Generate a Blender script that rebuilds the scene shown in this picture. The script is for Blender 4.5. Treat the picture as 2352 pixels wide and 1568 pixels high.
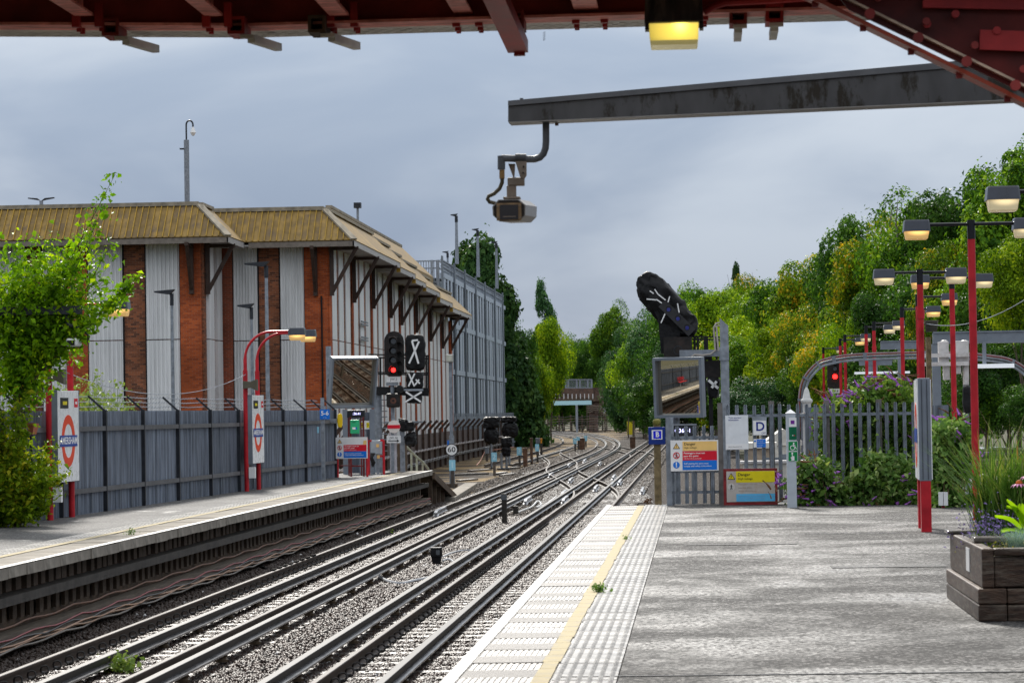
import bpy, bmesh, math, random
import numpy as np
from mathutils import Vector, Matrix

sc = bpy.context.scene
for o in list(bpy.data.objects):
    bpy.data.objects.remove(o)
R = math.radians
# ------------------------------------------------------------------ camera
FPX = 6600.0            # focal length in pixels of a 2352 px wide frame
ROLL = 0.016
CAM = Vector((0, 0, 1.67))
YAW = R(3.636)
PITCH = R(1.4355)
cam_d = bpy.data.cameras.new('camera')
cam_d.sensor_width = 36.0
cam_d.lens = 36.0 * FPX / 2352.0
cam_d.clip_start = 0.5
cam_d.clip_end = 9000
cam = bpy.data.objects.new('camera', cam_d)
sc.collection.objects.link(cam)
cam.matrix_world = (Matrix.Translation(CAM) @ Matrix.Rotation(YAW, 4, 'Z')
                    @ Matrix.Rotation(math.pi / 2 + PITCH, 4, 'X') @ Matrix.Rotation(-ROLL, 4, 'Z'))
sc.camera = cam
cam_d.dof.use_dof = True
cam_d.dof.focus_distance = 50.0
cam_d.dof.aperture_fstop = 9.0
# ------------------------------------------------------------------ sky
SUN_EL, SUN_AZ = R(38), R(-13)      # azimuth measured from +Y towards +X
world = bpy.data.worlds.new('World')
sc.world = world
world.use_nodes = True
wn, wl = world.node_tree.nodes, world.node_tree.links
wn.clear()
w_out = wn.new('ShaderNodeOutputWorld')
w_bg = wn.new('ShaderNodeBackground')
w_bg.inputs['Strength'].default_value = 0.1
w_sky = wn.new('ShaderNodeTexSky')
w_sky.sky_type = 'NISHITA'
w_sky.sun_disc = False
w_sky.sun_elevation = SUN_EL
w_sky.sun_rotation = SUN_AZ
w_tc = wn.new('ShaderNodeTexCoord')
w_sep = wn.new('ShaderNodeSeparateXYZ')
def sky_ramp(stops):
    rp = wn.new('ShaderNodeValToRGB')
    els = rp.color_ramp.elements
    for i, (p, c) in enumerate(stops):
        e = els[0] if i == 0 else (els[1] if i == 1 else els.new(p))
        e.position = p
        e.color = (*c, 1)
    wl.new(w_sep.outputs['Z'], rp.inputs[0])
    return rp
wl.new(w_tc.outputs['Generated'], w_sep.inputs[0])
# grey-blue cloud base and paler, more neutral thin patches, both brightening towards the zenith
w_dk = sky_ramp(((0.0, (.0138, .0192, .0300)), (1.0, (.095, .099, .105)), (.07, (.0190, .0250, .0362)), (.15, (.033, .040, .051)), (.35, (.062, .068, .077)), (.6, (.089, .094, .100))))
w_lt = sky_ramp(((0.0, (.0265, .0320, .0415)), (1.0, (.112, .115, .119)), (.07, (.0400, .0455, .0540)), (.15, (.053, .058, .065)), (.35, (.078, .083, .090)), (.6, (.105, .109, .114))))
w_map = wn.new('ShaderNodeMapping')
w_map.inputs['Scale'].default_value = (7, 7, 19)
w_map.inputs['Location'].default_value = (1.3, 0.4, 2.2)
w_noise = wn.new('ShaderNodeTexNoise')
w_noise.inputs['Scale'].default_value = 1.0
w_noise.inputs['Detail'].default_value = 5
w_noise.inputs['Roughness'].default_value = 0.48
w_noise.inputs['Distortion'].default_value = 0.3
w_mr = wn.new('ShaderNodeMapRange')
w_mr.interpolation_type = 'SMOOTHSTEP'
w_mr.inputs['From Min'].default_value = 0.32
w_mr.inputs['From Max'].default_value = 0.70
wl.new(w_tc.outputs['Generated'], w_map.inputs[0])
wl.new(w_map.outputs[0], w_noise.inputs['Vector'])
wl.new(w_noise.outputs['Fac'], w_mr.inputs[0])
w_cl = wn.new('ShaderNodeMixRGB')
wl.new(w_mr.outputs[0], w_cl.inputs[0])
wl.new(w_dk.outputs[0], w_cl.inputs[1])
wl.new(w_lt.outputs[0], w_cl.inputs[2])
w_mul = wn.new('ShaderNodeVectorMath')
w_mul.operation = 'SCALE'
w_mul.inputs['Scale'].default_value = 91.0
wl.new(w_cl.outputs[0], w_mul.inputs[0])
w_mix = wn.new('ShaderNodeMixRGB')
w_mix.inputs['Fac'].default_value = 0.95
wl.new(w_sky.outputs[0], w_mix.inputs[1])
wl.new(w_mul.outputs[0], w_mix.inputs[2])
wl.new(w_mix.outputs[0], w_bg.inputs['Color'])
wl.new(w_bg.outputs[0], w_out.inputs[0])
# ------------------------------------------------------------------ sun behind thin cloud
sun_d = bpy.data.lights.new('sun', 'SUN')
sun_d.energy = 3.6
sun_d.angle = R(10)
sun_d.color = (1.0, 0.95, 0.87)
sun = bpy.data.objects.new('sun', sun_d)
sc.collection.objects.link(sun)
to_sun = Vector((math.sin(SUN_AZ) * math.cos(SUN_EL), math.cos(SUN_AZ) * math.cos(SUN_EL), math.sin(SUN_EL)))
sun.rotation_euler = to_sun.to_track_quat('Z', 'Y').to_euler()
sun.location = (0, 0, 60)
sc.view_settings.view_transform = 'Standard'
sc.view_settings.look = 'None'
sc.view_settings.gamma = 1.0
sc.view_settings.use_curve_mapping = False
sc.view_settings.exposure = 0.5
sc.cycles.use_denoising = True
sc.cycles.max_bounces = 6
sc.cycles.transparent_max_bounces = 8
sc.cycles.caustics_reflective = False
sc.cycles.caustics_refractive = False

# ------------------------------------------------------------------ pixel <-> place
FW = Vector((-math.sin(YAW) * math.cos(PITCH), math.cos(YAW) * math.cos(PITCH), math.sin(PITCH)))
RT = Vector((math.cos(YAW), math.sin(YAW), 0))
UP = RT.cross(FW)
def ray(px, py):
    u, v = px - 1176, py - 784
    a = u * math.cos(ROLL) - v * math.sin(ROLL)
    b = v * math.cos(ROLL) + u * math.sin(ROLL)
    return FW * FPX + RT * a - UP * b
def ground(px, py, z=0.0):
    d = ray(px, py)
    return CAM + d * ((z - CAM.z) / d.z)
def at(px, py, Y):
    d = ray(px, py)
    return CAM + d * (Y / d.y)
def mpp(Y):
    return Y / FPX / math.cos(YAW) * 0.998

# ------------------------------------------------------------------ materials
MATS = {}
def M(name, col, rough=0.6, metal=0.0, var=0.18, scale=6.0, col2=None, bump=0.0, bscale=40.0,
      stretch=None, spec=0.22, rvar=0.1, rnd=0.10, dirt=0.0, dcol=(0.05, 0.04, 0.03), dscale=1.2, emit=0.0, ecol=None, detail=4, dr=(.48, .68)):
    if name in MATS:
        return MATS[name]
    m = bpy.data.materials.new(name)
    MATS[name] = m
    m.use_nodes = True
    n, l = m.node_tree.nodes, m.node_tree.links
    b = n['Principled BSDF']
    tc = n.new('ShaderNodeTexCoord')
    src = tc.outputs['Object']
    if stretch:
        mp = n.new('ShaderNodeMapping')
        mp.inputs['Scale'].default_value = stretch
        l.new(src, mp.inputs[0])
        src = mp.outputs[0]
    ns = n.new('ShaderNodeTexNoise')
    ns.inputs['Scale'].default_value = scale
    ns.inputs['Detail'].default_value = detail
    l.new(src, ns.inputs['Vector'])
    rp = n.new('ShaderNodeValToRGB')
    lo = [max(0, c * (1 - var)) for c in col]
    hi = [min(1, c * (1 + var)) for c in (col2 or col)]
    rp.color_ramp.elements[0].position = 0.33
    rp.color_ramp.elements[0].color = (*lo, 1)
    rp.color_ramp.elements[1].position = 0.67
    rp.color_ramp.elements[1].color = (*hi, 1)
    l.new(ns.outputs['Fac'], rp.inputs[0])
    out = rp.outputs[0]
    if rnd:
        oi = n.new('ShaderNodeObjectInfo')
        mr = n.new('ShaderNodeMapRange')
        mr.inputs['To Min'].default_value = 1 - rnd
        mr.inputs['To Max'].default_value = 1 + rnd
        l.new(oi.outputs['Random'], mr.inputs[0])
        vm = n.new('ShaderNodeVectorMath')
        vm.operation = 'SCALE'
        l.new(out, vm.inputs[0])
        l.new(mr.outputs[0], vm.inputs['Scale'])
        out = vm.outputs[0]
    if dirt:
        n2 = n.new('ShaderNodeTexNoise')
        n2.inputs['Scale'].default_value = dscale
        n2.inputs['Detail'].default_value = 6
        n2.inputs['Roughness'].default_value = 0.7
        l.new(src, n2.inputs['Vector'])
        m2 = n.new('ShaderNodeMapRange')
        m2.inputs['From Min'].default_value = dr[0]
        m2.inputs['From Max'].default_value = dr[1]
        m2.inputs['To Max'].default_value = dirt
        l.new(n2.outputs['Fac'], m2.inputs[0])
        mx = n.new('ShaderNodeMixRGB')
        mx.inputs[2].default_value = (*dcol, 1)
        l.new(m2.outputs[0], mx.inputs[0])
        l.new(out, mx.inputs[1])
        out = mx.outputs[0]
    l.new(out, b.inputs['Base Color'])
    b.inputs['Metallic'].default_value = metal
    b.inputs['Specular IOR Level'].default_value = spec
    if rvar:
        m3 = n.new('ShaderNodeMapRange')
        m3.inputs['To Min'].default_value = max(0.02, rough - rvar)
        m3.inputs['To Max'].default_value = min(1, rough + rvar)
        l.new(ns.outputs['Fac'], m3.inputs[0])
        l.new(m3.outputs[0], b.inputs['Roughness'])
    else:
        b.inputs['Roughness'].default_value = rough
    if bump:
        n3 = n.new('ShaderNodeTexNoise')
        n3.inputs['Scale'].default_value = bscale
        n3.inputs['Detail'].default_value = 3
        l.new(src, n3.inputs['Vector'])
        bp = n.new('ShaderNodeBump')
        bp.inputs['Strength'].default_value = bump
        bp.inputs['Distance'].default_value = 0.02
        l.new(n3.outputs['Fac'], bp.inputs['Height'])
        l.new(bp.outputs[0], b.inputs['Normal'])
    if emit:
        b.inputs['Emission Color'].default_value = (*(ecol or col), 1)
        b.inputs['Emission Strength'].default_value = emit
    return m

def leafmat(name, c1, c2, c3=None, trans=0.24, scale=0.5, rough=0.45):
    if name in MATS:
        return MATS[name]
    m = bpy.data.materials.new(name)
    MATS[name] = m
    m.use_nodes = True
    n, l = m.node_tree.nodes, m.node_tree.links
    b = n['Principled BSDF']
    tc = n.new('ShaderNodeTexCoord')
    geo = n.new('ShaderNodeNewGeometry')
    ns = n.new('ShaderNodeTexNoise')
    ns.inputs['Scale'].default_value = scale
    ns.inputs['Detail'].default_value = 3
    l.new(geo.outputs['Position'], ns.inputs['Vector'])
    add = n.new('ShaderNodeMath')
    add.operation = 'MULTIPLY_ADD'
    add.inputs[1].default_value = 0.45
    l.new(geo.outputs['Random Per Island'], add.inputs[0])
    m0 = n.new('ShaderNodeMath')
    m0.operation = 'SUBTRACT'
    m0.inputs[1].default_value = 0.22
    l.new(ns.outputs['Fac'], m0.inputs[0])
    l.new(m0.outputs[0], add.inputs[2])
    rp = n.new('ShaderNodeValToRGB')
    rp.color_ramp.elements[0].position = 0.28
    rp.color_ramp.elements[0].color = (*c1, 1)
    rp.color_ramp.elements[1].position = 0.62
    rp.color_ramp.elements[1].color = (*c2, 1)
    if c3:
        e = rp.color_ramp.elements.new(0.80)
        e.color = (*c3, 1)
    l.new(add.outputs[0], rp.inputs[0])
    oi = n.new('ShaderNodeObjectInfo')
    mr = n.new('ShaderNodeMapRange')
    mr.inputs['To Min'].default_value = 1.1
    mr.inputs['To Max'].default_value = 1.65
    l.new(oi.outputs['Random'], mr.inputs[0])
    vm = n.new('ShaderNodeVectorMath')
    vm.operation = 'SCALE'
    l.new(rp.outputs[0], vm.inputs[0])
    l.new(mr.outputs[0], vm.inputs['Scale'])
    l.new(vm.outputs[0], b.inputs['Base Color'])
    b.inputs['Roughness'].default_value = rough
    b.inputs['Specular IOR Level'].default_value = .06
    tr = n.new('ShaderNodeBsdfTranslucent')
    v2 = n.new('ShaderNodeVectorMath')
    v2.operation = 'MULTIPLY'
    v2.inputs[1].default_value = (1.5, 1.5, 0.7)
    l.new(vm.outputs[0], v2.inputs[0])
    l.new(v2.outputs[0], tr.inputs['Color'])
    ms = n.new('ShaderNodeMixShader')
    ms.inputs[0].default_value = trans
    l.new(b.outputs[0], ms.inputs[1])
    l.new(tr.outputs[0], ms.inputs[2])
    l.new(ms.outputs[0], n['Material Output'].inputs['Surface'])
    return m

# ------------------------------------------------------------------ mesh building
COL = sc.collection
def worigin(o):
    v = Vector((0, 0, 0))
    while o is not None:
        v = v + o.location
        o = o.parent
    return v
def tag(o, label=None, cat=None, group=None, kind=None):
    if label: o['label'] = label
    if cat: o['category'] = cat
    if group: o['group'] = group
    if kind: o['kind'] = kind
    return o
def thing(name, label, cat, loc, group=None):
    o = bpy.data.objects.new(name, None)
    o.empty_display_size = 0.1
    COL.objects.link(o)
    o.location = loc
    return tag(o, label, cat, group)
def inst(name, me, parent=None, loc=(0, 0, 0), rz=0.0, scale=None, world=True):
    """an object on shared mesh data; loc is a world place"""
    o = bpy.data.objects.new(name, me)
    COL.objects.link(o)
    if parent is not None:
        o.parent = parent
        if world:
            loc = Vector(loc) - worigin(parent)
    o.location = loc
    if rz: o.rotation_euler = (0, 0, rz)
    if scale: o.scale = scale
    return o
def copy_tree(src, loc, rz=None, scale=None):
    def cp(o, par):
        c = o.copy()
        COL.objects.link(c)
        c.parent = par
        for ch in o.children:
            cp(ch, c)
        return c
    r = cp(src, None)
    r.location = loc
    if rz is not None: r.rotation_euler = (0, 0, rz)
    if scale is not None: r.scale = scale
    return r

class MB:
    def __init__(s):
        s.v, s.f = [], []
    def add(s, vs, fs):
        n = len(s.v)
        s.v += [tuple(p) for p in vs]
        s.f += [tuple(i + n for i in f) for f in fs]
        return s
    def box(s, c, size, rot=None):
        x, y, z = (k / 2 for k in size)
        vs = [Vector((a * x, b * y, d * z)) for a in (-1, 1) for b in (-1, 1) for d in (-1, 1)]
        if rot is not None:
            vs = [rot @ p for p in vs]
        c = Vector(c)
        return s.add([p + c for p in vs], [(0, 1, 3, 2), (4, 6, 7, 5), (0, 4, 5, 1), (2, 3, 7, 6), (0, 2, 6, 4), (1, 5, 7, 3)])
    def bb(s, a, b):
        a, b = Vector(a), Vector(b)
        return s.box((a + b) / 2, [abs(k) for k in (b - a)])
    def bar(s, a, b, w, h, up=(0, 0, 1)):
        """square bar from a to b, w across and h along 'up'"""
        a, b = Vector(a), Vector(b)
        d = (b - a)
        L = d.length
        d.normalize()
        up = Vector(up)
        if abs(d.dot(up)) > 0.98:
            up = Vector((0, 1, 0))
        x = d.cross(up).normalized()
        z = x.cross(d).normalized()
        rot = Matrix((x, d, z)).transposed()
        return s.box((a + b) / 2, (w, L, h), rot)
    def tube(s, pts, r, n=8, caps=True):
        pts = [Vector(p) for p in pts]
        k = len(pts)
        rr = r if isinstance(r, (list, tuple)) else [r] * k
        rings = []
        prev = None
        for i, p in enumerate(pts):
            t = (pts[min(i + 1, k - 1)] - pts[max(i - 1, 0)]).normalized()
            if prev is None:
                ref = Vector((0, 0, 1)) if abs(t.z) < 0.9 else Vector((1, 0, 0))
                x = t.cross(ref).normalized()
            else:
                x = (prev - t * prev.dot(t)).normalized()
            prev = x
            y = t.cross(x)
            rings.append([p + (x * math.cos(2 * math.pi * j / n) + y * math.sin(2 * math.pi * j / n)) * rr[i] for j in range(n)])
        vs = [q for ring in rings for q in ring]
        fs = []
        for i in range(k - 1):
            for j in range(n):
                a, b = i * n + j, i * n + (j + 1) % n
                fs.append((a, b, b + n, a + n))
        if caps:
            fs.append(tuple(range(n))[::-1])
            fs.append(tuple(range((k - 1) * n, k * n)))
        return s.add(vs, fs)
    def cyl(s, a, b, r, n=12):
        return s.tube([a, b], r, n)
    def prism(s, poly, off):
        """poly: world points of a flat outline, off: extrusion vector"""
        off = Vector(off)
        poly = [Vector(p) for p in poly]
        k = len(poly)
        vs = poly + [p + off for p in poly]
        fs = [tuple(range(k))[::-1], tuple(range(k, 2 * k))]
        fs += [(i, (i + 1) % k, (i + 1) % k + k, i + k) for i in range(k)]
        return s.add(vs, fs)
    def sweep(s, prof, path, closed=True):
        """prof: (x across, z up) outline swept along path points (kept upright)"""
        path = [Vector(p) for p in path]
        k, n = len(path), len(prof)
        vs, fs = [], []
        for i, p in enumerate(path):
            t = path[min(i + 1, k - 1)] - path[max(i - 1, 0)]
            t.z = 0
            t.normalize()
            x = Vector((t.y, -t.x, 0))
            vs += [p + x * a + Vector((0, 0, b)) for a, b in prof]
        for i in range(k - 1):
            for j in range(n if closed else n - 1):
                a, b = i * n + j, i * n + (j + 1) % n
                fs.append((a, a + n, b + n, b))
        if closed:
            fs.append(tuple(range(n)))
            fs.append(tuple(range((k - 1) * n, k * n))[::-1])
        return s.add(vs, fs)
    def lathe(s, prof, c, n=16, axis='z'):
        vs, fs = [], []
        c = Vector(c)
        for r_, h in prof:
            for j in range(n):
                a = 2 * math.pi * j / n
                q = Vector((r_ * math.cos(a), r_ * math.sin(a), h))
                if axis == 'y': q = Vector((q.x, q.z, q.y))
                if axis == 'x': q = Vector((q.z, q.x, q.y))
                vs.append(c + q)
        k = len(prof)
        for i in range(k - 1):
            for j in range(n):
                a, b = i * n + j, i * n + (j + 1) % n
                fs.append((a, b, b + n, a + n))
        fs.append(tuple(range(n))[::-1])
        fs.append(tuple(range((k - 1) * n, k * n)))
        return s.add(vs, fs)
    def mesh(s, name, mat, smooth=False, origin=(0, 0, 0)):
        me = bpy.data.meshes.new(name)
        o = Vector(origin)
        me.from_pydata([(x - o.x, y - o.y, z - o.z) for x, y, z in s.v], [], s.f)
        me.validate()
        bm = bmesh.new()
        bm.from_mesh(me)
        bmesh.ops.recalc_face_normals(bm, faces=bm.faces)
        bm.to_mesh(me)
        bm.free()
        if mat: me.materials.append(mat)
        if smooth:
            me.polygons.foreach_set('use_smooth', [True] * len(me.polygons))
            try: me.set_sharp_from_angle(angle=R(40))
            except Exception: pass
        return me
    def build(s, name, mat, parent=None, smooth=False, origin=None, bevel=0.0):
        if parent is not None:
            og = worigin(parent)
        else:
            og = Vector(origin) if origin is not None else Vector((0, 0, 0))
        me = s.mesh(name, mat, smooth, og)
        o = bpy.data.objects.new(name, me)
        COL.objects.link(o)
        if parent is not None:
            o.parent = parent
        else:
            o.location = og
        if bevel:
            bv = o.modifiers.new('bevel', 'BEVEL')
            bv.width = bevel
            bv.segments = 2
            bv.limit_method = 'ANGLE'
        return o
def npmesh(name, verts, faces, mat, smooth=False):
    """verts (n,3) array, faces (m,k) array, one face size"""
    me = bpy.data.meshes.new(name)
    verts = np.asarray(verts, dtype=np.float32)
    faces = np.asarray(faces, dtype=np.int32)
    m, k = faces.shape
    me.vertices.add(len(verts))
    me.vertices.foreach_set('co', verts.ravel())
    me.loops.add(m * k)
    me.loops.foreach_set('vertex_index', faces.ravel())
    me.polygons.add(m)
    me.polygons.foreach_set('loop_start', np.arange(0, m * k, k, dtype=np.int32))
    try: me.polygons.foreach_set('loop_total', np.full(m, k, dtype=np.int32))
    except Exception: pass
    if smooth:
        me.polygons.foreach_set('use_smooth', np.ones(m, dtype=bool))
    me.update(calc_edges=True)
    me.validate()
    if mat: me.materials.append(mat)
    return me
def link_mesh(name, me, parent=None, loc=(0, 0, 0)):
    o = bpy.data.objects.new(name, me)
    COL.objects.link(o)
    if parent is not None: o.parent = parent
    o.location = loc
    return o
def text(name, body, size, mat, parent, center, right=(1, 0, 0), up=(0, 0, 1), align='CENTER', bold=0.0, sx=1.0, depth=0.001):
    """flat lettering, size = height of a capital letter, lying in the plane right/up"""
    cu = bpy.data.curves.new(name, 'FONT')
    cu.body = body
    cu.align_x = align
    cu.align_y = 'CENTER'
    cu.size = size / 0.69
    cu.offset = bold * size
    cu.space_line = 0.95
    cu.resolution_u = 3
    tmp = bpy.data.objects.new('tmp', cu)
    COL.objects.link(tmp)
    dg = bpy.context.evaluated_depsgraph_get()
    me = bpy.data.meshes.new_from_object(tmp.evaluated_get(dg))
    bpy.data.objects.remove(tmp)
    me.name = name
    rt, u = Vector(right).normalized(), Vector(up).normalized()
    n = rt.cross(u)
    og = worigin(parent)
    c = Vector(center) - og
    for v in me.vertices:
        p = v.co
        v.co = c + rt * (p.x * sx) + u * p.y + n * depth
    me.materials.clear()
    me.materials.append(mat)
    o = bpy.data.objects.new(name, me)
    COL.objects.link(o)
    o.parent = parent
    return o
rng = random.Random(7)
nrng = np.random.default_rng(11)
# ================================================================== ground materials
def stone_mat(name, cols, vs=22.0, rough=0.85, grass=None, bump=1.0):
    m = bpy.data.materials.new(name)
    MATS[name] = m
    m.use_nodes = True
    n, l = m.node_tree.nodes, m.node_tree.links
    b = n['Principled BSDF']
    tc = n.new('ShaderNodeTexCoord')
    vo = n.new('ShaderNodeTexVoronoi')
    vo.inputs['Scale'].default_value = vs
    l.new(tc.outputs['Object'], vo.inputs['Vector'])
    sp = n.new('ShaderNodeSeparateColor')
    l.new(vo.outputs['Color'], sp.inputs[0])
    rp = n.new('ShaderNodeValToRGB')
    for i, c in enumerate(cols):
        p = i / (len(cols) - 1)
        e = rp.color_ramp.elements[0] if i == 0 else (rp.color_ramp.elements[1] if i == len(cols) - 1 else rp.color_ramp.elements.new(p))
        e.position = p
        e.color = (*c, 1)
    l.new(sp.outputs[0], rp.inputs[0])
    out = rp.outputs[0]
    n2 = n.new('ShaderNodeTexNoise')
    n2.inputs['Scale'].default_value = 0.35
    n2.inputs['Detail'].default_value = 5
    l.new(tc.outputs['Object'], n2.inputs['Vector'])
    if grass:
        mr = n.new('ShaderNodeMapRange')
        mr.inputs['From Min'].default_value = 0.47
        mr.inputs['From Max'].default_value = 0.6
        mr.inputs['To Max'].default_value = 0.85
        l.new(n2.outputs['Fac'], mr.inputs[0])
        # dry growth only on the wide strip left of the running lines
        sx = n.new('ShaderNodeSeparateXYZ')
        l.new(tc.outputs['Object'], sx.inputs[0])
        m4 = n.new('ShaderNodeMapRange')
        m4.inputs['From Min'].default_value = -7.2
        m4.inputs['From Max'].default_value = -8.8
        l.new(sx.outputs['X'], m4.inputs[0])
        mm = n.new('ShaderNodeMath')
        mm.operation = 'MULTIPLY'
        l.new(mr.outputs[0], mm.inputs[0])
        l.new(m4.outputs[0], mm.inputs[1])
        mx = n.new('ShaderNodeMixRGB')
        mx.inputs[2].default_value = (*grass, 1)
        l.new(mm.outputs[0], mx.inputs[0])
        l.new(out, mx.inputs[1])
        out = mx.outputs[0]
    l.new(out, b.inputs['Base Color'])
    b.inputs['Roughness'].default_value = rough
    b.inputs['Specular IOR Level'].default_value = .15
    bp = n.new('ShaderNodeBump')
    bp.inputs['Strength'].default_value = bump
    bp.inputs['Distance'].default_value = 0.04
    bp.invert = True
    l.new(vo.outputs['Distance'], bp.inputs['Height'])
    l.new(bp.outputs[0], b.inputs['Normal'])
    return m

def wet_tarmac(name, base, agg, pud_lo=0.52, pud_hi=0.62, sc_p=(0.55, 0.9), rough=0.42, spec=.5, wrough=.16, grain=.3):
    """damp asphalt: coarse chippings with shallow smooth wet patches"""
    m = bpy.data.materials.new(name)
    MATS[name] = m
    m.use_nodes = True
    n, l = m.node_tree.nodes, m.node_tree.links
    b = n['Principled BSDF']
    tc = n.new('ShaderNodeTexCoord')
    mp = n.new('ShaderNodeMapping')
    mp.inputs['Scale'].default_value = (sc_p[0], sc_p[1], 1)
    l.new(tc.outputs['Object'], mp.inputs[0])
    pn = n.new('ShaderNodeTexNoise')
    pn.inputs['Scale'].default_value = 1.0
    pn.inputs['Detail'].default_value = 5
    pn.inputs['Roughness'].default_value = 0.62
    pn.inputs['Distortion'].default_value = 0.4
    l.new(mp.outputs[0], pn.inputs['Vector'])
    pud = n.new('ShaderNodeMapRange')
    pud.inputs['From Min'].default_value = pud_lo
    pud.inputs['From Max'].default_value = pud_hi
    l.new(pn.outputs['Fac'], pud.inputs[0])
    vo = n.new('ShaderNodeTexVoronoi')
    vo.inputs['Scale'].default_value = 38.0
    l.new(tc.outputs['Object'], vo.inputs['Vector'])
    spx = n.new('ShaderNodeSeparateColor')
    l.new(vo.outputs['Color'], spx.inputs[0])
    rp = n.new('ShaderNodeValToRGB')
    rp.color_ramp.elements[0].color = (*[c * 0.55 for c in base], 1)
    rp.color_ramp.elements[1].color = (*agg, 1)
    e = rp.color_ramp.elements.new(0.65)
    e.color = (*base, 1)
    l.new(spx.outputs[0], rp.inputs[0])
    gr = n.new('ShaderNodeMapRange')      # chippings stand proud of the water film
    gr.inputs['From Min'].default_value = .25
    gr.inputs['From Max'].default_value = .6
    gr.inputs['To Min'].default_value = grain
    l.new(spx.outputs[1], gr.inputs[0])
    pm_ = n.new('ShaderNodeMath')
    pm_.operation = 'MULTIPLY'
    l.new(pud.outputs[0], pm_.inputs[0])
    l.new(gr.outputs[0], pm_.inputs[1])
    pud = pm_
    # broad tonal patches (old repairs)
    n4 = n.new('ShaderNodeTexNoise')
    n4.inputs['Scale'].default_value = 0.7
    n4.inputs['Detail'].default_value = 4
    l.new(tc.outputs['Object'], n4.inputs['Vector'])
    m4 = n.new('ShaderNodeMapRange')
    m4.inputs['From Min'].default_value = 0.35
    m4.inputs['From Max'].default_value = 0.65
    m4.inputs['To Min'].default_value = 0.7
    m4.inputs['To Max'].default_value = 1.25
    l.new(n4.outputs['Fac'], m4.inputs[0])
    vm = n.new('ShaderNodeVectorMath')
    vm.operation = 'SCALE'
    l.new(rp.outputs[0], vm.inputs[0])
    l.new(m4.outputs[0], vm.inputs['Scale'])
    l.new(vm.outputs[0], b.inputs['Base Color'])
    ro = n.new('ShaderNodeMapRange')
    ro.inputs['To Min'].default_value = rough
    ro.inputs['To Max'].default_value = wrough
    l.new(pud.outputs[0], ro.inputs[0])
    l.new(ro.outputs[0], b.inputs['Roughness'])
    bs = n.new('ShaderNodeMapRange')
    bs.inputs['To Min'].default_value = 1.0
    bs.inputs['To Max'].default_value = 0.25
    l.new(pud.outputs[0], bs.inputs[0])
    nb = n.new('ShaderNodeTexNoise')
    nb.inputs['Scale'].default_value = 60
    nb.inputs['Detail'].default_value = 3
    l.new(tc.outputs['Object'], nb.inputs['Vector'])
    bp = n.new('ShaderNodeBump')
    bp.inputs['Distance'].default_value = 0.012
    l.new(bs.outputs[0], bp.inputs['Strength'])
    l.new(nb.outputs['Fac'], bp.inputs['Height'])
    l.new(bp.outputs[0], b.inputs['Normal'])
    sv = n.new('ShaderNodeMapRange')
    sv.inputs['To Min'].default_value = spec
    sv.inputs['To Max'].default_value = 0.9
    l.new(pud.outputs[0], sv.inputs[0])
    l.new(sv.outputs[0], b.inputs['Specular IOR Level'])
    return m

BALLAST = stone_mat('ballast_bed', [(0.026, 0.020, 0.016), (0.065, 0.048, 0.040), (0.13, 0.10, 0.088), (0.045, 0.034, 0.028)], grass=(0.30, 0.21, 0.10))
EARTH = M('rough_grass_earth', (0.025, 0.035, 0.012), 0.9, col2=(0.06, 0.05, 0.025), scale=0.4, bump=0.6, bscale=6, rnd=0)
TARMAC = wet_tarmac('wet_tarmac', (0.030, 0.028, 0.027), (0.21, 0.20, 0.19), .44, .66, (.44, .46), rough=.82, spec=.24, wrough=.42, grain=.08)
TARMAC_L = wet_tarmac('drying_tarmac', (0.085, 0.083, 0.081), (0.20, 0.195, 0.19), 0.62, 0.72, rough=.75, spec=.3)
YARD = wet_tarmac('wet_concrete', (0.20, 0.195, 0.185), (0.36, 0.35, 0.33), 0.40, 0.55, (0.3, 0.5), 0.3)
CONC = M('old_concrete', (0.25, 0.225, 0.19), 0.85, spec=.2, var=0.3, scale=5, bump=0.3, bscale=30, dirt=0.6, dcol=(0.08, 0.065, 0.05))
CONC_D = M('grimy_concrete', (0.095, 0.066, 0.045), 0.75, var=0.4, scale=4, bump=0.4, bscale=25, dirt=0.7, dcol=(0.05, 0.038, 0.028))
SLAB_RIB = M('ribbed_slab', (0.37, 0.345, 0.31), 0.36, spec=.5, var=0.3, scale=9, bump=0.25, bscale=90, rnd=0.28, dirt=0.6, dcol=(.16, .135, .11), dscale=2.5)
SLAB_GRIT = M('gritty_slab', (0.22, 0.205, 0.19), 0.55, var=0.35, scale=60, bump=0.6, bscale=110, rnd=0.2, dirt=0.3, dscale=3)
TACT = M('tactile_paver', (0.46, 0.43, 0.39), 0.27, spec=.5, var=0.12, scale=4, bump=0.12, bscale=60, rnd=0.2, dirt=0.55, dcol=(0.22, 0.19, 0.15), dscale=3)
LINE_Y = M('worn_yellow_paint', (0.42, 0.355, 0.22), 0.8, spec=.1, var=0.1, scale=9, rnd=0.1, dirt=0.9, dcol=(0.34, 0.31, 0.26), dscale=6)
LINE_W = M('worn_white_paint', (0.60, 0.585, 0.56), 0.45, var=0.15, scale=9, rnd=0, dirt=0.9, dcol=(0.25, 0.23, 0.20), dscale=5, dr=(.44, .6), bump=0.2)
RAIL = M('rail_steel', (0.036, 0.023, 0.016), 0.5, spec=.2, metal=0.0, var=0.4, scale=3, stretch=(8, 0.6, 8), rnd=0.05, rvar=0.12)
FLG = M('wet_flange', (0.085, 0.083, 0.085), 0.24, var=0.3, scale=3, stretch=(8, .6, 8), spec=.6)
CRAIL = M('conductor_steel', (0.022, 0.019, 0.018), 0.48, spec=.22, metal=0.0, var=0.4, scale=3, stretch=(8, 0.5, 8), rnd=0.05)
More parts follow.
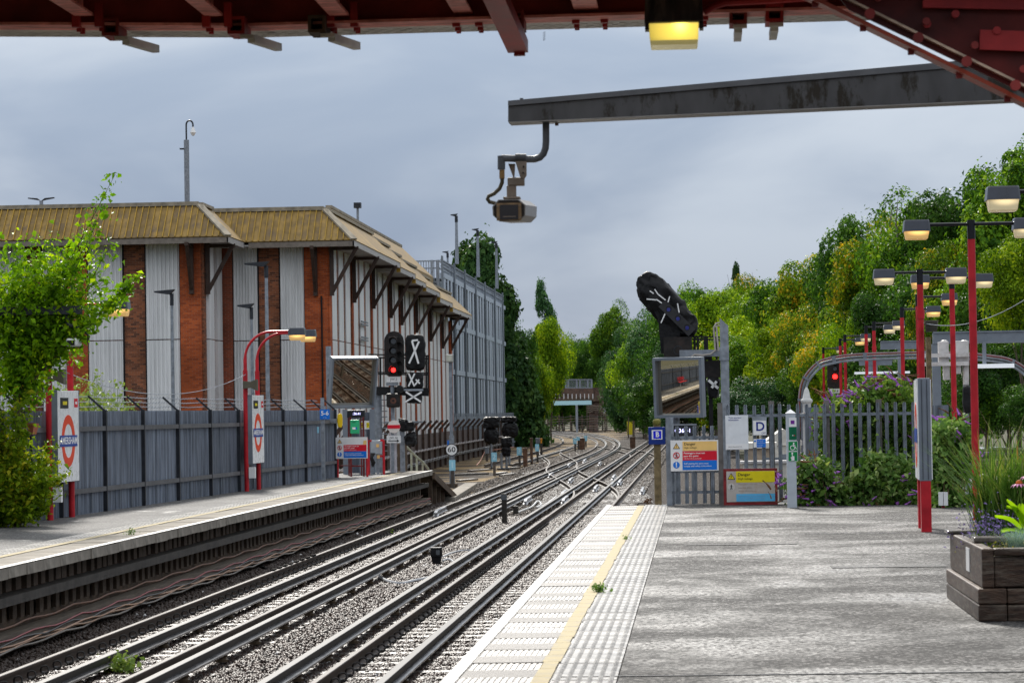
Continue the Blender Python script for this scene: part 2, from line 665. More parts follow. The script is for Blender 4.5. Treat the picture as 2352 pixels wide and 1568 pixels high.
SLEEP = M('wet_timber', (0.065, 0.052, 0.042), 0.42, spec=.5, var=0.5, scale=5, stretch=(1, 8, 4), bump=0.4, bscale=20, rnd=0.35)
DARKIRON = M('black_iron', (0.028, 0.026, 0.025), 0.38, metal=0.3, var=0.4, scale=8)
GALV = M('galvanised_steel', (0.24, 0.265, 0.30), 0.42, metal=0.3, var=0.25, scale=9, rnd=0.12, dirt=0.3, dcol=(0.2, 0.2, 0.2), dscale=3)
GREYPAINT = M('grey_paint', (0.17, 0.195, 0.23), 0.4, var=0.12, dirt=0.25, dscale=3)
DKGREY = M('dark_grey_paint', (0.028, 0.031, 0.038), 0.42, var=0.2, rnd=0.05)
BLACK = M('black_paint', (0.012, 0.012, 0.013), 0.4, var=0.3)
WHITEP = M('white_panel', (0.72, 0.72, 0.72), 0.35, var=0.05, rnd=0.03, dirt=0.18, dcol=(0.4, 0.38, 0.35))
REDPAINT = M('crimson_paint', (0.42, 0.016, 0.024), 0.38, var=0.22, scale=5, dirt=0.8, dcol=(0.34, 0.27, 0.27), dscale=3.2, dr=(.66, .68), rnd=0.06)

# ================================================================== ground, ballast, platforms
g = MB()
g.add([(-4000, -400, -1.36), (4000, -400, -1.36), (4000, 8000, -1.36), (-4000, 8000, -1.36)], [(0, 1, 2, 3)])
tag(g.build('ground', EARTH), kind='structure')
g = MB()
g.add([(-14.6, 10, -1.15), (2.6, 10, -1.15), (2.6, 470, -1.15), (-70, 470, -1.15), (-48, 300, -1.15), (-14.6, 200, -1.15)], [(0, 1, 2, 3, 4, 5)])
tag(g.build('track_bed', BALLAST), kind='structure')
g = MB()
g.bb((2.7, 52.02, -1.3), (16, 150, -0.45))
tag(g.build('yard', YARD), kind='structure')

PE = 51.6           # far end of the near platform
b = MB()
b.bb((-1.52, -8, -1.35), (12, PE, -0.075))
plat = b.build('platform', CONC)
tag(plat, kind='structure')
g = MB()
g.bb((-0.515, -8, -0.073), (12, PE, 0.0))
tarm = g.build('asphalt_surface', TARMAC, plat)
# coping slabs, each its own piece: ribbed, gritty or plain
def slab_mesh(kind, L, W):
    s = MB()
    if kind == 'rib':
        s.bb((0, 0.004, -0.07), (W, L - 0.004, -0.006))
        k = 14
        for i in range(k):
            x0 = 0.07 + (W - 0.14) * i / k
            s.bb((x0, 0.012, -0.0055), (x0 + (W - 0.14) / k * 0.62, L - 0.012, 0.0))
        s.bb((0.0, 0.006, -0.0055), (0.055, L - 0.006, 0.0))
        return s.mesh('ribbed_slab', SLAB_RIB)
    s.bb((0, 0.004, -0.07), (W, L - 0.004, 0.0))
    return s.mesh('coping_slab', SLAB_GRIT if kind == 'grit' else SLAB_RIB)
SL = 0.53
slabs = [slab_mesh(k, SL, 0.69) for k in ('rib', 'rib', 'grit', 'plain')]
rs = random.Random(3)
y = 14.0
k = 0
while y + SL < PE + 0.02:
    pick = slabs[(0, 2, 0, 2, 1, 2, 0, 0, 2)[k % 9]]
    o = inst('coping_slab', pick, plat, (-1.62, y, rs.uniform(-0.004, 0.002)))
    y += SL
    k += 1
# blister pavers
def blister_mesh(W, L, nx=6, ny=6):
    s = MB()
    s.bb((0, 0.003, -0.07), (W, L - 0.003, 0.0))
    for i in range(nx):
        for j in range(ny):
            cx, cy = (i + 0.5) * W / nx, (j + 0.5) * L / ny
            r1, r2 = 0.0185, 0.011
            n = 6
            a = [(cx + r1 * math.cos(q * math.pi / 3), cy + r1 * math.sin(q * math.pi / 3), 0.0005) for q in range(n)]
            t = [(cx + r2 * math.cos(q * math.pi / 3), cy + r2 * math.sin(q * math.pi / 3), 0.0065) for q in range(n)]
            s.add(a + t, [(q, (q + 1) % n, (q + 1) % n + n, q + n) for q in range(n)] + [tuple(range(n, 2 * n))])
    return s.mesh('tactile_paver', TACT)
bl = blister_mesh(0.405, 0.4)
y = 14.0
while y + 0.4 < PE + 0.02:
    inst('tactile_paver', bl, plat, (-0.928, y, rs.uniform(-0.003, 0.003)))
    y += 0.4
g = MB()
yy = 14.0
while yy < PE - 0.5:            # painted line, one dash per slab so joints stay open
    g.bb((-1.05 + rs.uniform(-.006, .006), yy + 0.005, 0.0025), (-0.94 + rs.uniform(-.006, .006), yy + SL - 0.005, 0.006))
    yy += SL
g.build('yellow_line', LINE_Y, plat)
g = MB()
g.bb((-1.622, 14, 0.0025), (-1.53, PE, 0.0055))
g.build('white_edge_line', LINE_W, plat)
# patched strips and cover plates in the asphalt
for i, (px, py, w, L, mt) in enumerate([(1330, 0, 0, 0, ''), (2040, 1300, 1.2, .5, 'p'), (1700, 1250, 1.4, .25, 'p')]):
    if not mt: continue
    c = ground(px, py, 0)
    g = MB()
    g.bb((c.x - w / 2, c.y - L / 2, 0.003), (c.x + w / 2, c.y + L / 2, 0.0065))
    g.build('patch', YARD if mt == 'c' else TARMAC_L, plat)
for px, py, w, L, rz in ((1900, 1548, 3.4, .03, .01), (1960, 1225, 1.3, .05, -.2)):
    c = ground(px, py, 0)
    g = MB()
    g.box((c.x, c.y, .0035), (w, L, .005), Matrix.Rotation(rz, 3, 'Z'))
    g.build('sealed_joint', BLACK if L < .045 else YARD, plat)
# grating step beyond the platform end
g = MB()
for i in range(14):
    g.bb((-1.5, PE + 0.12 + i * 0.11, -0.16), (0.55, PE + 0.19 + i * 0.11, -0.12))
for x in (-1.5, -0.5, 0.5):
    g.bb((x, PE + 0.1, -0.15), (x + 0.05, PE + 1.7, -0.125))
for x in (-1.45, 0.45):
    for yq in (PE + 0.3, PE + 1.5):
        g.bb((x, yq, -1.2), (x + 0.06, yq + 0.06, -0.15))
st = g.build('grating_landing', GALV, origin=(-0.5, PE + 0.2, -1.2))
tag(st, 'bright metal grating landing beyond the platform end by the gate', 'landing')

# ---------------------------------------------------------------- left platform
LX = -7.9
LE = 86.0
b = MB()
b.add([(-8.28, 16, -1.35), (-8.28, LE, -1.35), (-9.9, LE, -1.35), (-12.6, 16, -1.35),
       (-8.28, 16, -0.09), (-8.28, LE, -0.09), (-9.9, LE, -0.09), (-12.6, 16, -0.09)],
      [(0, 1, 2, 3), (4, 7, 6, 5), (0, 4, 5, 1), (1, 5, 6, 2), (2, 6, 7, 3), (3, 7, 4, 0)])
platl = b.build('platform', CONC_D)
tag(platl, kind='structure')
g = MB()
g.add([(-9.075, 16, 0.0), (-9.075, LE, 0.0), (-10.3, LE, 0.0), (-13.0, 16, 0.0),
       (-9.075, 16, -0.085), (-9.075, LE, -0.085), (-10.3, LE, -0.085), (-13.0, 16, -0.085)],
      [(0, 1, 2, 3), (4, 7, 6, 5), (0, 4, 5, 1), (1, 5, 6, 2), (2, 6, 7, 3), (3, 7, 4, 0)])
g.build('asphalt_surface', TARMAC_L, platl)
def copingl(L):
    s = MB()
    s.bb((-0.65, 0.006, -0.13), (0, L - 0.006, 0.0))
    return s.mesh('coping_slab', CONC)
cl = copingl(0.9)
y = 20.0
while y + 0.9 < LE + 0.1:
    inst('coping_slab', cl, platl, (LX + rs.uniform(-.008, .008), y, rs.uniform(-.006, .006)))
    y += 0.9
y = 26.0
while y + 0.4 < LE - 5:
    inst('tactile_paver', bl, platl, (-9.07, y, rs.uniform(-.003, .003)))
    y += 0.4
g = MB()
yy = 20.0
while yy < LE - 3:
    g.bb((-8.66, yy, 0.0035), (-8.55, yy + 0.89, 0.0075))
    yy += 0.9
g.build('yellow_line', LINE_Y, platl)
g = MB()
g.bb((LX - 0.10, 20, 0.0075), (LX + 0.004, LE, 0.011))
g.build('white_edge_line', LINE_W, platl)
# trestle face under the coping: concrete posts, beam, cable shelves
post = MB()
post.bb((-0.09, -0.12, -0.35), (0, 0.12, -0.13))
pm = post.mesh('trestle_block', CONC_D)
y = 28.0
while y < LE - 1:
    inst('trestle_block', pm, platl, (-8.19 + rs.uniform(-.02, .02), y + rs.uniform(-.03, .03), rs.uniform(-.01, .004)), scale=(1, rs.uniform(.75, 1.25), 1))
    y += 0.42
low = MB()
low.bb((-0.05, -0.14, -1.18), (0, 0.14, -0.99))
low.bb((-0.05, -0.10, -.70), (0, 0.10, -0.50))
lm = low.mesh('wall_block', CONC_D)
y = 28.0
while y < LE - 1:
    inst('wall_block', lm, platl, (-8.20 + rs.uniform(-.015, .015), y + rs.uniform(-.03, .03), rs.uniform(-.01, .01)))
    y += 0.47
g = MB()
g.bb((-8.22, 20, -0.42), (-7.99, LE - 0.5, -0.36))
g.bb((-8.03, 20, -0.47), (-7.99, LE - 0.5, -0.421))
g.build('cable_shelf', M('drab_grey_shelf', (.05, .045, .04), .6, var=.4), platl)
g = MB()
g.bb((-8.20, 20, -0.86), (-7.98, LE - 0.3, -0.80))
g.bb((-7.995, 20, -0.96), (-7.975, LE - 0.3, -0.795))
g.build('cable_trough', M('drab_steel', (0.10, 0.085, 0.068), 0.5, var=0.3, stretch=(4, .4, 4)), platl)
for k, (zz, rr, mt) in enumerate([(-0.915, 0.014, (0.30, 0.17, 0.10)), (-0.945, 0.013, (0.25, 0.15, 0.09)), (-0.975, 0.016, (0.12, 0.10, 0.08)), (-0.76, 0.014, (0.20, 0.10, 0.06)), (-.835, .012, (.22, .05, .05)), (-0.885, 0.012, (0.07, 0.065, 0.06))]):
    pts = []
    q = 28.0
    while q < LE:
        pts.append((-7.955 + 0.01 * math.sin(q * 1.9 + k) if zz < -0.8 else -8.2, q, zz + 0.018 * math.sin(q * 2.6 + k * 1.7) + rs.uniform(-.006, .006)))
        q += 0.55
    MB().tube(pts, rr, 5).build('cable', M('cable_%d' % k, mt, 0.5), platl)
# sloping end ramp
rp_ = thing('platform_ramp', 'timber edged ramp sloping down from the end of the far platform', 'ramp', (-8.6, 90, -1.17))
g = MB()
for i in range(9):
    a, c = i / 9, (i + 0.96) / 9
    ya, yc = LE + 0.02 + a * 9.2, LE + 0.02 + c * 9.2
    za, zc = -a * 1.08, -c * 1.08
    g = MB()
    g.add([(-9.8, ya, za), (-7.93, ya, za), (-7.93, yc, zc), (-9.8, yc, zc), (-9.8, ya, za - 0.08), (-7.93, ya, za - 0.08), (-7.93, yc, zc - 0.08), (-9.8, yc, zc - 0.08)],
          [(0, 1, 2, 3), (7, 6, 5, 4), (0, 4, 5, 1), (1, 5, 6, 2), (2, 6, 7, 3), (3, 7, 4, 0)])
    g.build('ramp_slab', CONC, rp_)
g = MB()
g.bar((-7.9, LE + 0.1, -0.16), (-7.9, LE + 9.2, -1.2), 0.08, 0.2)
g.bar((-9.7, LE + 0.1, -0.16), (-9.7, LE + 9.2, -1.2), 0.08, 0.2)
g.build('side_beam', CONC_D, rp_)
g = MB()
for i in range(4):
    MB().bb((-8.1, LE + 0.4 + i * 1.4, -1.2), (-7.98, LE + 0.52 + i * 1.4, -0.25 - 0.16 * i)).build('support', CONC_D, rp_)

# ---------------------------------------------------------------- ballast stones (real stones over the bed)
def stone_cloud(name, n, xr, yr, size, seed, mat, zf=None, ydist=1.7):
    r = np.random.default_rng(seed)
    u = r.random(n)
    # denser near the camera
    yy = yr[0] + (yr[1] - yr[0]) * u ** ydist
    xx = xr[0] + (xr[1] - xr[0]) * r.random(n)
    zz = -1.14 + (zf(xx, yy) if zf else 0.0) + r.random(n) * 0.012
    s = size * (0.6 + 0.8 * r.random(n)) * (1 + (yy - yr[0]) / 110.0)
    base = np.array([(1, 0, 0), (-1, 0, 0), (0, 1, 0), (0, -1, 0), (0, 0, 1), (0, 0, -1)], float)
    base = base[None] * (0.65 + 0.6 * r.random((n, 6, 1)))
    base[:, :, 2] *= 0.75
    a = r.random(n) * 6.283
    c, sn = np.cos(a)[:, None], np.sin(a)[:, None]
    tilt = (r.random(n) - 0.5)[:, None] * 1.2
    x = base[:, :, 0] * c - base[:, :, 1] * sn
    yv = base[:, :, 0] * sn + base[:, :, 1] * c
    z = base[:, :, 2] + x * tilt
    V = np.stack([xx[:, None] + x * s[:, None], yy[:, None] + yv * s[:, None], zz[:, None] + z * s[:, None]], -1).reshape(-1, 3)
    F0 = np.array([(0, 2, 4), (2, 1, 4), (1, 3, 4), (3, 0, 4), (2, 0, 5), (1, 2, 5), (3, 1, 5), (0, 3, 5)])
    Fc = (np.arange(n)[:, None, None] * 6 + F0[None]).reshape(-1, 3)
    o = link_mesh(name, npmesh(name, V, Fc, mat))
    return tag(o, kind='stuff')
def island_mat(name, cols, rough=0.22):
    m = bpy.data.materials.new(name)
    m.use_nodes = True
    n, l = m.node_tree.nodes, m.node_tree.links
    ge = n.new('ShaderNodeNewGeometry')
    rp = n.new('ShaderNodeValToRGB')
    for i, c in enumerate(cols):
        p = i / (len(cols) - 1)
        e = rp.color_ramp.elements[0] if i == 0 else (rp.color_ramp.elements[1] if i == len(cols) - 1 else rp.color_ramp.elements.new(p))
        e.position = p
        e.color = (*c, 1)
    l.new(ge.outputs['Random Per Island'], rp.inputs[0])
    l.new(rp.outputs[0], n['Principled BSDF'].inputs['Base Color'])
    n['Principled BSDF'].inputs['Roughness'].default_value = rough
    n['Principled BSDF'].inputs['Specular IOR Level'].default_value = .3
    return m
STONE = island_mat('ballast_stone', [(0.014, 0.010, 0.008), (0.045, 0.029, 0.023), (0.080, 0.058, 0.048), (0.022, 0.015, 0.012), (0.13, 0.108, 0.09), (0.050, 0.025, 0.017)], .52)
STONE_F = island_mat('far_stone', [(0.016, 0.012, 0.010), (0.048, 0.033, 0.026), (0.085, 0.064, 0.053), (0.026, 0.018, 0.015), (0.15, 0.125, 0.105)], .8)
STONE_B = island_mat('brown_stone', [(0.028, 0.018, 0.013), (0.07, 0.040, 0.028), (0.11, 0.072, 0.055), (0.04, 0.026, 0.02)], 0.6)
tag(stone_cloud('ballast_stones', 84000, (-7.55, -1.75), (26, 78), 0.030, 5, STONE), 'wet grey ballast stones between the rails', 'ballast')
tag(stone_cloud('brown_ballast_stones', 14000, (-8.2, -7.45), (26, 90), 0.032, 6, STONE_B, lambda x, y: np.clip(-7.45 - x, 0, 1) * 0.10), 'brown soiled ballast heaped along the foot of the far platform', 'ballast')
tag(stone_cloud('far_ballast_stones', 18000, (-8.8, -1.8), (78, 210), 0.045, 8, STONE_F, ydist=1.4), 'pale ballast around the crossovers farther along the line', 'ballast')
# ================================================================== tracks
RT_Z = -0.965
RPROF = [(-0.070, -0.155), (0.070, -0.155), (0.070, -0.142), (0.012, -0.128), (0.009, -0.045), (0.035, -0.036), (0.035, -0.006), (0.028, 0.0), (-0.028, 0.0), (-0.035, -0.006), (-0.035, -0.036), (-0.009, -0.045), (-0.012, -0.128), (-0.070, -0.142)]
CPROF = [(-0.075, -0.115), (0.075, -0.115), (0.075, -0.100), (0.022, -0.085), (0.022, -0.055), (0.046, -0.047), (0.046, -0.004), (0.040, 0.0), (-0.040, 0.0), (-0.046, -0.004), (-0.046, -0.047), (-0.022, -0.055), (-0.022, -0.085), (-0.075, -0.100)]
def offs(path, d):
    out = []
    k = len(path)
    for i, p in enumerate(path):
        t = Vector(path[min(i + 1, k - 1)]) - Vector(path[max(i - 1, 0)])
        t.z = 0
        t.normalize()
        out.append(Vector(p) + Vector((t.y, -t.x, 0)) * d)
    return out
def straight(x, y0, y1, step=6.0):
    n = max(1, int((y1 - y0) / step))
    return [Vector((x, y0 + (y1 - y0) * i / n, 0)) for i in range(n + 1)]
def rail(name, path, z, prof, mat, parent):
    return MB().sweep(prof, [(p[0], p[1], z) for p in path]).build(name, mat, parent)
sm = MB()
sm.bb((-1.3, -0.125, -0.13), (1.3, 0.125, 0.0))
SLM = sm.mesh('sleeper', SLEEP)
cm = MB()
for s_ in (0.0,):
    pts = [(0.045 * math.cos(a) + 0.0, 0.012 * math.sin(2 * a), 0.048 * math.sin(a)) for a in [R(q) for q in range(-120, 241, 24)]]
    cm.tube(pts, 0.0105, 5)
    cm.tube([(-0.045, 0, -0.02), (-0.02, 0.09, -0.035), (0.01, 0.10, -0.04)], 0.0105, 5)
CLIP = cm.mesh('rail_clip', DARKIRON, smooth=True)
pt = MB()
pt.lathe([(0.075, 0), (0.085, 0.03), (0.06, 0.045), (0.075, 0.07), (0.055, 0.09), (0.06, 0.105)], (0, 0, 0), 10)
POT = pt.mesh('insulator', M('insulator_glaze', (0.10, 0.075, 0.05), 0.3, var=0.3))
bm_ = MB()
bm_.bb((-0.15, -0.10, 0), (0.15, 0.10, 0.022))
bm_.bb((-0.115, -0.06, 0.02), (-0.08, 0.06, 0.055))
bm_.bb((0.08, -0.06, 0.02), (0.115, 0.06, 0.055))
CHAIR = bm_.mesh('baseplate', DARKIRON)
def make_track(name, label, x, outer, y1, sl_end, path=None, y0=12.0, clips=None, cond_gaps=()):
    t = thing(name, label, 'track', (x, y0, -1.17))
    path = path or straight(x, y0, y1)
    for s_ in (-0.7175, 0.7175):
        rail('rail', offs(path, s_), RT_Z, RPROF, RAIL, t)
    rail('conductor_rail', path, RT_Z + 0.038, CPROF, CRAIL, t)
    rail('conductor_rail', offs(path, outer), RT_Z + 0.076, CPROF, CRAIL, t)
    for d_, dz in ((0, .038), (outer, .076)):
        rail('conductor_flange', offs(path, d_), RT_Z + dz, [(-.088, -.1165), (.088, -.1165), (.088, -.096), (.03, -.082), (-.03, -.082), (-.088, -.096)], FLG, t)
    r = random.Random(int(abs(x) * 100))
    y, i = max(y0, 25.0), 0
    while y < sl_end:
        inst('sleeper', SLM, t, (x, y + r.uniform(-.03, .03), -1.118 + r.uniform(-.008, .004)), rz=r.uniform(-.012, .012))
        if y < 72:
            for s_ in (-0.7175, 0.7175):
                if outer < 0 or s_ < 0 or True:
                    if s_ < 0:
                        inst('rail_clip', CLIP, t, (x + s_ + 0.105, y, -1.055))
        if i % 4 == 0 and y < 100:
            inst('insulator', POT, t, (x, y, -1.12))
            inst('insulator', POT, t, (x + outer, y + 0.1, -1.10))
        y += 0.62
        i += 1
    return t
X1, X2 = -3.122, -6.562
trk1 = make_track('railway_track', 'straight four rail track running beside the near platform edge', X1, -1.118, 420, 130)
def curve2(y):
    return X2 - (max(0.0, y - 180.0) ** 2) / (2 * 1900.0)
p2 = [Vector((curve2(q), q, 0)) for q in list(np.arange(12, 180, 8)) + list(np.arange(180, 440, 6))]
trk2 = make_track('railway_track', 'four rail track along the far platform that curves away beyond the crossovers', X2, 1.118, 440, 130, path=p2)
# siding on the left, curving parallel
def curve3(y):
    return -10.35 - (max(0.0, y - 205.0) ** 2) / (2 * 1500.0)
p3 = [Vector((curve3(q), q, 0)) for q in np.arange(150, 420, 7)]
t3 = thing('railway_track', 'siding track by the brown fence curving off among dry grass', 'track', (-10.35, 150, -1.17))
for s_ in (-0.7175, 0.7175):
    rail('rail', offs(p3, s_), RT_Z, RPROF, RAIL, t3)
rail('conductor_rail', offs(p3, 1.15), RT_Z + .07, CPROF, CRAIL, t3)
# crossover
def smooth(a, b_, t): 
    t = max(0, min(1, t))
    return a + (b_ - a) * (t * t * (3 - 2 * t))
t4 = thing('crossover_track', 'curved crossover rails linking the two running lines', 'track', (-4.8, 86, -1.17))
p4 = [Vector((smooth(X1, X2, (q - 86) / 58.0), q, 0)) for q in np.arange(86, 146, 2)]
for s_ in (-0.7175, 0.7175):
    rail('rail', offs(p4, s_), RT_Z + 0.004, RPROF, RAIL, t4)
t5 = thing('crossover_track', 'long turnout rails leading from the far platform line towards the siding', 'track', (-8.5, 140, -1.17))
p5 = [Vector((smooth(X2, -10.35, (q - 135) / 75.0), q, 0)) for q in np.arange(135, 212, 3)]
for s_ in (-0.7175, 0.7175):
    rail('rail', offs(p5, s_), RT_Z + 0.004, RPROF, RAIL, t5)
t6 = thing('crossover_track', 'far crossover rails where the lines begin to bend left', 'track', (-5, 170, -1.17))
p6 = [Vector((smooth(X1, curve2(245), (q - 165) / 80.0), q, 0)) for q in np.arange(165, 246, 4)]
for s_ in (-0.7175, 0.7175):
    rail('rail', offs(p6, s_), RT_Z + 0.004, RPROF, RAIL, t6)
# timbers under the crossovers
r = random.Random(4)
y = 88.0
while y < 140:
    cx = smooth(X1, X2, (y - 86) / 58.0)
    inst('sleeper', SLM, t4, (cx, y + .3, -1.112), scale=(1.35, 1, 1))
    y += 0.68
# conductor ramp ends (bright hooked ends) around the crossovers
RAMPM = M('wet_ramp_steel', (0.30, 0.30, 0.31), 0.25, metal=0.5, var=0.2)
def ramp_end(px, py, L=2.4, h=0.10, rz=0.0):
    c = ground(px, py, -0.93)
    t = thing('conductor_rail_ramp', 'short sloping end piece of conductor rail in the crossover', 'rail ramp', (c.x, c.y, -1.17), 'conductor rail end ramps among the crossovers')
    d = Vector((math.sin(rz), math.cos(rz), 0))
    sgn = 1
    pts = [Vector((c.x, c.y, -0.99)), Vector((c.x, c.y, -0.935)) + d * 0.35 * sgn, Vector((c.x, c.y, -0.915)) + d * L * sgn]
    MB().sweep(CPROF, pts).build('rail', RAMPM, t)
    MB().bb((c.x - .07, c.y + .5, -1.18), (c.x + .07, c.y + .65, -1.03)).build('insulator', POT.materials[0], t)
    return t
for px, py in [(1000, 1172), (1262, 1088), (1308, 1100), (1304, 1066), (1341, 1056), (1376, 1062), (1365, 1090), (1402, 1112), (1366, 1118), (1408, 1093), (1474, 1124), (1291, 1130), (1206, 1146), (1422, 1104), (1293, 1145)]:
    ramp_end(px, py, L=3.0)
# black curved plates beside the far rail
pl = thing('rail_lubricator', 'row of black curved blades clamped beside the far running rail', 'rail fitting', ground(650, 1310, -1.12))
for i in range(8):
    c = ground(628 + i * 13, 1322 - i * 4.8, -1.05)
    q = MB()
    q.prism([(c.x - .10, c.y, -1.13), (c.x - .085, c.y, -1.0), (c.x - .03, c.y, -0.93), (c.x + .06, c.y, -0.92), (c.x + .05, c.y, -0.95), (c.x - .0, c.y, -0.97), (c.x - .03, c.y, -1.03), (c.x - .02, c.y, -1.13)], (0, 0.05, 0))
    q.build('blade', DARKIRON, pl)
# short timber stubs and trackside boxes
def stub_post(px, py, h, w, label, cap=True):
    c = ground(px, py, -1.16)
    t = thing('trackside_post', label, 'post', (c.x, c.y, -1.17))
    MB().bb((c.x - w / 2, c.y - w / 2, -1.2), (c.x + w / 2, c.y + w / 2, -1.16 + h)).build('post', M('tarred_timber', (0.03, 0.026, 0.022), 0.5, var=0.4, stretch=(6, 6, 1)), t, bevel=.008)
    if cap:
        MB().bb((c.x - w / 2 - .012, c.y - w / 2 - .012, -1.16 + h - .16), (c.x + w / 2 + .012, c.y - w / 2 - .002, -1.16 + h - .03)).build('reflector', M('dull_reflector', (0.10, 0.11, 0.12), 0.25), t)
    return t
stub_post(1159, 1205, 0.80, 0.13, 'tall black timber stub post standing between the two tracks')
stub_post(1185, 1183, 0.26, 0.14, 'squat black box post just behind the tall timber stub', False)
jb = thing('junction_box', 'small black flat topped junction box on a stalk between the tracks', 'box', ground(1003, 1300, -1.17))
c = ground(1003, 1300, -1.17)
q = MB()
q.add([(c.x - .06, c.y - .06, -1.2), (c.x + .06, c.y - .06, -1.2), (c.x + .06, c.y + .06, -1.2), (c.x - .06, c.y + .06, -1.2),
       (c.x - .09, c.y - .08, -.99), (c.x + .09, c.y - .08, -.99), (c.x + .09, c.y + .08, -.99), (c.x - .09, c.y + .08, -.99)],
      [(0, 1, 5, 4), (1, 2, 6, 5), (2, 3, 7, 6), (3, 0, 4, 7), (4, 5, 6, 7)])
q.build('stalk', BLACK, jb)
MB().bb((c.x - .105, c.y - .09, -.99), (c.x + .105, c.y + .09, -.81)).build('housing', BLACK, jb, bevel=.012)
MB().bb((c.x + .0, c.y - .098, -.95), (c.x + .07, c.y - .09, -.86)).build('window', M('dull_reflector', (0.10, 0.11, 0.12), 0.25), jb)
def cable_run(name, label, pix, z, rr, mt, cat='cable'):
    pts = [ground(px, py, z) for px, py in pix]
    # smooth
    o = []
    for i in range(len(pts) - 1):
        p0, p1, p2_, p3_ = pts[max(i - 1, 0)], pts[i], pts[i + 1], pts[min(i + 2, len(pts) - 1)]
        for k in range(5):
            u = k / 5
            o.append(0.5 * ((2 * p1) + (p2_ - p0) * u + (2 * p0 - 5 * p1 + 4 * p2_ - p3_) * u * u + (3 * p1 - p0 - 3 * p2_ + p3_) * u ** 3))
    o.append(pts[-1])
    q = MB().tube(o, rr, 6).build(name, mt, origin=pts[0])
    return tag(q, label, cat)
GREYC = M('grey_cable', (0.34, 0.35, 0.37), 0.35, var=0.15)
BLKC = M('black_cable', (0.025, 0.025, 0.025), 0.4)
cable_run('traction_cable', 'thick grey cable looping from the conductor joint to the near track', [(868, 1318), (885, 1332), (920, 1339), (950, 1333), (985, 1326)], -1.1, 0.028, GREYC)
cable_run('traction_cable', 'upper grey cable leaving the black junction box', [(1017, 1278), (1035, 1270), (1058, 1264), (1080, 1263)], -1.1, 0.02, GREYC)
cable_run('traction_cable', 'lower grey cable dropping from the black junction box', [(1017, 1287), (1030, 1283), (1042, 1290), (1047, 1300)], -1.1, 0.02, GREYC)
cable_run('traction_cable', 'pair of black cables hanging below the far platform trough', [(553, 1262), (556, 1276), (572, 1290), (592, 1298), (612, 1304)], -1.05, 0.022, BLKC)
cable_run('traction_cable', 'coiled pale cables lying in the ballast near the crossover', [(1190, 1176), (1205, 1170), (1222, 1163), (1235, 1150), (1243, 1158), (1232, 1165), (1250, 1160), (1262, 1152), (1278, 1140)], -1.1, 0.03, M('pale_cable', (0.5, 0.5, 0.5), 0.35))
cable_run('traction_cable', 'orange pipe slung along the brown lineside fence', [(1095, 1068), (1104, 1056), (1112, 1040), (1116, 1034), (1140, 1032), (1180, 1026)], -0.9, 0.022, M('orange_pipe', (0.55, 0.22, 0.14), 0.4))
# ================================================================== brick building with ochre roof
def brick_mat(name, c1, c2, mortar, dark=None):
    m = bpy.data.materials.new(name)
    m.use_nodes = True
    n, l = m.node_tree.nodes, m.node_tree.links
    b = n['Principled BSDF']
    tc = n.new('ShaderNodeTexCoord')
    sp = n.new('ShaderNodeSeparateXYZ')
    l.new(tc.outputs['Object'], sp.inputs[0])
    ad = n.new('ShaderNodeMath')
    l.new(sp.outputs['X'], ad.inputs[0])
    l.new(sp.outputs['Y'], ad.inputs[1])
    cb = n.new('ShaderNodeCombineXYZ')
    l.new(ad.outputs[0], cb.inputs['X'])
    l.new(sp.outputs['Z'], cb.inputs['Y'])
    br = n.new('ShaderNodeTexBrick')
    br.inputs['Scale'].default_value = 1.0
    br.inputs['Brick Width'].default_value = 0.235
    br.inputs['Row Height'].default_value = 0.08
    br.inputs['Mortar Size'].default_value = 0.008
    br.inputs['Bias'].default_value = -0.1
    br.inputs['Color1'].default_value = (*c1, 1)
    br.inputs['Color2'].default_value = (*c2, 1)
    br.inputs['Mortar'].default_value = (*mortar, 1)
    l.new(cb.outputs[0], br.inputs['Vector'])
    out = br.outputs['Color']
    ns = n.new('ShaderNodeTexNoise')
    ns.inputs['Scale'].default_value = 0.5
    ns.inputs['Detail'].default_value = 5
    l.new(tc.outputs['Object'], ns.inputs['Vector'])
    mr = n.new('ShaderNodeMapRange')
    mr.inputs['From Min'].default_value = 0.3
    mr.inputs['From Max'].default_value = 0.7
    mr.inputs['To Min'].default_value = 0.62
    mr.inputs['To Max'].default_value = 1.3
    l.new(ns.outputs['Fac'], mr.inputs[0])
    vm = n.new('ShaderNodeVectorMath')
    vm.operation = 'SCALE'
    l.new(out, vm.inputs[0])
    l.new(mr.outputs[0], vm.inputs['Scale'])
    l.new(vm.outputs[0], b.inputs['Base Color'])
    b.inputs['Roughness'].default_value = 0.85
    b.inputs['Specular IOR Level'].default_value = .1
    bp = n.new('ShaderNodeBump')
    bp.inputs['Strength'].default_value = 0.6
    bp.inputs['Distance'].default_value = 0.02
    bp.invert = True
    l.new(br.outputs['Fac'], bp.inputs['Height'])
    l.new(bp.outputs[0], b.inputs['Normal'])
    return m
BR_ORANGE = brick_mat('orange_brick', (0.46, 0.10, 0.028), (0.24, 0.048, 0.018), (0.31, 0.13, 0.08))
BR_BROWN = brick_mat('brown_brick', (0.33, 0.115, 0.055), (0.075, 0.038, 0.03), (0.27, 0.15, 0.10))
BR_RED = brick_mat('red_brick', (0.27, 0.065, 0.032), (0.17, 0.05, 0.03), (0.27, 0.14, 0.10))
CLAD = M('pale_cladding', (0.70, 0.70, 0.70), 0.45, var=0.1, scale=1.5, stretch=(3, 3, 0.25), rnd=0.06, dirt=0.25, dcol=(0.33, 0.33, 0.33), dscale=1.0)
OCHRE = M('ochre_roof', (0.235, 0.150, 0.042), 0.55, var=0.3, scale=1.4, stretch=(2, 2, .6), rnd=0.22, dirt=0.85, dcol=(0.12, 0.088, 0.062), dscale=0.9)
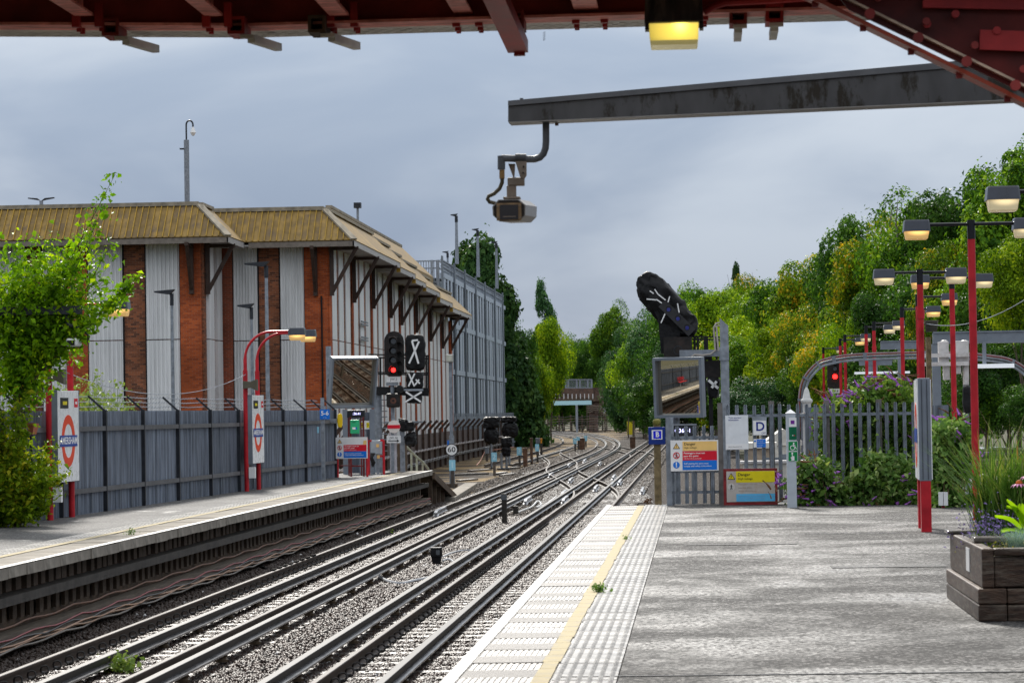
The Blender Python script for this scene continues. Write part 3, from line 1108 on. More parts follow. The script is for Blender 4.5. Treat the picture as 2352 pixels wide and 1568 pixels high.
OCHRE_S = M('ochre_seam', (0.36, 0.22, 0.03), 0.5, var=0.2)
RIDGEM = M('lichened_ridge', (0.27, 0.235, 0.18), 0.8, var=0.3, scale=3)
TIMBER = M('brown_bracket_timber', (0.055, 0.034, 0.026), 0.55, var=0.3)
SOFFIT = M('soffit_board', (0.40, 0.385, 0.37), 0.7, var=0.1)
DARKGAP = M('painted_gap_shade', (0.012, 0.011, 0.014), 0.8)  # near-black colour paints the shade in the gaps beside cladding panels
xB, yB, xA, yA = -15.04, 118.0, -19.58, 114.0
EZ = 8.85
bld = thing('brick_building', 'brick and pale cladding building with ochre metal roof behind the fence', 'building', (xB, yB, -1.36))
w = MB()
w.bb((-36, yA, -1.36), (xA, 140, EZ))
w.bb((xA - 1, yB, -1.36), (xB, 176, EZ - 1.5))
w.bb((xA - 1, yB, EZ - 1.4999), (xB, 135, EZ))
w.build('wall', BR_BROWN, bld)
def ribbed(x0, x1, z0, z1, y, n, dep=0.07, proud=0.1):
    """trapezoid ribbed sheet facing -Y"""
    pr = []
    W = (x1 - x0) / n
    for i in range(n):
        a = x0 + i * W
        pr += [(a, 0), (a + W * .18, 0), (a + W * .34, -dep), (a + W * .66, -dep), (a + W * .82, 0)]
    pr.append((x1, 0))
    vs, fs = [], []
    for xx, d in pr:
        vs += [(xx, y - proud + d, z0), (xx, y - proud + d, z1)]
    k = len(pr)
    for i in range(k - 1):
        fs.append((2 * i, 2 * i + 2, 2 * i + 3, 2 * i + 1))
    n0 = len(vs)
    vs += [(x0, y - .002, z0), (x0, y - .002, z1), (x1, y - .002, z0), (x1, y - .002, z1)]
    fs += [(n0, 0, 1, n0 + 1), (2 * k - 2, n0 + 2, n0 + 3, 2 * k - 1)]
    return MB().add(vs, fs)
def pxX(px, Y): return at(px, 760, Y).x
JZ = 4.85
def front_panel(p0, p1, Y, n):
    x0, x1 = pxX(p0, Y), pxX(p1, Y)
    ribbed(x0, x1, JZ + .02, EZ - .02, Y, n).build('cladding_panel', CLAD, bld)
    ribbed(x0, x1, -1.3, JZ - .02, Y, n).build('cladding_panel', CLAD, bld)
    MB().bb((x0 - .06, Y - .06, -1.3), (x0 - .002, Y - .002, EZ)).bb((x1 + .002, Y - .06, -1.3), (x1 + .06, Y - .002, EZ)).build('shadow_gap_strip', DARKGAP, bld)
for p0, p1 in ((205, 283), (338, 414), (100, 153), (0, 60), (-90, -15)):
    front_panel(p0, p1, yA, 8)
for p0, p1 in ((538, 593), (646, 700)):
    front_panel(p0, p1, yB, 8)
def pier(p0, p1, Y, mt):
    MB().bb((pxX(p0, Y), Y - .16, -1.3), (pxX(p1, Y), Y - .003, EZ - .01)).build('brick_pier', mt, bld)
pier(416, 464, yA, BR_ORANGE); pier(155, 203, yA, BR_ORANGE)
pier(702, 757, yB, BR_ORANGE); pier(506, 536, yB, BR_RED)
# side return of the first block
for a, c in ((114.5, 115.7), (116.5, 117.7)):
    MB().bb((xA + .003, a, JZ + .02), (xA + .13, c, EZ - .02)).bb((xA + .003, a, -1.3), (xA + .13, c, JZ - .02)).build('cladding_panel', CLAD, bld)
# long side: white panels between narrow brick strips, orange piers at the brackets
BRK = [117.8, 125.6, 133.2, 140.8, 146.0, 153.9, 162.0, 169.7, 175.6]
SEC = [(116.8, 135.3, 8.85), (135.3, 142.7, 8.66), (142.7, 148.3, 8.46), (148.3, 156.4, 8.3), (156.4, 164.6, 8.02), (164.6, 178.8, 7.78)]
def ez(Y):
    for a, c, z in SEC:
        if a <= Y < c: return z
    return SEC[-1][2]
for i in range(len(BRK) - 1):
    a, c = BRK[i] + 0.6, BRK[i + 1]
    if i == 0: a = 118.6
    npn = 3 if c - a > 5.5 else 2
    L = (c - a) / npn
    for k in range(npn):
        y0, y1 = a + k * L, a + k * L + L * 0.66
        z1 = min(ez(y0), ez(y1)) - .03
        MB().bb((xB + .003, y0, JZ + .02), (xB + .05, y1, z1)).bb((xB + .003, y0, -1.3), (xB + .05, y1, JZ - .02)).build('cladding_panel', CLAD, bld)
        MB().bb((xB + .003, y1 + .002, -1.3), (xB + .03, y1 + .09, z1)).build('shadow_gap_strip', DARKGAP, bld)
    MB().bb((xB + .003, BRK[i], -1.3), (xB + .04, a - .06, ez(a) - .4)).build('brick_pier', BR_ORANGE, bld)
MB().bb((-18, 175.2, -1.3), (xB + .15, 176.3, 7.4)).build('brick_pier', BR_ORANGE, bld)
# roof
OV, RD, RH = 1.2, 1.4, 1.38
def strip(quad, nrm, nm='roof_panel', mt=OCHRE):
    return MB().prism(quad, Vector(nrm) * 0.04).build(nm, mt, bld)
def roof_front(x0, xe, Y, pitch=0.25):
    """roof face towards -Y, hip at the right end xe (eave corner)"""
    ye = Y - OV
    u = x0
    while u < xe - 0.02:
        u1 = min(u + pitch, xe)
        t0, t1 = min(1, (xe - u) / RD), min(1, (xe - u1) / RD)
        P = lambda uu, t: (uu, ye + RD * t, EZ + RH * t)
        q = [P(u, 0), P(u1 - .006, 0), P(u1 - .006, t1), P(u, t0)] if t1 > 0.01 else [P(u, 0), P(u1, 0), P(u, t0)]
        strip(q, (0, -.7, .7))
        seam = MB()
        seam.bar(Vector(P(u, 0)) + Vector((0, -.05, .05)), Vector(P(u, t0)) + Vector((0, -.05, .05)), .03, .05)
        seam.build('roof_seam', OCHRE_S, bld)
        u += pitch
roof_front(-36 if False else -29.5, xA + OV, yA)
roof_front(xA - .2, xB + OV, yB)
def roof_side(xw, Ya, Yc, z, hip, pitch=0.5, endcap=True):
    xe = xw + OV
    u = Ya
    while u < Yc - 0.02:
        u1 = min(u + pitch, Yc)
        t0 = min(1, (u - Ya) / RD) if hip else 1
        t1 = min(1, (u1 - Ya) / RD) if hip else 1
        P = lambda uu, t: (xe - RD * t, uu, z + RH * t)
        q = [P(u, 0), P(u1 - .012, 0), P(u1 - .012, t1)] + ([P(u, t0)] if t0 > .01 else [])
        strip(q, (.7, 0, .7))
        u += pitch
    # soffit, fascia
    MB().bb((xw, Ya + (OV if hip else 0), z - .16), (xe - .06, Yc, z - .10)).build('soffit', SOFFIT, bld)
    MB().bb((xe - .055, Ya, z - .22), (xe, Yc, z - .003)).build('fascia', SOFFIT, bld)
    # ridge cap
    MB().bar((xe - RD, Ya + (RD if hip else 0), z + RH + .05), (xe - RD, Yc, z + RH + .05), .35, .12).build('ridge_cap', RIDGEM, bld)
for i, (a, c, z) in enumerate(SEC):
    roof_side(xB, a, c, z, i == 0)
    if i < len(SEC) - 1:
        zn = SEC[i + 1][2]
        # lowered front of the next section seen below this soffit
        MB().bb((xB + .1, c - .06, zn - .2), (xB + OV - .18, c - .005, z - .162)).build('gable_board', SOFFIT, bld)
        MB().bb((xB + OV - .175, c - .07, zn - .22), (xB + OV + .015, c - .004, z - .02)).build('gable_trim', OCHRE_S, bld)
roof_side(xA, yA - OV, 116.9, EZ, True)
w = MB()
w.bb((-36, yA - OV + .06, EZ - .16), (xA, yA - .003, EZ - .10))
w.bb((xA - 1, yB - OV + .06, EZ - .162), (xB, yB - .003, EZ - .102))
w.bb((xA, yA - OV + .06, EZ - .161), (xA + OV - .06, yA, EZ - .101))
w.bb((xB + .001, yB - OV + .06, EZ - .163), (xB + OV - .06, yB, EZ - .103))
w.build('soffit', SOFFIT, bld)
w = MB()
w.bb((-36, yA - OV, EZ - .23), (xA + OV, yA - OV + .055, EZ - .012))
w.bb((xA + OV + .2, yB - OV, EZ - .231), (xB + OV, yB - OV + .055, EZ - .013))
w.build('fascia', M('fascia_board', (0.20, 0.17, 0.145), 0.7, var=0.2), bld)
w = MB()
w.bar((-36, yA - OV + RD, EZ + RH + .06), (xA + OV - RD, yA - OV + RD, EZ + RH + .06), .3, .16)
w.bar((xA + OV - RD, yA - OV + RD, EZ + RH + .05), (xA + OV, yA - OV, EZ + .05), .32, .08)
w.bar((xA - 1, yB - OV + RD, EZ + RH + .06), (xB + OV - RD, yB - OV + RD, EZ + RH + .06), .3, .16)
w.bar((xB + OV - RD, yB - OV + RD, EZ + RH + .05), (xB + OV, yB - OV, EZ + .05), .32, .08)
w.build('ridge_cap', RIDGEM, bld)
# flat roof behind the mansards, and the tall rear lean-to
w = MB()
w.bb((-36, yA - OV + RD + .1, EZ), (xA + OV - RD - .1, 140, EZ + RH - .02))
w.bb((xA - 1, yB - OV + RD + .1, EZ), (xB + OV - RD - .1, 135.2, EZ + RH - .021))
w.bb((xA - 1, 135.21, 7.35), (xB + OV - RD - .1, 176, 8.9))
w.build('flat_roof', RIDGEM, bld)
w = MB()
w.prism([(-17.6, 136, 8.9), (-17.6, 136, 11.6), (-17.2, 136, 11.6), (-15.35, 136, 9.8), (-15.35, 136, 8.9)], (0, 33, 0))
w.build('rear_roof', OCHRE, bld)
MB().bar((-17.3, 136, 11.66), (-17.3, 169, 11.66), .3, .14).build('ridge_cap', RIDGEM, bld)
# brackets
def bracket(c, d, z):
    """c: wall point, d: outward unit vector"""
    c, d = Vector(c), Vector(d)
    q = MB()
    q.bar(c + d * .1 + Vector((0, 0, z - .16)), c + d * .1 + Vector((0, 0, z - 2.2)), .16, .2)
    q.bar(c + d * .12 + Vector((0, 0, z - 2.05)), c + d * (OV - .1) + Vector((0, 0, z - .3)), .13, .15)
    q.bar(c + d * .05 + Vector((0, 0, z - .26)), c + d * (OV + .02) + Vector((0, 0, z - .26)), .14, .14)
    q.build('eaves_bracket', TIMBER, bld)
for Y in BRK:
    bracket((xB + .05, Y, 0), (1, 0, 0), ez(Y + .05))
bracket((pxX(728, yB), yB - .16, 0), (0, -1, 0), EZ)
bracket((pxX(444, yA), yA - .16, 0), (0, -1, 0), EZ)
bracket((xA + .02, yA + .3, 0), (1, 0, 0), EZ)
MB().cyl((pxX(741, yB), yB - .22, -1.2), (pxX(741, yB), yB - .22, EZ - 2.2), .04, 6).build('downpipe', BLACK, bld)
# small ladder-like aerials on the long wall
for z in (5.75, 5.05):
    MB().bb((xB + .15, 127.9, z), (xB + .2, 130.4, z + .06)).bb((xB + .15, 127.9, z + .12), (xB + .2, 130.4, z + .18)).build('cable_bracket', GREYPAINT, bld)

# ================================================================== multi-storey car park
CPX, C0, C1 = -15.5, 178.5, 236.0
cp = thing('car_park_building', 'multi storey car park clad in pale vertical fins behind the brick building', 'building', (CPX, 200, -1.36))
FIN = M('pale_fin', (0.40, 0.45, 0.52), 0.45, var=0.08, rnd=0.08)
FRM = M('grey_frame', (0.13, 0.15, 0.175), 0.5, var=0.15)
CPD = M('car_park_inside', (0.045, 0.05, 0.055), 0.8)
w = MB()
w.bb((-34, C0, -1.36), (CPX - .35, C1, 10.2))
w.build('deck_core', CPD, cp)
for z in (1.35, 4.4, 7.4, 10.35):
    MB().bb((CPX - .3, C0, z - .16), (CPX, C1, z + .16)).build('floor_band', FIN, cp)
finm = MB()
finm.bb((0, 0, 0), (.05, 1.0, 2.66))
FM = finm.mesh('cladding_fin', FIN)
for lv, z in enumerate((-1.3, 1.53, 4.57, 7.55)):
    yq = C0 + .2
    i = 0
    while yq < C1 - 1:
        inst('cladding_fin', FM, cp, (CPX - .1 + (i % 3) * .02, yq, z), rz=-R(1))
        yq += 2.28
        i += 1
POSTY = [176.5, 185.5, 194, 203.7, 212.6, 223, 232]
for Y in POSTY:
    MB().bb((CPX + .0, Y - .3, -1.3), (CPX + .09, Y + .3, 11.45)).build('column', FRM, cp)
w = MB()
for z in (10.9, 11.3):
    w.bb((CPX - .25, C0, z), (CPX - .12, C1, z + .06))
yq = C0
while yq < C1:
    w.bb((CPX - .2, yq, 10.5), (CPX - .16, yq + .05, 11.35))
    yq += .55
w.build('parapet_railing', GALV, cp)
# stair tower railing at the near end
w = MB()
a0 = at(948, 600, 177)
a1 = at(1006, 600, 177)
for z in (a0.z, a0.z - .45, a0.z - 1.3):
    w.bb((a0.x, 177, z - .04), (a1.x, 177.1, z + .04))
    w.bb((a1.x, 177, z - .04), (a1.x + .1, 184, z + .04))
k = a0.x
while k < a1.x:
    w.bb((k, 177.02, a0.z - 1.3), (k + .05, 177.08, a0.z))
    k += .16
for k in (a0.x, (a0.x * .25 + a1.x * .75), a1.x):
    w.bb((k - .08, 176.9, a0.z - 2.2), (k + .08, 177.0, a0.z + .05))
w.build('stair_railing', GALV, cp)
MB().bb((a0.x - 3, 177.2, 3), (a1.x + .1, 178.4, a0.z - 1.3)).build('stair_tower', FRM, cp)
def street_lamp(px, ptop, pbot, Y, head_px, label, group, thick=.07, z0=-1.36, dome=False):
    t0 = at(px, ptop, Y)
    b0 = at(px + (pbot - ptop) * .015, pbot, Y)
    zb = z0 if z0 is not None else b0.z
    t = thing('lamp_post', label, 'lamp post', (b0.x, Y, zb), group)
    q = MB()
    q.tube([(b0.x, Y, zb), (b0.x, Y, zb + (t0.z - zb) * .5), (b0.x, Y, t0.z)], [thick, thick * .8, thick * .6], 8)
    q.build('pole', GALV, t, smooth=True)
    hx = head_px * mpp(Y)
    s = 1 if hx > 0 else -1
    q = MB()
    q.add([(b0.x + .06 * s, Y - .13, t0.z + .02), (b0.x + hx, Y - .10, t0.z + .10), (b0.x + hx, Y + .10, t0.z + .10), (b0.x + .06 * s, Y + .13, t0.z + .02),
           (b0.x - .1 * s, Y - .13, t0.z + .2), (b0.x + hx, Y - .10, t0.z + .15), (b0.x + hx, Y + .10, t0.z + .15), (b0.x - .1 * s, Y + .13, t0.z + .2)],
          [(0, 1, 2, 3), (4, 7, 6, 5), (0, 4, 5, 1), (1, 5, 6, 2), (2, 6, 7, 3), (3, 7, 4, 0)])
    q.build('lamp_head', DKGREY, t)
    MB().cyl((b0.x, Y, t0.z - .35), (b0.x, Y, t0.z + .06), thick * .8, 8).build('bracket', DKGREY, t)
    return t
street_lamp(1048, 498, 610, 185.5, -13, 'tallest lamp on the car park roof edge', 'car park roof lamps', .13, 11.4)
street_lamp(1097, 531, 640, 203.7, -13, 'middle lamp on the car park roof edge', 'car park roof lamps', .13, 11.4)
street_lamp(1140, 560, 660, 223, -13, 'lamp with a dome camera at the far end of the car park roof', 'car park roof lamps', .13, 11.4)
street_lamp(1028, 582, 640, 240, -12, 'short lamp standing behind the car park stair tower', 'car park roof lamps', .13, 10.2)
street_lamp(611, 614, 940, 96, -50, 'tall galvanised lamp post in front of the brick building recess', None, .09)
street_lamp(577, 710, 940, 100, -32, 'shorter galvanised lamp post beside the tall one at the building recess', None, .08)
street_lamp(394, 678, 940, 98, -40, 'galvanised lamp post before the cladding panel left of the orange pier', None, .08)
# roof-top masts
def mast(px, ptop, pbot, Y, label, z0):
    a, b_ = at(px, ptop, Y), at(px, pbot, Y)
    t = thing('camera_mast', label, 'mast', (b_.x, Y, z0))
    return t, a, b_
t, a, b_ = mast(430, 300, 468, 150, 'tall mast with a hooked arm and dome camera above the ochre roof', -1.36)
top = a.z
MB().tube([(b_.x, 150, -1.36), (b_.x, 150, top - .5)], .14, 8).build('pole', GALV, t, smooth=True)
pts = [(b_.x, 150, top - .5), (b_.x, 150, top + .3)] + [(b_.x + .18 + .18 * math.cos(R(q)), 150, top + .3 + .22 * math.sin(R(q))) for q in range(180, -1, -20)] + [(b_.x + .36, 150, top + .1)]
MB().tube(pts, .045, 8).build('hook_arm', DKGREY, t, smooth=True)
MB().lathe([(.05, .3), (.14, .05), (.16, 0), (.11, -.06), (.08, -.14), (.02, -.17)], (b_.x + .36, 150, top - .12), 12).build('dome_camera', WHITEP, t, smooth=True)
MB().bb((b_.x - .35, 149.9, top - 1.0), (b_.x + .1, 150.1, top - .93)).build('crossbar', DKGREY, t)
t, a, b_ = mast(822, 478, 520, 160, 'short mast with a square floodlight above the ochre roof ridge', 10.2)
MB().tube([(b_.x, 160, 9), (b_.x, 160, a.z)], .07, 8).build('pole', GALV, t)
MB().bb((b_.x - .2, 159.8, a.z), (b_.x + .2, 160.2, a.z + .3)).build('floodlight', DKGREY, t)
t, a, b_ = mast(95, 462, 470, 150, 'twin winged lamp rising just above the left roof ridge', -1.36)
MB().tube([(b_.x, 150, -1.36), (b_.x, 150, a.z)], .1, 8).build('pole', GALV, t)
for s in (-1, 1):
    MB().prism([(b_.x, 149.9, a.z), (b_.x + s * .25, 149.9, a.z + .06), (b_.x + s * .7, 149.9, a.z + .14), (b_.x + s * .7, 149.9, a.z + .19), (b_.x + s * .2, 149.9, a.z + .15)], (0, .2, 0)).build('lamp_head', DKGREY, t)
# ================================================================== shared fittings
from mathutils import noise as mnoise
def lens_mat(name, col, glow, strength):
    """ribbed plastic diffuser, brightest close to the lamp inside its top"""
    m = bpy.data.materials.new(name)
    m.use_nodes = True
    n, l = m.node_tree.nodes, m.node_tree.links
    b = n['Principled BSDF']
    b.inputs['Base Color'].default_value = (*col, 1)
    b.inputs['Roughness'].default_value = .3
    tc = n.new('ShaderNodeTexCoord')
    vd = n.new('ShaderNodeVectorMath')
    vd.operation = 'DISTANCE'
    vd.inputs[1].default_value = (.55, .3, .95)
    l.new(tc.outputs['Generated'], vd.inputs[0])
    mr = n.new('ShaderNodeMapRange')
    mr.interpolation_type = 'SMOOTHERSTEP'
    mr.inputs['From Min'].default_value = .15
    mr.inputs['From Max'].default_value = .75
    mr.inputs['To Min'].default_value = strength * 3.2
    mr.inputs['To Max'].default_value = strength * .55
    l.new(vd.outputs['Value'], mr.inputs[0])
    l.new(mr.outputs[0], b.inputs['Emission Strength'])
    b.inputs['Emission Color'].default_value = (*glow, 1)
    return m
LENS = lens_mat('amber_lens', (.6, .42, .18), (1.0, .55, .16), .42)
LENS2 = lens_mat('pale_lens', (.6, .54, .36), (1.0, .76, .40), .26)
HOOD = M('lamp_hood', (0.026, 0.031, 0.046), 0.3, var=0.2, spec=0.6)
def lamp_head(t, c, w=.38, d=.34, hh=.165, lh=.115, lens=None, name='lamp_head'):
    """hooded box lamp hanging with its top at c.z; d runs along Y"""
    c = Vector(c)
    q = MB()
    def ring(z, w_, d_, ch=.02):
        return [(c.x - w_ / 2 + ch, c.y - d_ / 2, z), (c.x + w_ / 2 - ch, c.y - d_ / 2, z), (c.x + w_ / 2, c.y - d_ / 2 + ch, z), (c.x + w_ / 2, c.y + d_ / 2 - ch, z),
                (c.x + w_ / 2 - ch, c.y + d_ / 2, z), (c.x - w_ / 2 + ch, c.y + d_ / 2, z), (c.x - w_ / 2, c.y + d_ / 2 - ch, z), (c.x - w_ / 2, c.y - d_ / 2 + ch, z)]
    rs_ = [ring(c.z, w * .90, d * .86), ring(c.z - .018, w * .94, d * .92), ring(c.z - hh * .8, w, d), ring(c.z - hh, w * 1.02, d * 1.02), ring(c.z - hh, w * .96, d * .96)]
    vs = [p for r_ in rs_ for p in r_]
    fs = [tuple(range(8))[::-1]]
    for i in range(len(rs_) - 1):
        fs += [(i * 8 + j, i * 8 + (j + 1) % 8, (i + 1) * 8 + (j + 1) % 8, (i + 1) * 8 + j) for j in range(8)]
    fs.append(tuple(range(32, 40)))
    q.add(vs, fs)
    h = q.build(name, HOOD, t)
    q = MB()
    rs_ = [ring(c.z - hh + .002, w * .92, d * .9, .015), ring(c.z - hh - lh * .9, w * .82, d * .8, .015), ring(c.z - hh - lh, w * .76, d * .74, .012)]
    vs = [p for r_ in rs_ for p in r_]
    fs = [tuple(range(8))]
    for i in range(2):
        fs += [(i * 8 + j, i * 8 + (j + 1) % 8, (i + 1) * 8 + (j + 1) % 8, (i + 1) * 8 + j) for j in range(8)]
    fs.append(tuple(range(16, 24)))
    q.add(vs, fs)
    q.build('lens', lens or LENS, h)
    return h
def crumple(c, size, seed=0, amp=.03, n=7, p=5.0, freq=6.0):
    """box wrapped in loose sheeting"""
    c = Vector(c)
    q = MB()
    for ax in range(3):
        for s in (-1, 1):
            vs, fs = [], []
            for i in range(n + 1):
                for j in range(n + 1):
                    a, b_ = 2 * i / n - 1, 2 * j / n - 1
                    v = [0, 0, 0]
                    v[ax] = s; v[(ax + 1) % 3] = a; v[(ax + 2) % 3] = b_
                    L = (abs(v[0]) ** p + abs(v[1]) ** p + abs(v[2]) ** p) ** (1 / p)
                    v = Vector(v) / L
                    w_ = Vector((v.x * size[0] / 2, v.y * size[1] / 2, v.z * size[2] / 2))
                    nn = mnoise.noise_vector((w_ + Vector((seed * 3.1, seed, 0))) * freq) + mnoise.noise_vector((w_ + Vector((seed * 1.1, 5, 0))) * freq * 2.3) * .5
                    vs.append(c + w_ + nn * amp)
            for i in range(n):
                for j in range(n):
                    k = i * (n + 1) + j
                    fs.append((k, k + 1, k + n + 2, k + n + 1) if s > 0 else (k, k + n + 1, k + n + 2, k + 1))
            q.add(vs, fs)
    return q
TARP = M('black_sheeting', (0.006, 0.006, 0.007), 0.5, var=0.3, scale=12, bump=0.5, bscale=14)
TAPE = M('white_tape', (0.74, 0.74, 0.74), 0.45, var=0.06)
def strip_px(q, p0, p1, Y, w, dep=.01):
    a, b_ = at(*p0, Y), at(*p1, Y)
    q.bar(a, b_, dep, w, up=(b_ - a).cross(Vector((0, 1, 0))))
    return q
def rect_px(px0, py0, px1, py1, Y, th=.02, q=None):
    a, b_ = at(px0, py0, Y), at(px1, py1, Y)
    return (q or MB()).bb((a.x, Y, a.z), (b_.x, Y + th, b_.z))
def disc_px(px, py, rpx, Y, th=.02, n=24, q=None):
    c = at(px, py, Y)
    rr = rpx * mpp(Y)
    return (q or MB()).lathe([(rr, 0), (rr, th)], c, n, 'y')
def ring_px(px, py, r0, r1, Y, th=.004, n=28, q=None):
    c = at(px, py, Y)
    a, b_ = r0 * mpp(Y), r1 * mpp(Y)
    vs, fs = [], []
    for i in range(n):
        t_ = 2 * math.pi * i / n
        for rr in (a, b_):
            for dy in (0, th):
                vs.append((c.x + rr * math.cos(t_), Y + dy, c.z + rr * math.sin(t_)))
    for i in range(n):
        k, m_ = i * 4, ((i + 1) % n) * 4
        fs += [(k, k + 2, m_ + 2, m_), (k + 1, m_ + 1, m_ + 3, k + 3), (k, m_, m_ + 1, k + 1), (k + 2, k + 3, m_ + 3, m_ + 2)]
    return (q or MB()).add(vs, fs)
def text_px(body, px, py, cap, Y, mat, parent, align='CENTER', bold=0.0, sx=1.0, name='lettering'):
    return text(name, body, cap * mpp(Y), mat, parent, at(px, py, Y), align=align, bold=bold, sx=sx)
INK_K = M('black_ink', (0.012, 0.012, 0.013), 0.5, var=0, rnd=0)
INK_W = M('white_ink', (0.78, 0.78, 0.78), 0.4, var=0, rnd=0)
INK_B = M('navy_ink', (0.015, 0.03, 0.22), 0.4, var=0, rnd=0)
P_BLUE = M('blue_panel', (0.010, 0.16, 0.62), 0.35, var=0.05, rnd=0)
P_RED = M('red_panel', (0.62, 0.012, 0.03), 0.35, var=0.06, rnd=0)
P_AMB = M('faded_amber_panel', (0.80, 0.52, 0.18), 0.4, var=0.05, rnd=0)
P_YEL = M('yellow_panel', (0.70, 0.58, 0.01), 0.35, var=0.06, rnd=0)
P_GRN = M('green_panel', (0.005, 0.22, 0.06), 0.35, var=0.06, rnd=0)
LBLUE = M('sky_blue_plate', (0.30, 0.62, 0.78), 0.4, var=0.06)

# ================================================================== left fence
fA, fB = Vector((-10.86, 52.09, 0)), Vector((-9.99, 75.9, 0))
fd = (fB - fA).normalized()
fn = Vector((fd.y, -fd.x, 0))
FH = 1.84
fen = thing('security_fence', 'grey corrugated steel fence with barbed wire along the far platform', 'fence', (-11.0, 47, 0))
SHEET = M('weathered_sheet', (0.165, 0.19, 0.235), 0.5, metal=0.25, var=0.35, scale=2.2, stretch=(4, 4, .5), rnd=0.24, dirt=0.45, dcol=(0.075, 0.085, 0.105), dscale=1.6)
FRAIL = M('fence_rail', (0.10, 0.10, 0.105), 0.55, var=0.25)
FPOST = M('fence_post', (0.024, 0.027, 0.034), 0.5, var=0.25)
post_px = [(0, 1207), (50, 1199), (135, 1187), (237, 1174), (325, 1161), (405, 1151), (480, 1139), (545, 1131), (593, 1123), (648, 1115), (699, 1108), (738, 1101), (768, 1097)]
ts = []
for px, py in post_px:
    # where the sight line meets the fence plane
    d = ray(px, 1000); d.z = 0
    # solve CAM+ d*s = fA + fd*t
    den = d.x * fd.y - d.y * fd.x
    s_ = (fA.x * fd.y - fA.y * fd.x) / den
    p = d * s_
    ts.append((p - fA).dot(fd))
ts = [ts[0] - 2.7 * k for k in range(9, 0, -1)] + ts
for i in range(len(ts) - 1):
    L = ts[i + 1] - ts[i]
    n = max(8, int(L / 0.062))
    vs, fs = [], []
    W = L / n
    k = 0
    for j in range(n):
        for a, dd in ((0, 0), (.3, .0), (.42, .03), (.88, .03)):
            u = ts[i] + (j + a) * W
            p = fA + fd * u - fn * (.03 - dd + rs.uniform(-.004, .004))
            vs += [(p.x, p.y, -.01), (p.x, p.y, FH)]
    for j in range(len(vs) // 2 - 1):
        fs.append((2 * j, 2 * j + 2, 2 * j + 3, 2 * j + 1))
    MB().add(vs, fs).build('sheet_panel', SHEET, fen)
    a, b_ = fA + fd * (ts[i] + .05), fA + fd * (ts[i + 1] - .05)
    q = MB()
    for z in (1.52, .42):
        q.bar(a + fn * .045 + Vector((0, 0, z)), b_ + fn * .045 + Vector((0, 0, z)), .04, .085)
    q.build('rail', FRAIL, fen)
    q = MB()
    for f in (.35, .68):
        p = a.lerp(b_, f) + fn * .03
        q.bar(p + Vector((0, 0, .02)), p + Vector((0, 0, .4)), .025, .025)
    q.build('foot_stay', GREYPAINT, fen)
for t_ in ts:
    p = fA + fd * t_ + fn * .035
    MB().bb((p.x - .035, p.y - .035, 0), (p.x + .035, p.y + .035, FH + .02)).build('post', FPOST, fen)
    MB().bar(p + Vector((0, 0, FH)), p + fn * -.02 + Vector((-.28, -.05, FH + .28)), .04, .04).build('barbed_arm', FPOST, fen)
for k, f in enumerate((.3, .62, .95)):
    pts = []
    for i in range(len(ts) - 1):
        for u in (0, .5):
            tt = ts[i] + (ts[i + 1] - ts[i]) * u
            p = fA + fd * tt + Vector((-.28 * f, -.05 * f, FH + .28 * f - (.02 if u else 0)))
            pts.append(p)
    q = MB().tube(pts, .006, 4)
    for i in range(len(pts) - 1):
        for u in range(6):
            p = pts[i].lerp(pts[i + 1], u / 6)
            q.bar(p + Vector((-.02, 0, -.025)), p + Vector((.02, .01, .025)), .006, .006)
    q.build('barbed_wire', GALV, fen)

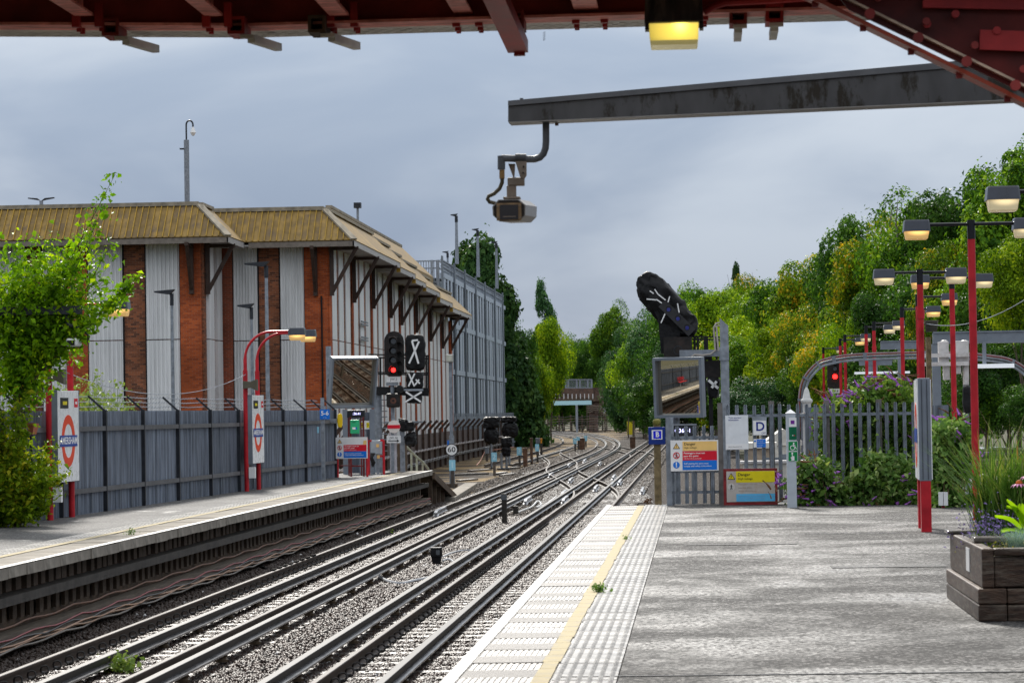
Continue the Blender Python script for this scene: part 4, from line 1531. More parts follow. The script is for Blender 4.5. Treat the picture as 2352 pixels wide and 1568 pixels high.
# ================================================================== station name signs with swan-neck lamps
ROND_R = M('roundel_red', (0.72, 0.055, 0.012), 0.35, var=0.05, rnd=0)
ROND_B = M('roundel_blue', (0.006, 0.05, 0.30), 0.35, var=0.05, rnd=0)
BOARDW = M('enamel_white', (0.74, 0.75, 0.76), 0.28, var=0.04, rnd=0, dirt=0.03, dcol=(0.5, 0.5, 0.48))
def name_sign(base, label, cable=True, lamps=(1, 1)):
    """board runs along the fence direction, facing the tracks"""
    base = Vector(base)
    r_ = fd
    n_ = fn
    t = thing('station_name_sign', label, 'station sign', base)
    W, z0, z1 = 1.46, .63, 2.18
    cz = (z0 + z1) / 2 - .08
    f = base + r_ * .72 + n_ * .05
    def P(u, z, d=0.0):
        return f + r_ * u + n_ * d + Vector((0, 0, z))
    MB().prism([P(-W / 2, z0), P(W / 2, z0), P(W / 2, z1), P(-W / 2, z1)], n_ * .09).build('board', BOARDW, t, bevel=.006)
    for a, b_ in ((-W / 2 - .012, -W / 2 - .001), (W / 2 + .001, W / 2 + .012)):
        q = MB().prism([P(a, z0 - .01, -.005), P(b_, z0 - .01, -.005), P(b_, z1 + .01, -.005), P(a, z1 + .01, -.005)], n_ * .105)
        q.build('board_edge', GREYPAINT, t)
    # ring
    q = MB()
    vs, fs = [], []
    N = 40
    for i in range(N):
        an = 2 * math.pi * i / N
        for rr in (.29, .445):
            for dd in (.0915, .095):
                vs.append(P(rr * math.cos(an), cz + rr * math.sin(an), dd))
    for i in range(N):
        k, m_ = i * 4, ((i + 1) % N) * 4
        fs += [(k, k + 2, m_ + 2, m_), (k + 1, m_ + 1, m_ + 3, k + 3), (k, m_, m_ + 1, k + 1), (k + 2, k + 3, m_ + 3, m_ + 2)]
    q.add(vs, fs)
    q.build('roundel_ring', ROND_R, t)
    MB().prism([P(-.58, cz - .095, .0965), P(.58, cz - .095, .0965), P(.58, cz + .095, .0965), P(-.58, cz + .095, .0965)], n_ * .003).build('roundel_bar', ROND_B, t)
    text('lettering', 'AMERSHAM', .115, INK_W, t, P(0, cz, .0998), right=r_, bold=.03, sx=1.32)
    MB().prism([P(-.52, z1 - .30, .0915), P(.02, z1 - .30, .0915), P(.02, z1 - .12, .0915), P(-.52, z1 - .12, .0915)], n_ * .003).build('direction_plate', BLACK, t)
    MB().prism([P(-.36, z1 - .24, .0947), P(-.08, z1 - .24, .0947), P(-.08, z1 - .18, .0947), P(-.36, z1 - .18, .0947)], n_ * .002).build('direction_mark', P_YEL, t)
    MB().prism([P(.42, z1 - .28, .0915), P(.66, z1 - .28, .0915), P(.66, z1 - .13, .0915), P(.42, z1 - .13, .0915)], n_ * .003).build('notice_plate', P_RED, t)
    MB().prism([P(.48, z1 - .225, .0947), P(.60, z1 - .225, .0947), P(.60, z1 - .185, .0947), P(.48, z1 - .185, .0947)], n_ * .002).build('notice_mark', INK_W, t)
    for k, u in enumerate((0.0, 1.44)):
        p = base + r_ * u
        zt = 2.75
        q = MB()
        q.tube([(p.x, p.y, 0), (p.x, p.y, zt)], .055, 10)
        q.build('post', REDPAINT, t, smooth=True)
        if not lamps[k]: continue
        q = MB()
        rad = .62
        pts = [(p.x, p.y, zt - .01)] + [(p.x + rad - rad * math.cos(R(a)), p.y, zt + .25 + rad * math.sin(R(a))) for a in range(0, 91, 10)] + [(p.x + 1.02, p.y, zt + .25 + rad)]
        q.tube(pts, [.042] * 2 + [.030] * (len(pts) - 2), 8)
        q.build('swan_neck', REDPAINT, t, smooth=True)
        lamp_head(t, (p.x + 1.2, p.y, zt + .25 + rad + .07), lens=LENS)
    MB().bb((base.x + .06, base.y - .06, .30), (base.x + .20, base.y + .08, .55)).build('switch_box', WHITEP, t)
    # loudspeaker
    c = base + Vector((.08, -.12, 2.42))
    q = MB()
    q.prism([(c.x - .12, c.y, c.z - .09), (c.x + .05, c.y, c.z - .07), (c.x + .2, c.y, c.z - .14), (c.x + .2, c.y, c.z + .12), (c.x + .05, c.y, c.z + .07), (c.x - .12, c.y, c.z + .09)], (0, .22, 0))
    q.build('loudspeaker', M('dark_bronze', (0.10, 0.09, 0.065), 0.45), t)
    return t
b1 = Vector((-10.88, 47.86, 0))
b2 = ground(567, 1128, 0)
name_sign(b1, 'AMERSHAM roundel sign half covered by the leafy bush beside the fence', lamps=(1, 0))
name_sign(b2, 'AMERSHAM roundel sign standing clear against the grey fence on red posts')
pts = [Vector((b1.x, b1.y, 2.62)).lerp(Vector((b2.x + .02, b2.y, 2.66)), u / 16) - Vector((0, 0, .48 * 4 * (u / 16) * (1 - u / 16))) for u in range(17)]
tag(MB().tube(pts, .007, 5).build('overhead_wire', GALV, origin=pts[0]), 'thin wire sagging between the two roundel signs', 'wire')

# grey beam with a hanging camera at the left edge
Yb = 45.0
a, b_ = at(-160, 699, Yb), at(187, 712, Yb)
bm1 = thing('camera_bracket', 'dark steel bracket with a hanging camera poking out of the left foliage', 'camera', (a.x, Yb, 0))
MB().bb((a.x, Yb - .08, b_.z - .065), (b_.x, Yb + .08, b_.z + .065)).build('beam', DKGREY, bm1)
MB().bb((a.x, Yb - .07, 0), (a.x + .16, Yb + .07, b_.z - .066)).build('post', DKGREY, bm1)
c = at(155, 722, Yb)
MB().tube([(c.x, Yb, b_.z - .05), (c.x, Yb, b_.z - .2), (c.x + .03, Yb, b_.z - .24), (c.x + .16, Yb, b_.z - .26), (c.x + .16, Yb, b_.z - .36)], .035, 8).build('drop_pipe', DKGREY, bm1, smooth=True)
c = at(175, 787, Yb)
MB().bb((c.x - .13, Yb - .16, c.z - .06), (c.x + .06, Yb + .16, c.z + .07)).build('camera_housing', WHITEP, bm1, bevel=.03)
MB().bb((c.x - .11, Yb - .166, c.z - .045), (c.x + .01, Yb - .161, c.z + .035)).build('camera_window', BLACK, bm1)
MB().tube([at(180, 765, Yb), at(195, 762, Yb), at(204, 772, Yb), at(200, 785, Yb), at(192, 788, Yb)], .015, 6).build('camera_cable', BLKC, bm1)
# terracotta trough on the fence
c = at(58, 985, 46.9)
tr = thing('flower_trough', 'terracotta trough hung beside the leaf covered roundel sign', 'planter', (c.x, 46.9, 0))
MB().add([(c.x - .14, 46.8, c.z - .09), (c.x + .14, 46.8, c.z - .09), (c.x + .14, 47.1, c.z - .09), (c.x - .14, 47.1, c.z - .09), (c.x - .18, 46.77, c.z + .09), (c.x + .18, 46.77, c.z + .09), (c.x + .18, 47.13, c.z + .09), (c.x - .18, 47.13, c.z + .09)],
         [(0, 1, 5, 4), (1, 2, 6, 5), (2, 3, 7, 6), (3, 0, 4, 7), (0, 3, 2, 1), (4, 5, 6, 7)]).build('trough', M('terracotta', (0.36, 0.12, 0.06), 0.7, var=0.15), tr)
MB().bb((c.x - .19, 46.76, c.z + .06), (c.x + .19, 46.775, c.z + .1)).build('rim', MATS['terracotta'], tr)
MB().bb((c.x - .05, 47.15, 0), (c.x + .05, 47.22, c.z + .05)).bb((c.x - .05, 46.9, c.z - .12), (c.x + .05, 47.2, c.z - .092)).build('hanger', DKGREY, tr)

# ================================================================== far platform end: signs, mirror, signals
def z4(X, Y_): return ((1260 + X / 4.594) / 1.7415, (1620 + Y_ / 4.594) / 1.7415)
def z3(X, Y_): return ((1280 + X / 4.594) / 1.7415, (1280 + Y_ / 4.594) / 1.7415)
# car stop sign
Ys = 75.5
t = thing('car_stop_sign', 'blue 5-6 car stop sign on a galvanised post against the fence', 'sign', ground(743, 1103, 0))
o = worigin(t)
Ys = o.y
c = at(745, 935, Ys)
MB().bb((o.x - .045, Ys - .045, 0), (o.x + .045, Ys + .045, c.z + .25)).build('post', GALV, t)
rect_px(734.5, 940, 757.5, 962.3, Ys - .075).build('plate', P_BLUE, t)
text_px('5-6', 746, 949, 9.5, Ys - .076, INK_W, t, bold=.03)
text_px('Car stop', 746, 958.5, 1.6, Ys - .076, INK_W, t)
MB().bb((at(729, 986, Ys).x, Ys - .06, at(729, 994, Ys).z), (at(733, 986, Ys).x, Ys - .04, at(729, 980, Ys).z)).build('small_notice', LBLUE, t)

# ---- mirror
def mirror(name, label, quad, Y, normal, post, bulge=.014, depth=.22, frame=GREYPAINT):
    """quad: pixel corners TL,TR,BR,BL of the frame, taken at depth Y; normal: where the glass faces"""
    P = [at(px, py, Y) for px, py in quad]
    c = sum(P, Vector()) / 4
    n_ = Vector(normal).normalized()
    W = ((P[1] - P[0]).length + (P[2] - P[3]).length) / 2
    H = ((P[3] - P[0]).length + (P[2] - P[1]).length) / 2
    up = (Vector((0, 0, 1)) - n_ * n_.z).normalized()
    rt = up.cross(n_).normalized()
    t = thing(name, label, 'mirror', (c.x, c.y, 0))
    G = lambda u, v, d: c + rt * (u * W / 2) + up * (v * H / 2) + n_ * d
    # deep box frame
    th = .05
    q = MB()
    uu, vv = th * 2 / W, th * 2 / H
    for a, b_ in (((-1, -1), (-1 + uu, 1)), ((1 - uu, -1), (1, 1)), ((-1 + uu, 1 - vv), (1 - uu, 1)), ((-1 + uu, -1), (1 - uu, -1 + vv))):
        q.prism([G(a[0], a[1], -depth / 2), G(b_[0], a[1], -depth / 2), G(b_[0], b_[1], -depth / 2), G(a[0], b_[1], -depth / 2)], n_ * depth)
    q.build('frame', frame, t)
    N = 10
    vs, fs = [], []
    for i in range(N + 1):
        for j in range(N + 1):
            u, v = 2 * i / N - 1, 2 * j / N - 1
            vs.append(G(u * (1 - uu), v * (1 - vv), -depth / 2 + .03 + bulge * (2 - u * u - v * v)))
    for i in range(N):
        for j in range(N):
            k = i * (N + 1) + j
            fs.append((k, k + N + 1, k + N + 2, k + 1))
    MB().add(vs, fs).build('mirror_glass', MIRR, t, smooth=True)
    MB().prism([G(-1, -1, -depth / 2 - .03), G(1, -1, -depth / 2 - .03), G(1, 1, -depth / 2 - .03), G(-1, 1, -depth / 2 - .03)], n_ * .028).build('back', frame, t)
    return t, c
MIRR = bpy.data.materials.new('tinted_mirror')
MIRR.use_nodes = True
_b = MIRR.node_tree.nodes['Principled BSDF']
_b.inputs['Base Color'].default_value = (0.82, 0.74, 0.60, 1)
_b.inputs['Metallic'].default_value = 1.0
_b.inputs['Roughness'].default_value = 0.02
mL, mc = mirror('platform_mirror', 'large framed mirror showing rails and ballast beside the JW.2 signal', [(760, 818), (869, 818), (862, 937), (752, 937)], 79.0, (.40, -.90, -.27), None)
q = MB()
p = at(754.5, 795, 79.3)
q.tube([(p.x, 79.3, 0), (p.x, 79.3, p.z)], .078, 12)
q.build('post', GALV, mL, smooth=True)
MB().bb((p.x - .02, 79.2, mc.z - .1), (mc.x - .3, 79.28, mc.z + .1)).build('clamp', DKGREY, mL)
# ---- clock display
Yd = 80.0
def boxed(t, px0, py0, px1, py1, Y, dep, nm, mt, bevel=0.0):
    a, b_ = at(px0, py0, Y), at(px1, py1, Y)
    return MB().bb((a.x, Y, a.z), (b_.x, Y + dep, b_.z)).build(nm, mt, t, bevel=bevel)
LED = M('blue_white_led', (0.6, 0.6, 1), 0.3, var=0, emit=2.2, ecol=(0.55, 0.55, 1.0), rnd=0, rvar=0)
c = at(822, 1090, Yd)
t = thing('clock_display', 'dark box clock showing 36:41 under the large mirror', 'clock', (c.x, Yd, 0))
x0, y0 = z4(585, 90); x1, y1 = z4(908, 225)
boxed(t, x0, y0, x1, y1, Yd, .2, 'housing', DKGREY, .02)
px, py = z4(768, 157)
text_px(':36:41', px, py, 5.4, Yd - .004, LED, t)
for xx in z4(620, 0)[0], z4(850, 0)[0]:
    k = at(xx, 1088, Yd)
    MB().cyl((k.x, Yd + .1, 0), (k.x, Yd + .1, at(xx, 957, Yd).z), .02, 8).build('leg', M('maroon_paint', (0.13, 0.02, 0.02), 0.4), t)
# ---- green cabinet and yellow telephone hood
def z4r(X0, Y0, X1, Y1): return (*z4(X0, Y0), *z4(X1, Y1))
Yg = 79.0
t = thing('green_cabinet', 'bright green metal box on thin red legs above the warning board', 'cabinet', (at(813, 1000, Yg).x, Yg, 0))
boxed(t, *z4r(645, 268, 812, 522), Yg, .16, 'box', M('signal_green', (0.03, 0.36, 0.16), 0.35, var=0.1), .02)
boxed(t, *z4r(685, 405, 745, 443), Yg - .006, .004, 'label', INK_W)
boxed(t, *z4r(745, 405, 768, 443), Yg - .006, .004, 'logo', P_BLUE)
boxed(t, *z4r(685, 308, 750, 316), Yg - .006, .004, 'slot', INK_K)
for X in (648, 885):
    px, _ = z4(X, 0)
    a, b_ = at(px, 1100, Yg), at(px, 957, Yg)
    MB().bb((a.x - .025, Yg + .2, 0), (a.x + .025, Yg + .25, b_.z)).build('leg', M('maroon_paint', (0.13, 0.02, 0.02), 0.4), t)
a, b_ = at(z4(648, 0)[0], z4(0, 1120)[1], Yg), at(z4(885, 0)[0], z4(0, 1120)[1], Yg)
MB().bar((a.x, Yg + .22, a.z), (b_.x, Yg + .22, a.z), .03, .04).bar((a.x, Yg + .2, at(800, 965, Yg).z), (b_.x, Yg + .2, at(800, 965, Yg).z), .03, .03).build('crossbar', MATS['maroon_paint'], t)
t = thing('yellow_phone_hood', 'yellow half round phone hood fixed beside the end of the fence', 'phone hood', (at(781, 965, 77.2).x, 77.2, 0))
x0, y0, x1, y1 = z4r(410, 150, 510, 412)
a, b_ = at(x0, y0, 77.2), at(x1, y1, 77.2)
cc = (a + b_) / 2
prof = [(cc.x + (b_.x - a.x) / 2 * math.copysign(abs(math.cos(q_)) ** .6, math.cos(q_)), 77.2, cc.z + (a.z - b_.z) / 2 * math.copysign(abs(math.sin(q_)) ** .8, math.sin(q_))) for q_ in [2 * math.pi * i / 24 for i in range(24)]]
MB().prism(prof, (-.05, .35, 0)).build('hood', M('phone_yellow', (0.72, 0.48, 0.015), 0.35, var=0.08), t, bevel=.02)
MB().bb((-10.0, 77.3, cc.z - .05), (cc.x - .1, 77.4, cc.z + .05)).build('bracket', GALV, t)
MB().bb((-10.1, 77.25, 0), (-10.0, 77.4, cc.z + .4)).build('post', GALV, t)
# yellow/black notice
t = thing('safety_notice', 'small white and yellow notice with arrows behind the green cabinet', 'notice', (at(832, 978, 80.6).x, 80.6, 0))
boxed(t, *z4r(830, 285, 998, 440), 80.6, .02, 'plate', WHITEP)
boxed(t, *z4r(838, 318, 905, 415), 80.596, .004, 'mark', P_YEL)
boxed(t, *z4r(945, 318, 998, 415), 80.596, .004, 'mark', P_YEL)
text_px('<', z4(870, 0)[0], z4(0, 368)[1], 7, 80.59, INK_K, t); text_px('>', z4(972, 0)[0], z4(0, 368)[1], 7, 80.59, INK_K, t)
k = at(838, 985, 80.6)
MB().bb((k.x - .03, 80.63, 0), (k.x + .03, 80.69, k.z)).build('post', GALV, t)
# grey cladding panels behind
t = thing('steel_screen', 'grey corrugated steel screen closing the end of the far platform', 'screen', (at(850, 1080, 82.5).x, 82.5, 0))
for X0, X1 in ((590, 840), (845, 1060)):
    x0, y0, x1, y1 = z4r(X0, 130, X1, 1255)
    a, b_ = at(x0, y0, 82.5), at(x1, y1, 82.5)
    ribbed(a.x, b_.x, 0.02, a.z, 82.5, 12, .03, .02).build('sheet_panel', SHEET, t)
for X in (560, 855, 1055):
    a = at(z4(X, 0)[0], 940, 82.5)
    MB().bb((a.x - .07, 82.35, 0), (a.x + .07, 82.45, at(800, 940, 82.5).z)).build('post', GREYPAINT, t)

# ---- warning board
def triangle(px, py, h, Y, parent, mt, th=.004, nm='warning_triangle'):
    c = at(px, py, Y); s_ = h * mpp(Y)
    q = MB().prism([(c.x - s_ * .58, Y, c.z - s_ * .5), (c.x + s_ * .58, Y, c.z - s_ * .5), (c.x, Y, c.z + s_ * .5)], (0, th, 0))
    return q.build(nm, mt, parent)
def bolt_mark(px, py, h, Y, parent, mt):
    c = at(px, py, Y); s_ = h * mpp(Y)
    pts = [(.05, .5), (-.18, .02), (-.02, .05), (-.12, -.3), (-.2, -.28), (-.1, -.5), (.08, -.32), (0, -.32), (.16, .12), (0, .1), (.16, .5)]
    return MB().prism([(c.x + a * s_, Y, c.z + b_ * s_) for a, b_ in pts], (0, .003, 0)).build('bolt_mark', mt, parent)
def walker(px, py, h, Y, parent, mt):
    c = at(px, py, Y); s_ = h * mpp(Y)
    Q = lambda a, b_: Vector((c.x + a * s_, Y, c.z + b_ * s_))
    q = MB().lathe([(.09 * s_, 0), (.09 * s_, .003)], Q(0, .4), 10, 'y')
    for a, b_, w_ in (((0, .3), (0, -.02), .16), ((0, 0), (-.18, -.5), .1), ((0, 0), (.16, -.5), .1), ((0, .26), (-.22, .02), .07), ((0, .26), (.2, .05), .07)):
        A, B = Q(*a), Q(*b_)
        q.bar(A, B, .003, w_ * s_, up=(B - A).cross(Vector((0, 1, 0))))
    return q.build('walker_mark', mt, parent)
def warn_board(t, m_, Y, amber=True, faded=False):
    """m_(u,v) gives pixels of the unit board"""
    k = lambda u0, v0, u1, v1: (*m_(u0, v0), *m_(u1, v1))
    hpx = m_(0, 1)[1] - m_(0, 0)[1]
    y1 = Y - .004
    if amber is True:
        boxed(t, *k(.25, .04, .965, .33), y1, .003, 'amber_band', P_AMB)
        text_px('Danger', *m_(.28, .125), hpx * .088, y1 - .001, INK_K, t, 'LEFT', .012)
        text_px('High voltage', *m_(.28, .245), hpx * .058, y1 - .001, INK_K, t, 'LEFT')
    elif amber == 'torn':
        a, b_ = at(*m_(.85, .14), y1), at(*m_(.965, .33), y1)
        MB().prism([(a.x + .02, y1, a.z), (b_.x, y1, a.z), (b_.x, y1, b_.z), (a.x, y1, b_.z)], (0, .003, 0)).build('torn_amber_scrap', P_AMB, t)
    boxed(t, *k(.25, .36, .965, .65), y1, .003, 'red_band', P_RED)
    text_px('Passengers must not', *m_(.275, .425), hpx * .058, y1 - .001, INK_W, t, 'LEFT', .02)
    text_px('pass this point', *m_(.275, .52), hpx * .058, y1 - .001, INK_W, t, 'LEFT', .02)
    text_px('Offenders will be prosecuted', *m_(.275, .605), hpx * .034, y1 - .001, INK_W, t, 'LEFT')
    boxed(t, *k(.25, .67, .965, .965), y1, .003, 'blue_band', P_BLUE)
    text_px('Staff passing this point must', *m_(.28, .77), hpx * .05, y1 - .001, INK_W, t, 'LEFT', .008)
    text_px('comply with safety instructions', *m_(.28, .855), hpx * .05, y1 - .001, INK_W, t, 'LEFT', .008)
    triangle(*m_(.125, .18), hpx * .20, y1, t, INK_K)
    triangle(*m_(.125, .188), hpx * .145, y1 - .002, t, P_AMB, .002)
    bolt_mark(*m_(.125, .195), hpx * .1, y1 - .004, t, INK_K)
    ring_px(*m_(.125, .5), hpx * .085, hpx * .11, y1, .003).build('prohibition_ring', P_RED, t)
    walker(*m_(.125, .5), hpx * .165, y1, t, INK_K)
    a, b_ = at(*m_(.08, .435), y1 - .003), at(*m_(.17, .565), y1 - .003)
    MB().bar(a, b_, .002, hpx * .022 * mpp(Y), up=(b_ - a).cross(Vector((0, 1, 0)))).build('prohibition_bar', P_RED, t)
    disc_px(*m_(.125, .815), hpx * .11, y1, .003).build('mandatory_disc', P_BLUE, t)
    text_px('!', *m_(.125, .815), hpx * .15, y1 - .002, INK_W, t, bold=.05)
Yw = 78.3
t = thing('warning_board', 'warning board with the danger panel torn off on red legs at the far platform end', 'warning sign', (at(808, 1095, Yw).x, Yw, 0))
x0, y0, x1, y1 = z4r(378, 592, 968, 975)
boxed(t, x0, y0, x1, y1, Yw, .03, 'board', WHITEP)
warn_board(t, lambda u, v: (x0 + (x1 - x0) * u, y0 + (y1 - y0) * v), Yw, 'torn')
for X in (412, 955):
    a = at(z4(X, 0)[0], 1090, Yw)
    MB().cyl((a.x, Yw + .07, 0), (a.x, Yw + .07, at(800, y0, Yw).z), .032, 8).build('leg', REDPAINT, t)
MB().bar((at(z4(412, 0)[0], 1000, Yw).x, Yw + .06, .32), (at(z4(700, 0)[0], 1000, Yw).x, Yw + .06, .32), .03, .03).build('lower_rail', M('maroon_paint', (0.13, .02, .02)), t)

# ---- JW.2 signal group
Yj = 83.6
SIGK = M('signal_black', (0.018, 0.016, 0.015), 0.45, var=0.5, scale=6, dirt=0.2, dcol=(0.09, 0.04, 0.025), dscale=3)
LENSK = M('dark_lens', (0.05, 0.045, 0.04), 0.08, var=0.2, spec=0.9)
REDL = M('red_aspect', (1, 0.02, 0.02), 0.3, var=0, emit=6, ecol=(1, 0.012, 0.010), rnd=0, rvar=0)
def stadium(px0, py0, px1, py1, Y, dep, rtop=1.0, rbot=1.0, n=8):
    a, b_ = at(px0, py0, Y), at(px1, py1, Y)
    w_ = (b_.x - a.x) / 2
    pts = []
    rt_, rb = w_ * rtop, w_ * rbot
    for i in range(n + 1):
        q_ = math.pi * i / n
        pts.append((a.x + w_ + math.cos(q_) * w_, Y, a.z - rt_ + math.sin(q_) * rt_))
    for i in range(n + 1):
        q_ = math.pi + math.pi * i / n
        pts.append((a.x + w_ + math.cos(q_) * w_, Y, b_.z + rb + math.sin(q_) * rb))
    return MB().prism(pts, (0, dep, 0))
def hood_px(t, px, py, rpx, Y, nm='hood', mt=None):
    c = at(px, py, Y); rr = rpx * mpp(Y)
    vs, fs = [], []
    N = 12
    for i in range(N + 1):
        q_ = math.pi * (-.15) + math.pi * 1.3 * i / N
        for r_ in (rr, rr * 1.1):
            for dy in (0, -.22):
                vs.append((c.x + r_ * math.cos(q_), Y + dy, c.z + r_ * math.sin(q_) - (0.0 if dy == 0 else .0)))
    for i in range(N):
        k = i * 4
        fs += [(k, k + 1, k + 5, k + 4), (k + 2, k + 6, k + 7, k + 3), (k + 1, k + 3, k + 7, k + 5), (k, k + 4, k + 6, k + 2)]
    return MB().add(vs, fs).build(nm, mt or SIGK, t)
def plate(t, px0, py0, px1, py1, Y, body, cap, nm='number_plate'):
    o_ = boxed(t, px0, py0, px1, py1, Y, .02, nm, WHITEP)
    text_px(body, (px0 + px1) / 2, (py0 + py1) / 2, cap, Y - .002, INK_K, t)
    return o_
b0 = at(903, 1085, Yj)
t = thing('signal_post', 'JW.2 four lamp signal showing red on a grey post', 'signal', (b0.x, Yj, 0))
jw2 = t
MB().tube([(b0.x, Yj + .12, 0), (b0.x, Yj + .12, at(903, 985, Yj).z)], .1, 12).build('post', M('pale_post', (0.36, 0.35, 0.38), 0.6, var=0.25, dirt=.5), t, smooth=True)
MB().tube([(b0.x, Yj + .12, at(903, 984, Yj).z), (b0.x, Yj + .12, at(903, 870, Yj).z)], .06, 10).build('upper_post', GALV, t, smooth=True)
stadium(*z3(1175, 205), *z3(1550, 1048), Yj, .06, 1.0, .62).build('backboard', SIGK, t)
a, b_ = at(*z3(1255, 300), Yj), at(*z3(1445, 985), Yj)
MB().bb((a.x, Yj - .08, b_.z), (b_.x, Yj - .001, a.z)).build('lamp_case', SIGK, t, bevel=.04)
for i, Y_ in enumerate((390, 565, 740, 915)):
    px, py = z3(1348, Y_)
    disc_px(px, py, 6.2 if i < 3 else 5.2, Yj - .09, .02, 20).build('lamp', LENSK if i < 3 else REDL, t)
    hood_px(t, px, py, 9.2, Yj - .085)
    px, py = z3(1470, Y_ + 60)
    hood_px(t, px, py, 6.0, Yj - .01, 'side_hood')
plate(t, *z3(1228, 1040), *z3(1482, 1136), Yj - .05, 'JW.2', 5.6)
x0, y0 = z3(1215, 1345); x1, y1 = z3(1465, 1570)
boxed(t, x0, y0, x1, y1 + 4, Yj - .1, .2, 'route_indicator', SIGK, .05)
ring_px(*z3(1345, 1480), 3, 7, Yj - .106, .004).build('indicator_face', M('rusty_face', (0.12, 0.05, 0.035), 0.6, var=.5, scale=40), t)
MB().lathe([(.11, -.12), (.11, .12)], at(*z3(1470, 1265), Yj), 14, 'y').build('sighting_lamp', BLACK, t)
MB().bb((b0.x - .17, Yj + .02, at(903, 885, Yj).z), (b0.x + .17, Yj + .2, at(903, 877, Yj).z)).build('clamp', GALV, t)
# shunt disc
t = thing('shunt_signal', 'round white shunt disc with a red bar above the JW.16 plate', 'signal', (b0.x, Yj - .2, 0))
cx, cy = z4(1447, 395)
disc_px(cx, cy, 14.8, Yj - .16, .05, 32).build('disc', M('aged_white', (0.62, 0.56, 0.52), 0.45, var=0.08), t)
boxed(t, cx - 14.6, cy - 3.8, cx + 14.6, cy + 3.9, Yj - .166, .005, 'red_bar', P_RED)
x0, y0, x1, y1 = z4r(1315, 560, 1578, 690)
boxed(t, x0, y0, x1, y1, Yj - .15, .02, 'number_plate', WHITEP)
text_px('JW.16', (x0 + x1) / 2, y0 + 5.2, 5.2, Yj - .153, INK_K, t)
q = MB()
a, b_ = at(x0 + 4, y1 - 4.6, Yj - .155), at(x1 - 9, y1 - 4.6, Yj - .155)
q.bar(a, b_, .003, .022, up=(0, 0, 1)); q.prism([b_ + Vector((0, 0, .045)), b_ + Vector((.07, 0, 0)), b_ + Vector((0, 0, -.045))], (0, .003, 0))
q.build('arrow_mark', INK_K, t)
MB().bb((b0.x - .04, Yj - .1, 0), (b0.x + .04, Yj - .02, at(903, 990, Yj).z)).build('bracket', GALV, t)
# wrapped heads on the black cage
t = thing('shrouded_signal', 'signals bagged in black sheeting with white tape crosses beside JW.2', 'signal', (at(955, 1085, Yj).x, Yj + .25, 0))
shr = t
Yk = Yj + .05
def wrap(t, X0, Y0, X1, Y1, Y, dep, f, seed, amp=.034, pp=6):
    a, b_ = at(*f(X0, Y0), Y), at(*f(X1, Y1), Y)
    c_ = (a + b_) / 2
    c_.y = Y + dep / 2
    return crumple(c_, (b_.x - a.x, dep, a.z - b_.z), seed, amp, 13, pp, 9.0).build('shroud', TARP, t, smooth=True)
wrap(t, 1560, 272, 1925, 915, Yk, .3, z3, 1)
wrap(t, 1580, 970, 1890, 1250, Yk, .25, z3, 2, .03)
wrap(t, 1575, 1300, 1868, 1525, Yk, .2, z3, 3, .02)
q = MB()
for p0, p1 in (((1690, 380), (1810, 800)), ((1820, 390), (1635, 795)), ((1690, 378), (1800, 365))):
    strip_px(q, z3(*p0), z3(*p1), Yk - .035, .055)
for p0, p1 in (((1630, 980), (1735, 1215)), ((1740, 980), (1625, 1215)), ((1745, 1190), (1820, 1090)), ((1760, 1090), (1835, 1165))):
    strip_px(q, z3(*p0), z3(*p1), Yk - .045, .045)
for p0, p1 in (((1575, 1315), (1855, 1500)), ((1870, 1318), (1570, 1500))):
    strip_px(q, z3(*p0), z3(*p1), Yk - .035, .05)
q.build('tape_cross', TAPE, t)
q = MB()
for X in (1955, 1990, 1110):
    a, b_ = at(*z3(X, 645 if X > 1500 else 680), Yk + .35), at(*z3(X, 1340), Yk + .35)
    q.cyl(a, b_, .028, 6)
for Y_ in (640, 690, 960, 990):
    a, b_ = at(*z3(890 if Y_ == 640 else 1065, Y_ + (0 if Y_ != 640 else -10)), Yk + .35), at(*z3(1995, Y_ + 15), Yk + .35)
    q.cyl(a, b_, .024, 6)
q.build('cage', BLACK, t)
a, b_ = at(*z3(1000, 1295), Yk + .4), at(*z3(2000, 1320), Yk + .4)
MB().bar(a, b_, .18, .24).build('cage_beam', BLACK, t)
a, b_ = at(*z3(1540, 1280), Yk - .02), at(*z3(1895, 1280), Yk - .02)
MB().bar(a, b_, .04, .06).build('slotted_bar', GALV, t)
p = at(869, 985, Yk + .5)
MB().tube([(p.x, Yk + .5, 0), (p.x, Yk + .5, at(869, 898, Yk + .5).z)], .115, 14).build('column', GALV, t, smooth=True)
q = MB()
for yy_ in range(905, 1060, 13):
    a, b_ = at(876, yy_, Yk + .5), at(890, yy_, Yk + .5)
    q.cyl(a, b_, .014, 5)
q.build('ladder_rung', GALV, t)
# wrapped pair low to the right of JW.16
t = thing('shrouded_signal', 'low pair of ground signals bagged in shiny black sheeting right of JW.16', 'signal', (at(938, 1085, Yj + .6).x, Yj + .6, 0))
wrap(t, 1520, 255, 1700, 475, Yj + .5, .3, z4, 5, .05, 3.5)
wrap(t, 1640, 300, 1815, 470, Yj + .55, .3, z4, 6, .02, 8)
wrap(t, 1640, 515, 1850, 755, Yj + .5, .35, z4, 7, .06, 3.5)
a = at(z4(1605, 0)[0], 1085, Yj + .6)
MB().bb((a.x - .07, Yj + .7, 0), (a.x + .07, Yj + .8, at(940, 975, Yj).z)).bb((a.x - .5, Yj + .6, at(940, 971, Yj).z), (a.x + .6, Yj + .9, at(940, 967, Yj).z)).build('stand', GALV, t)
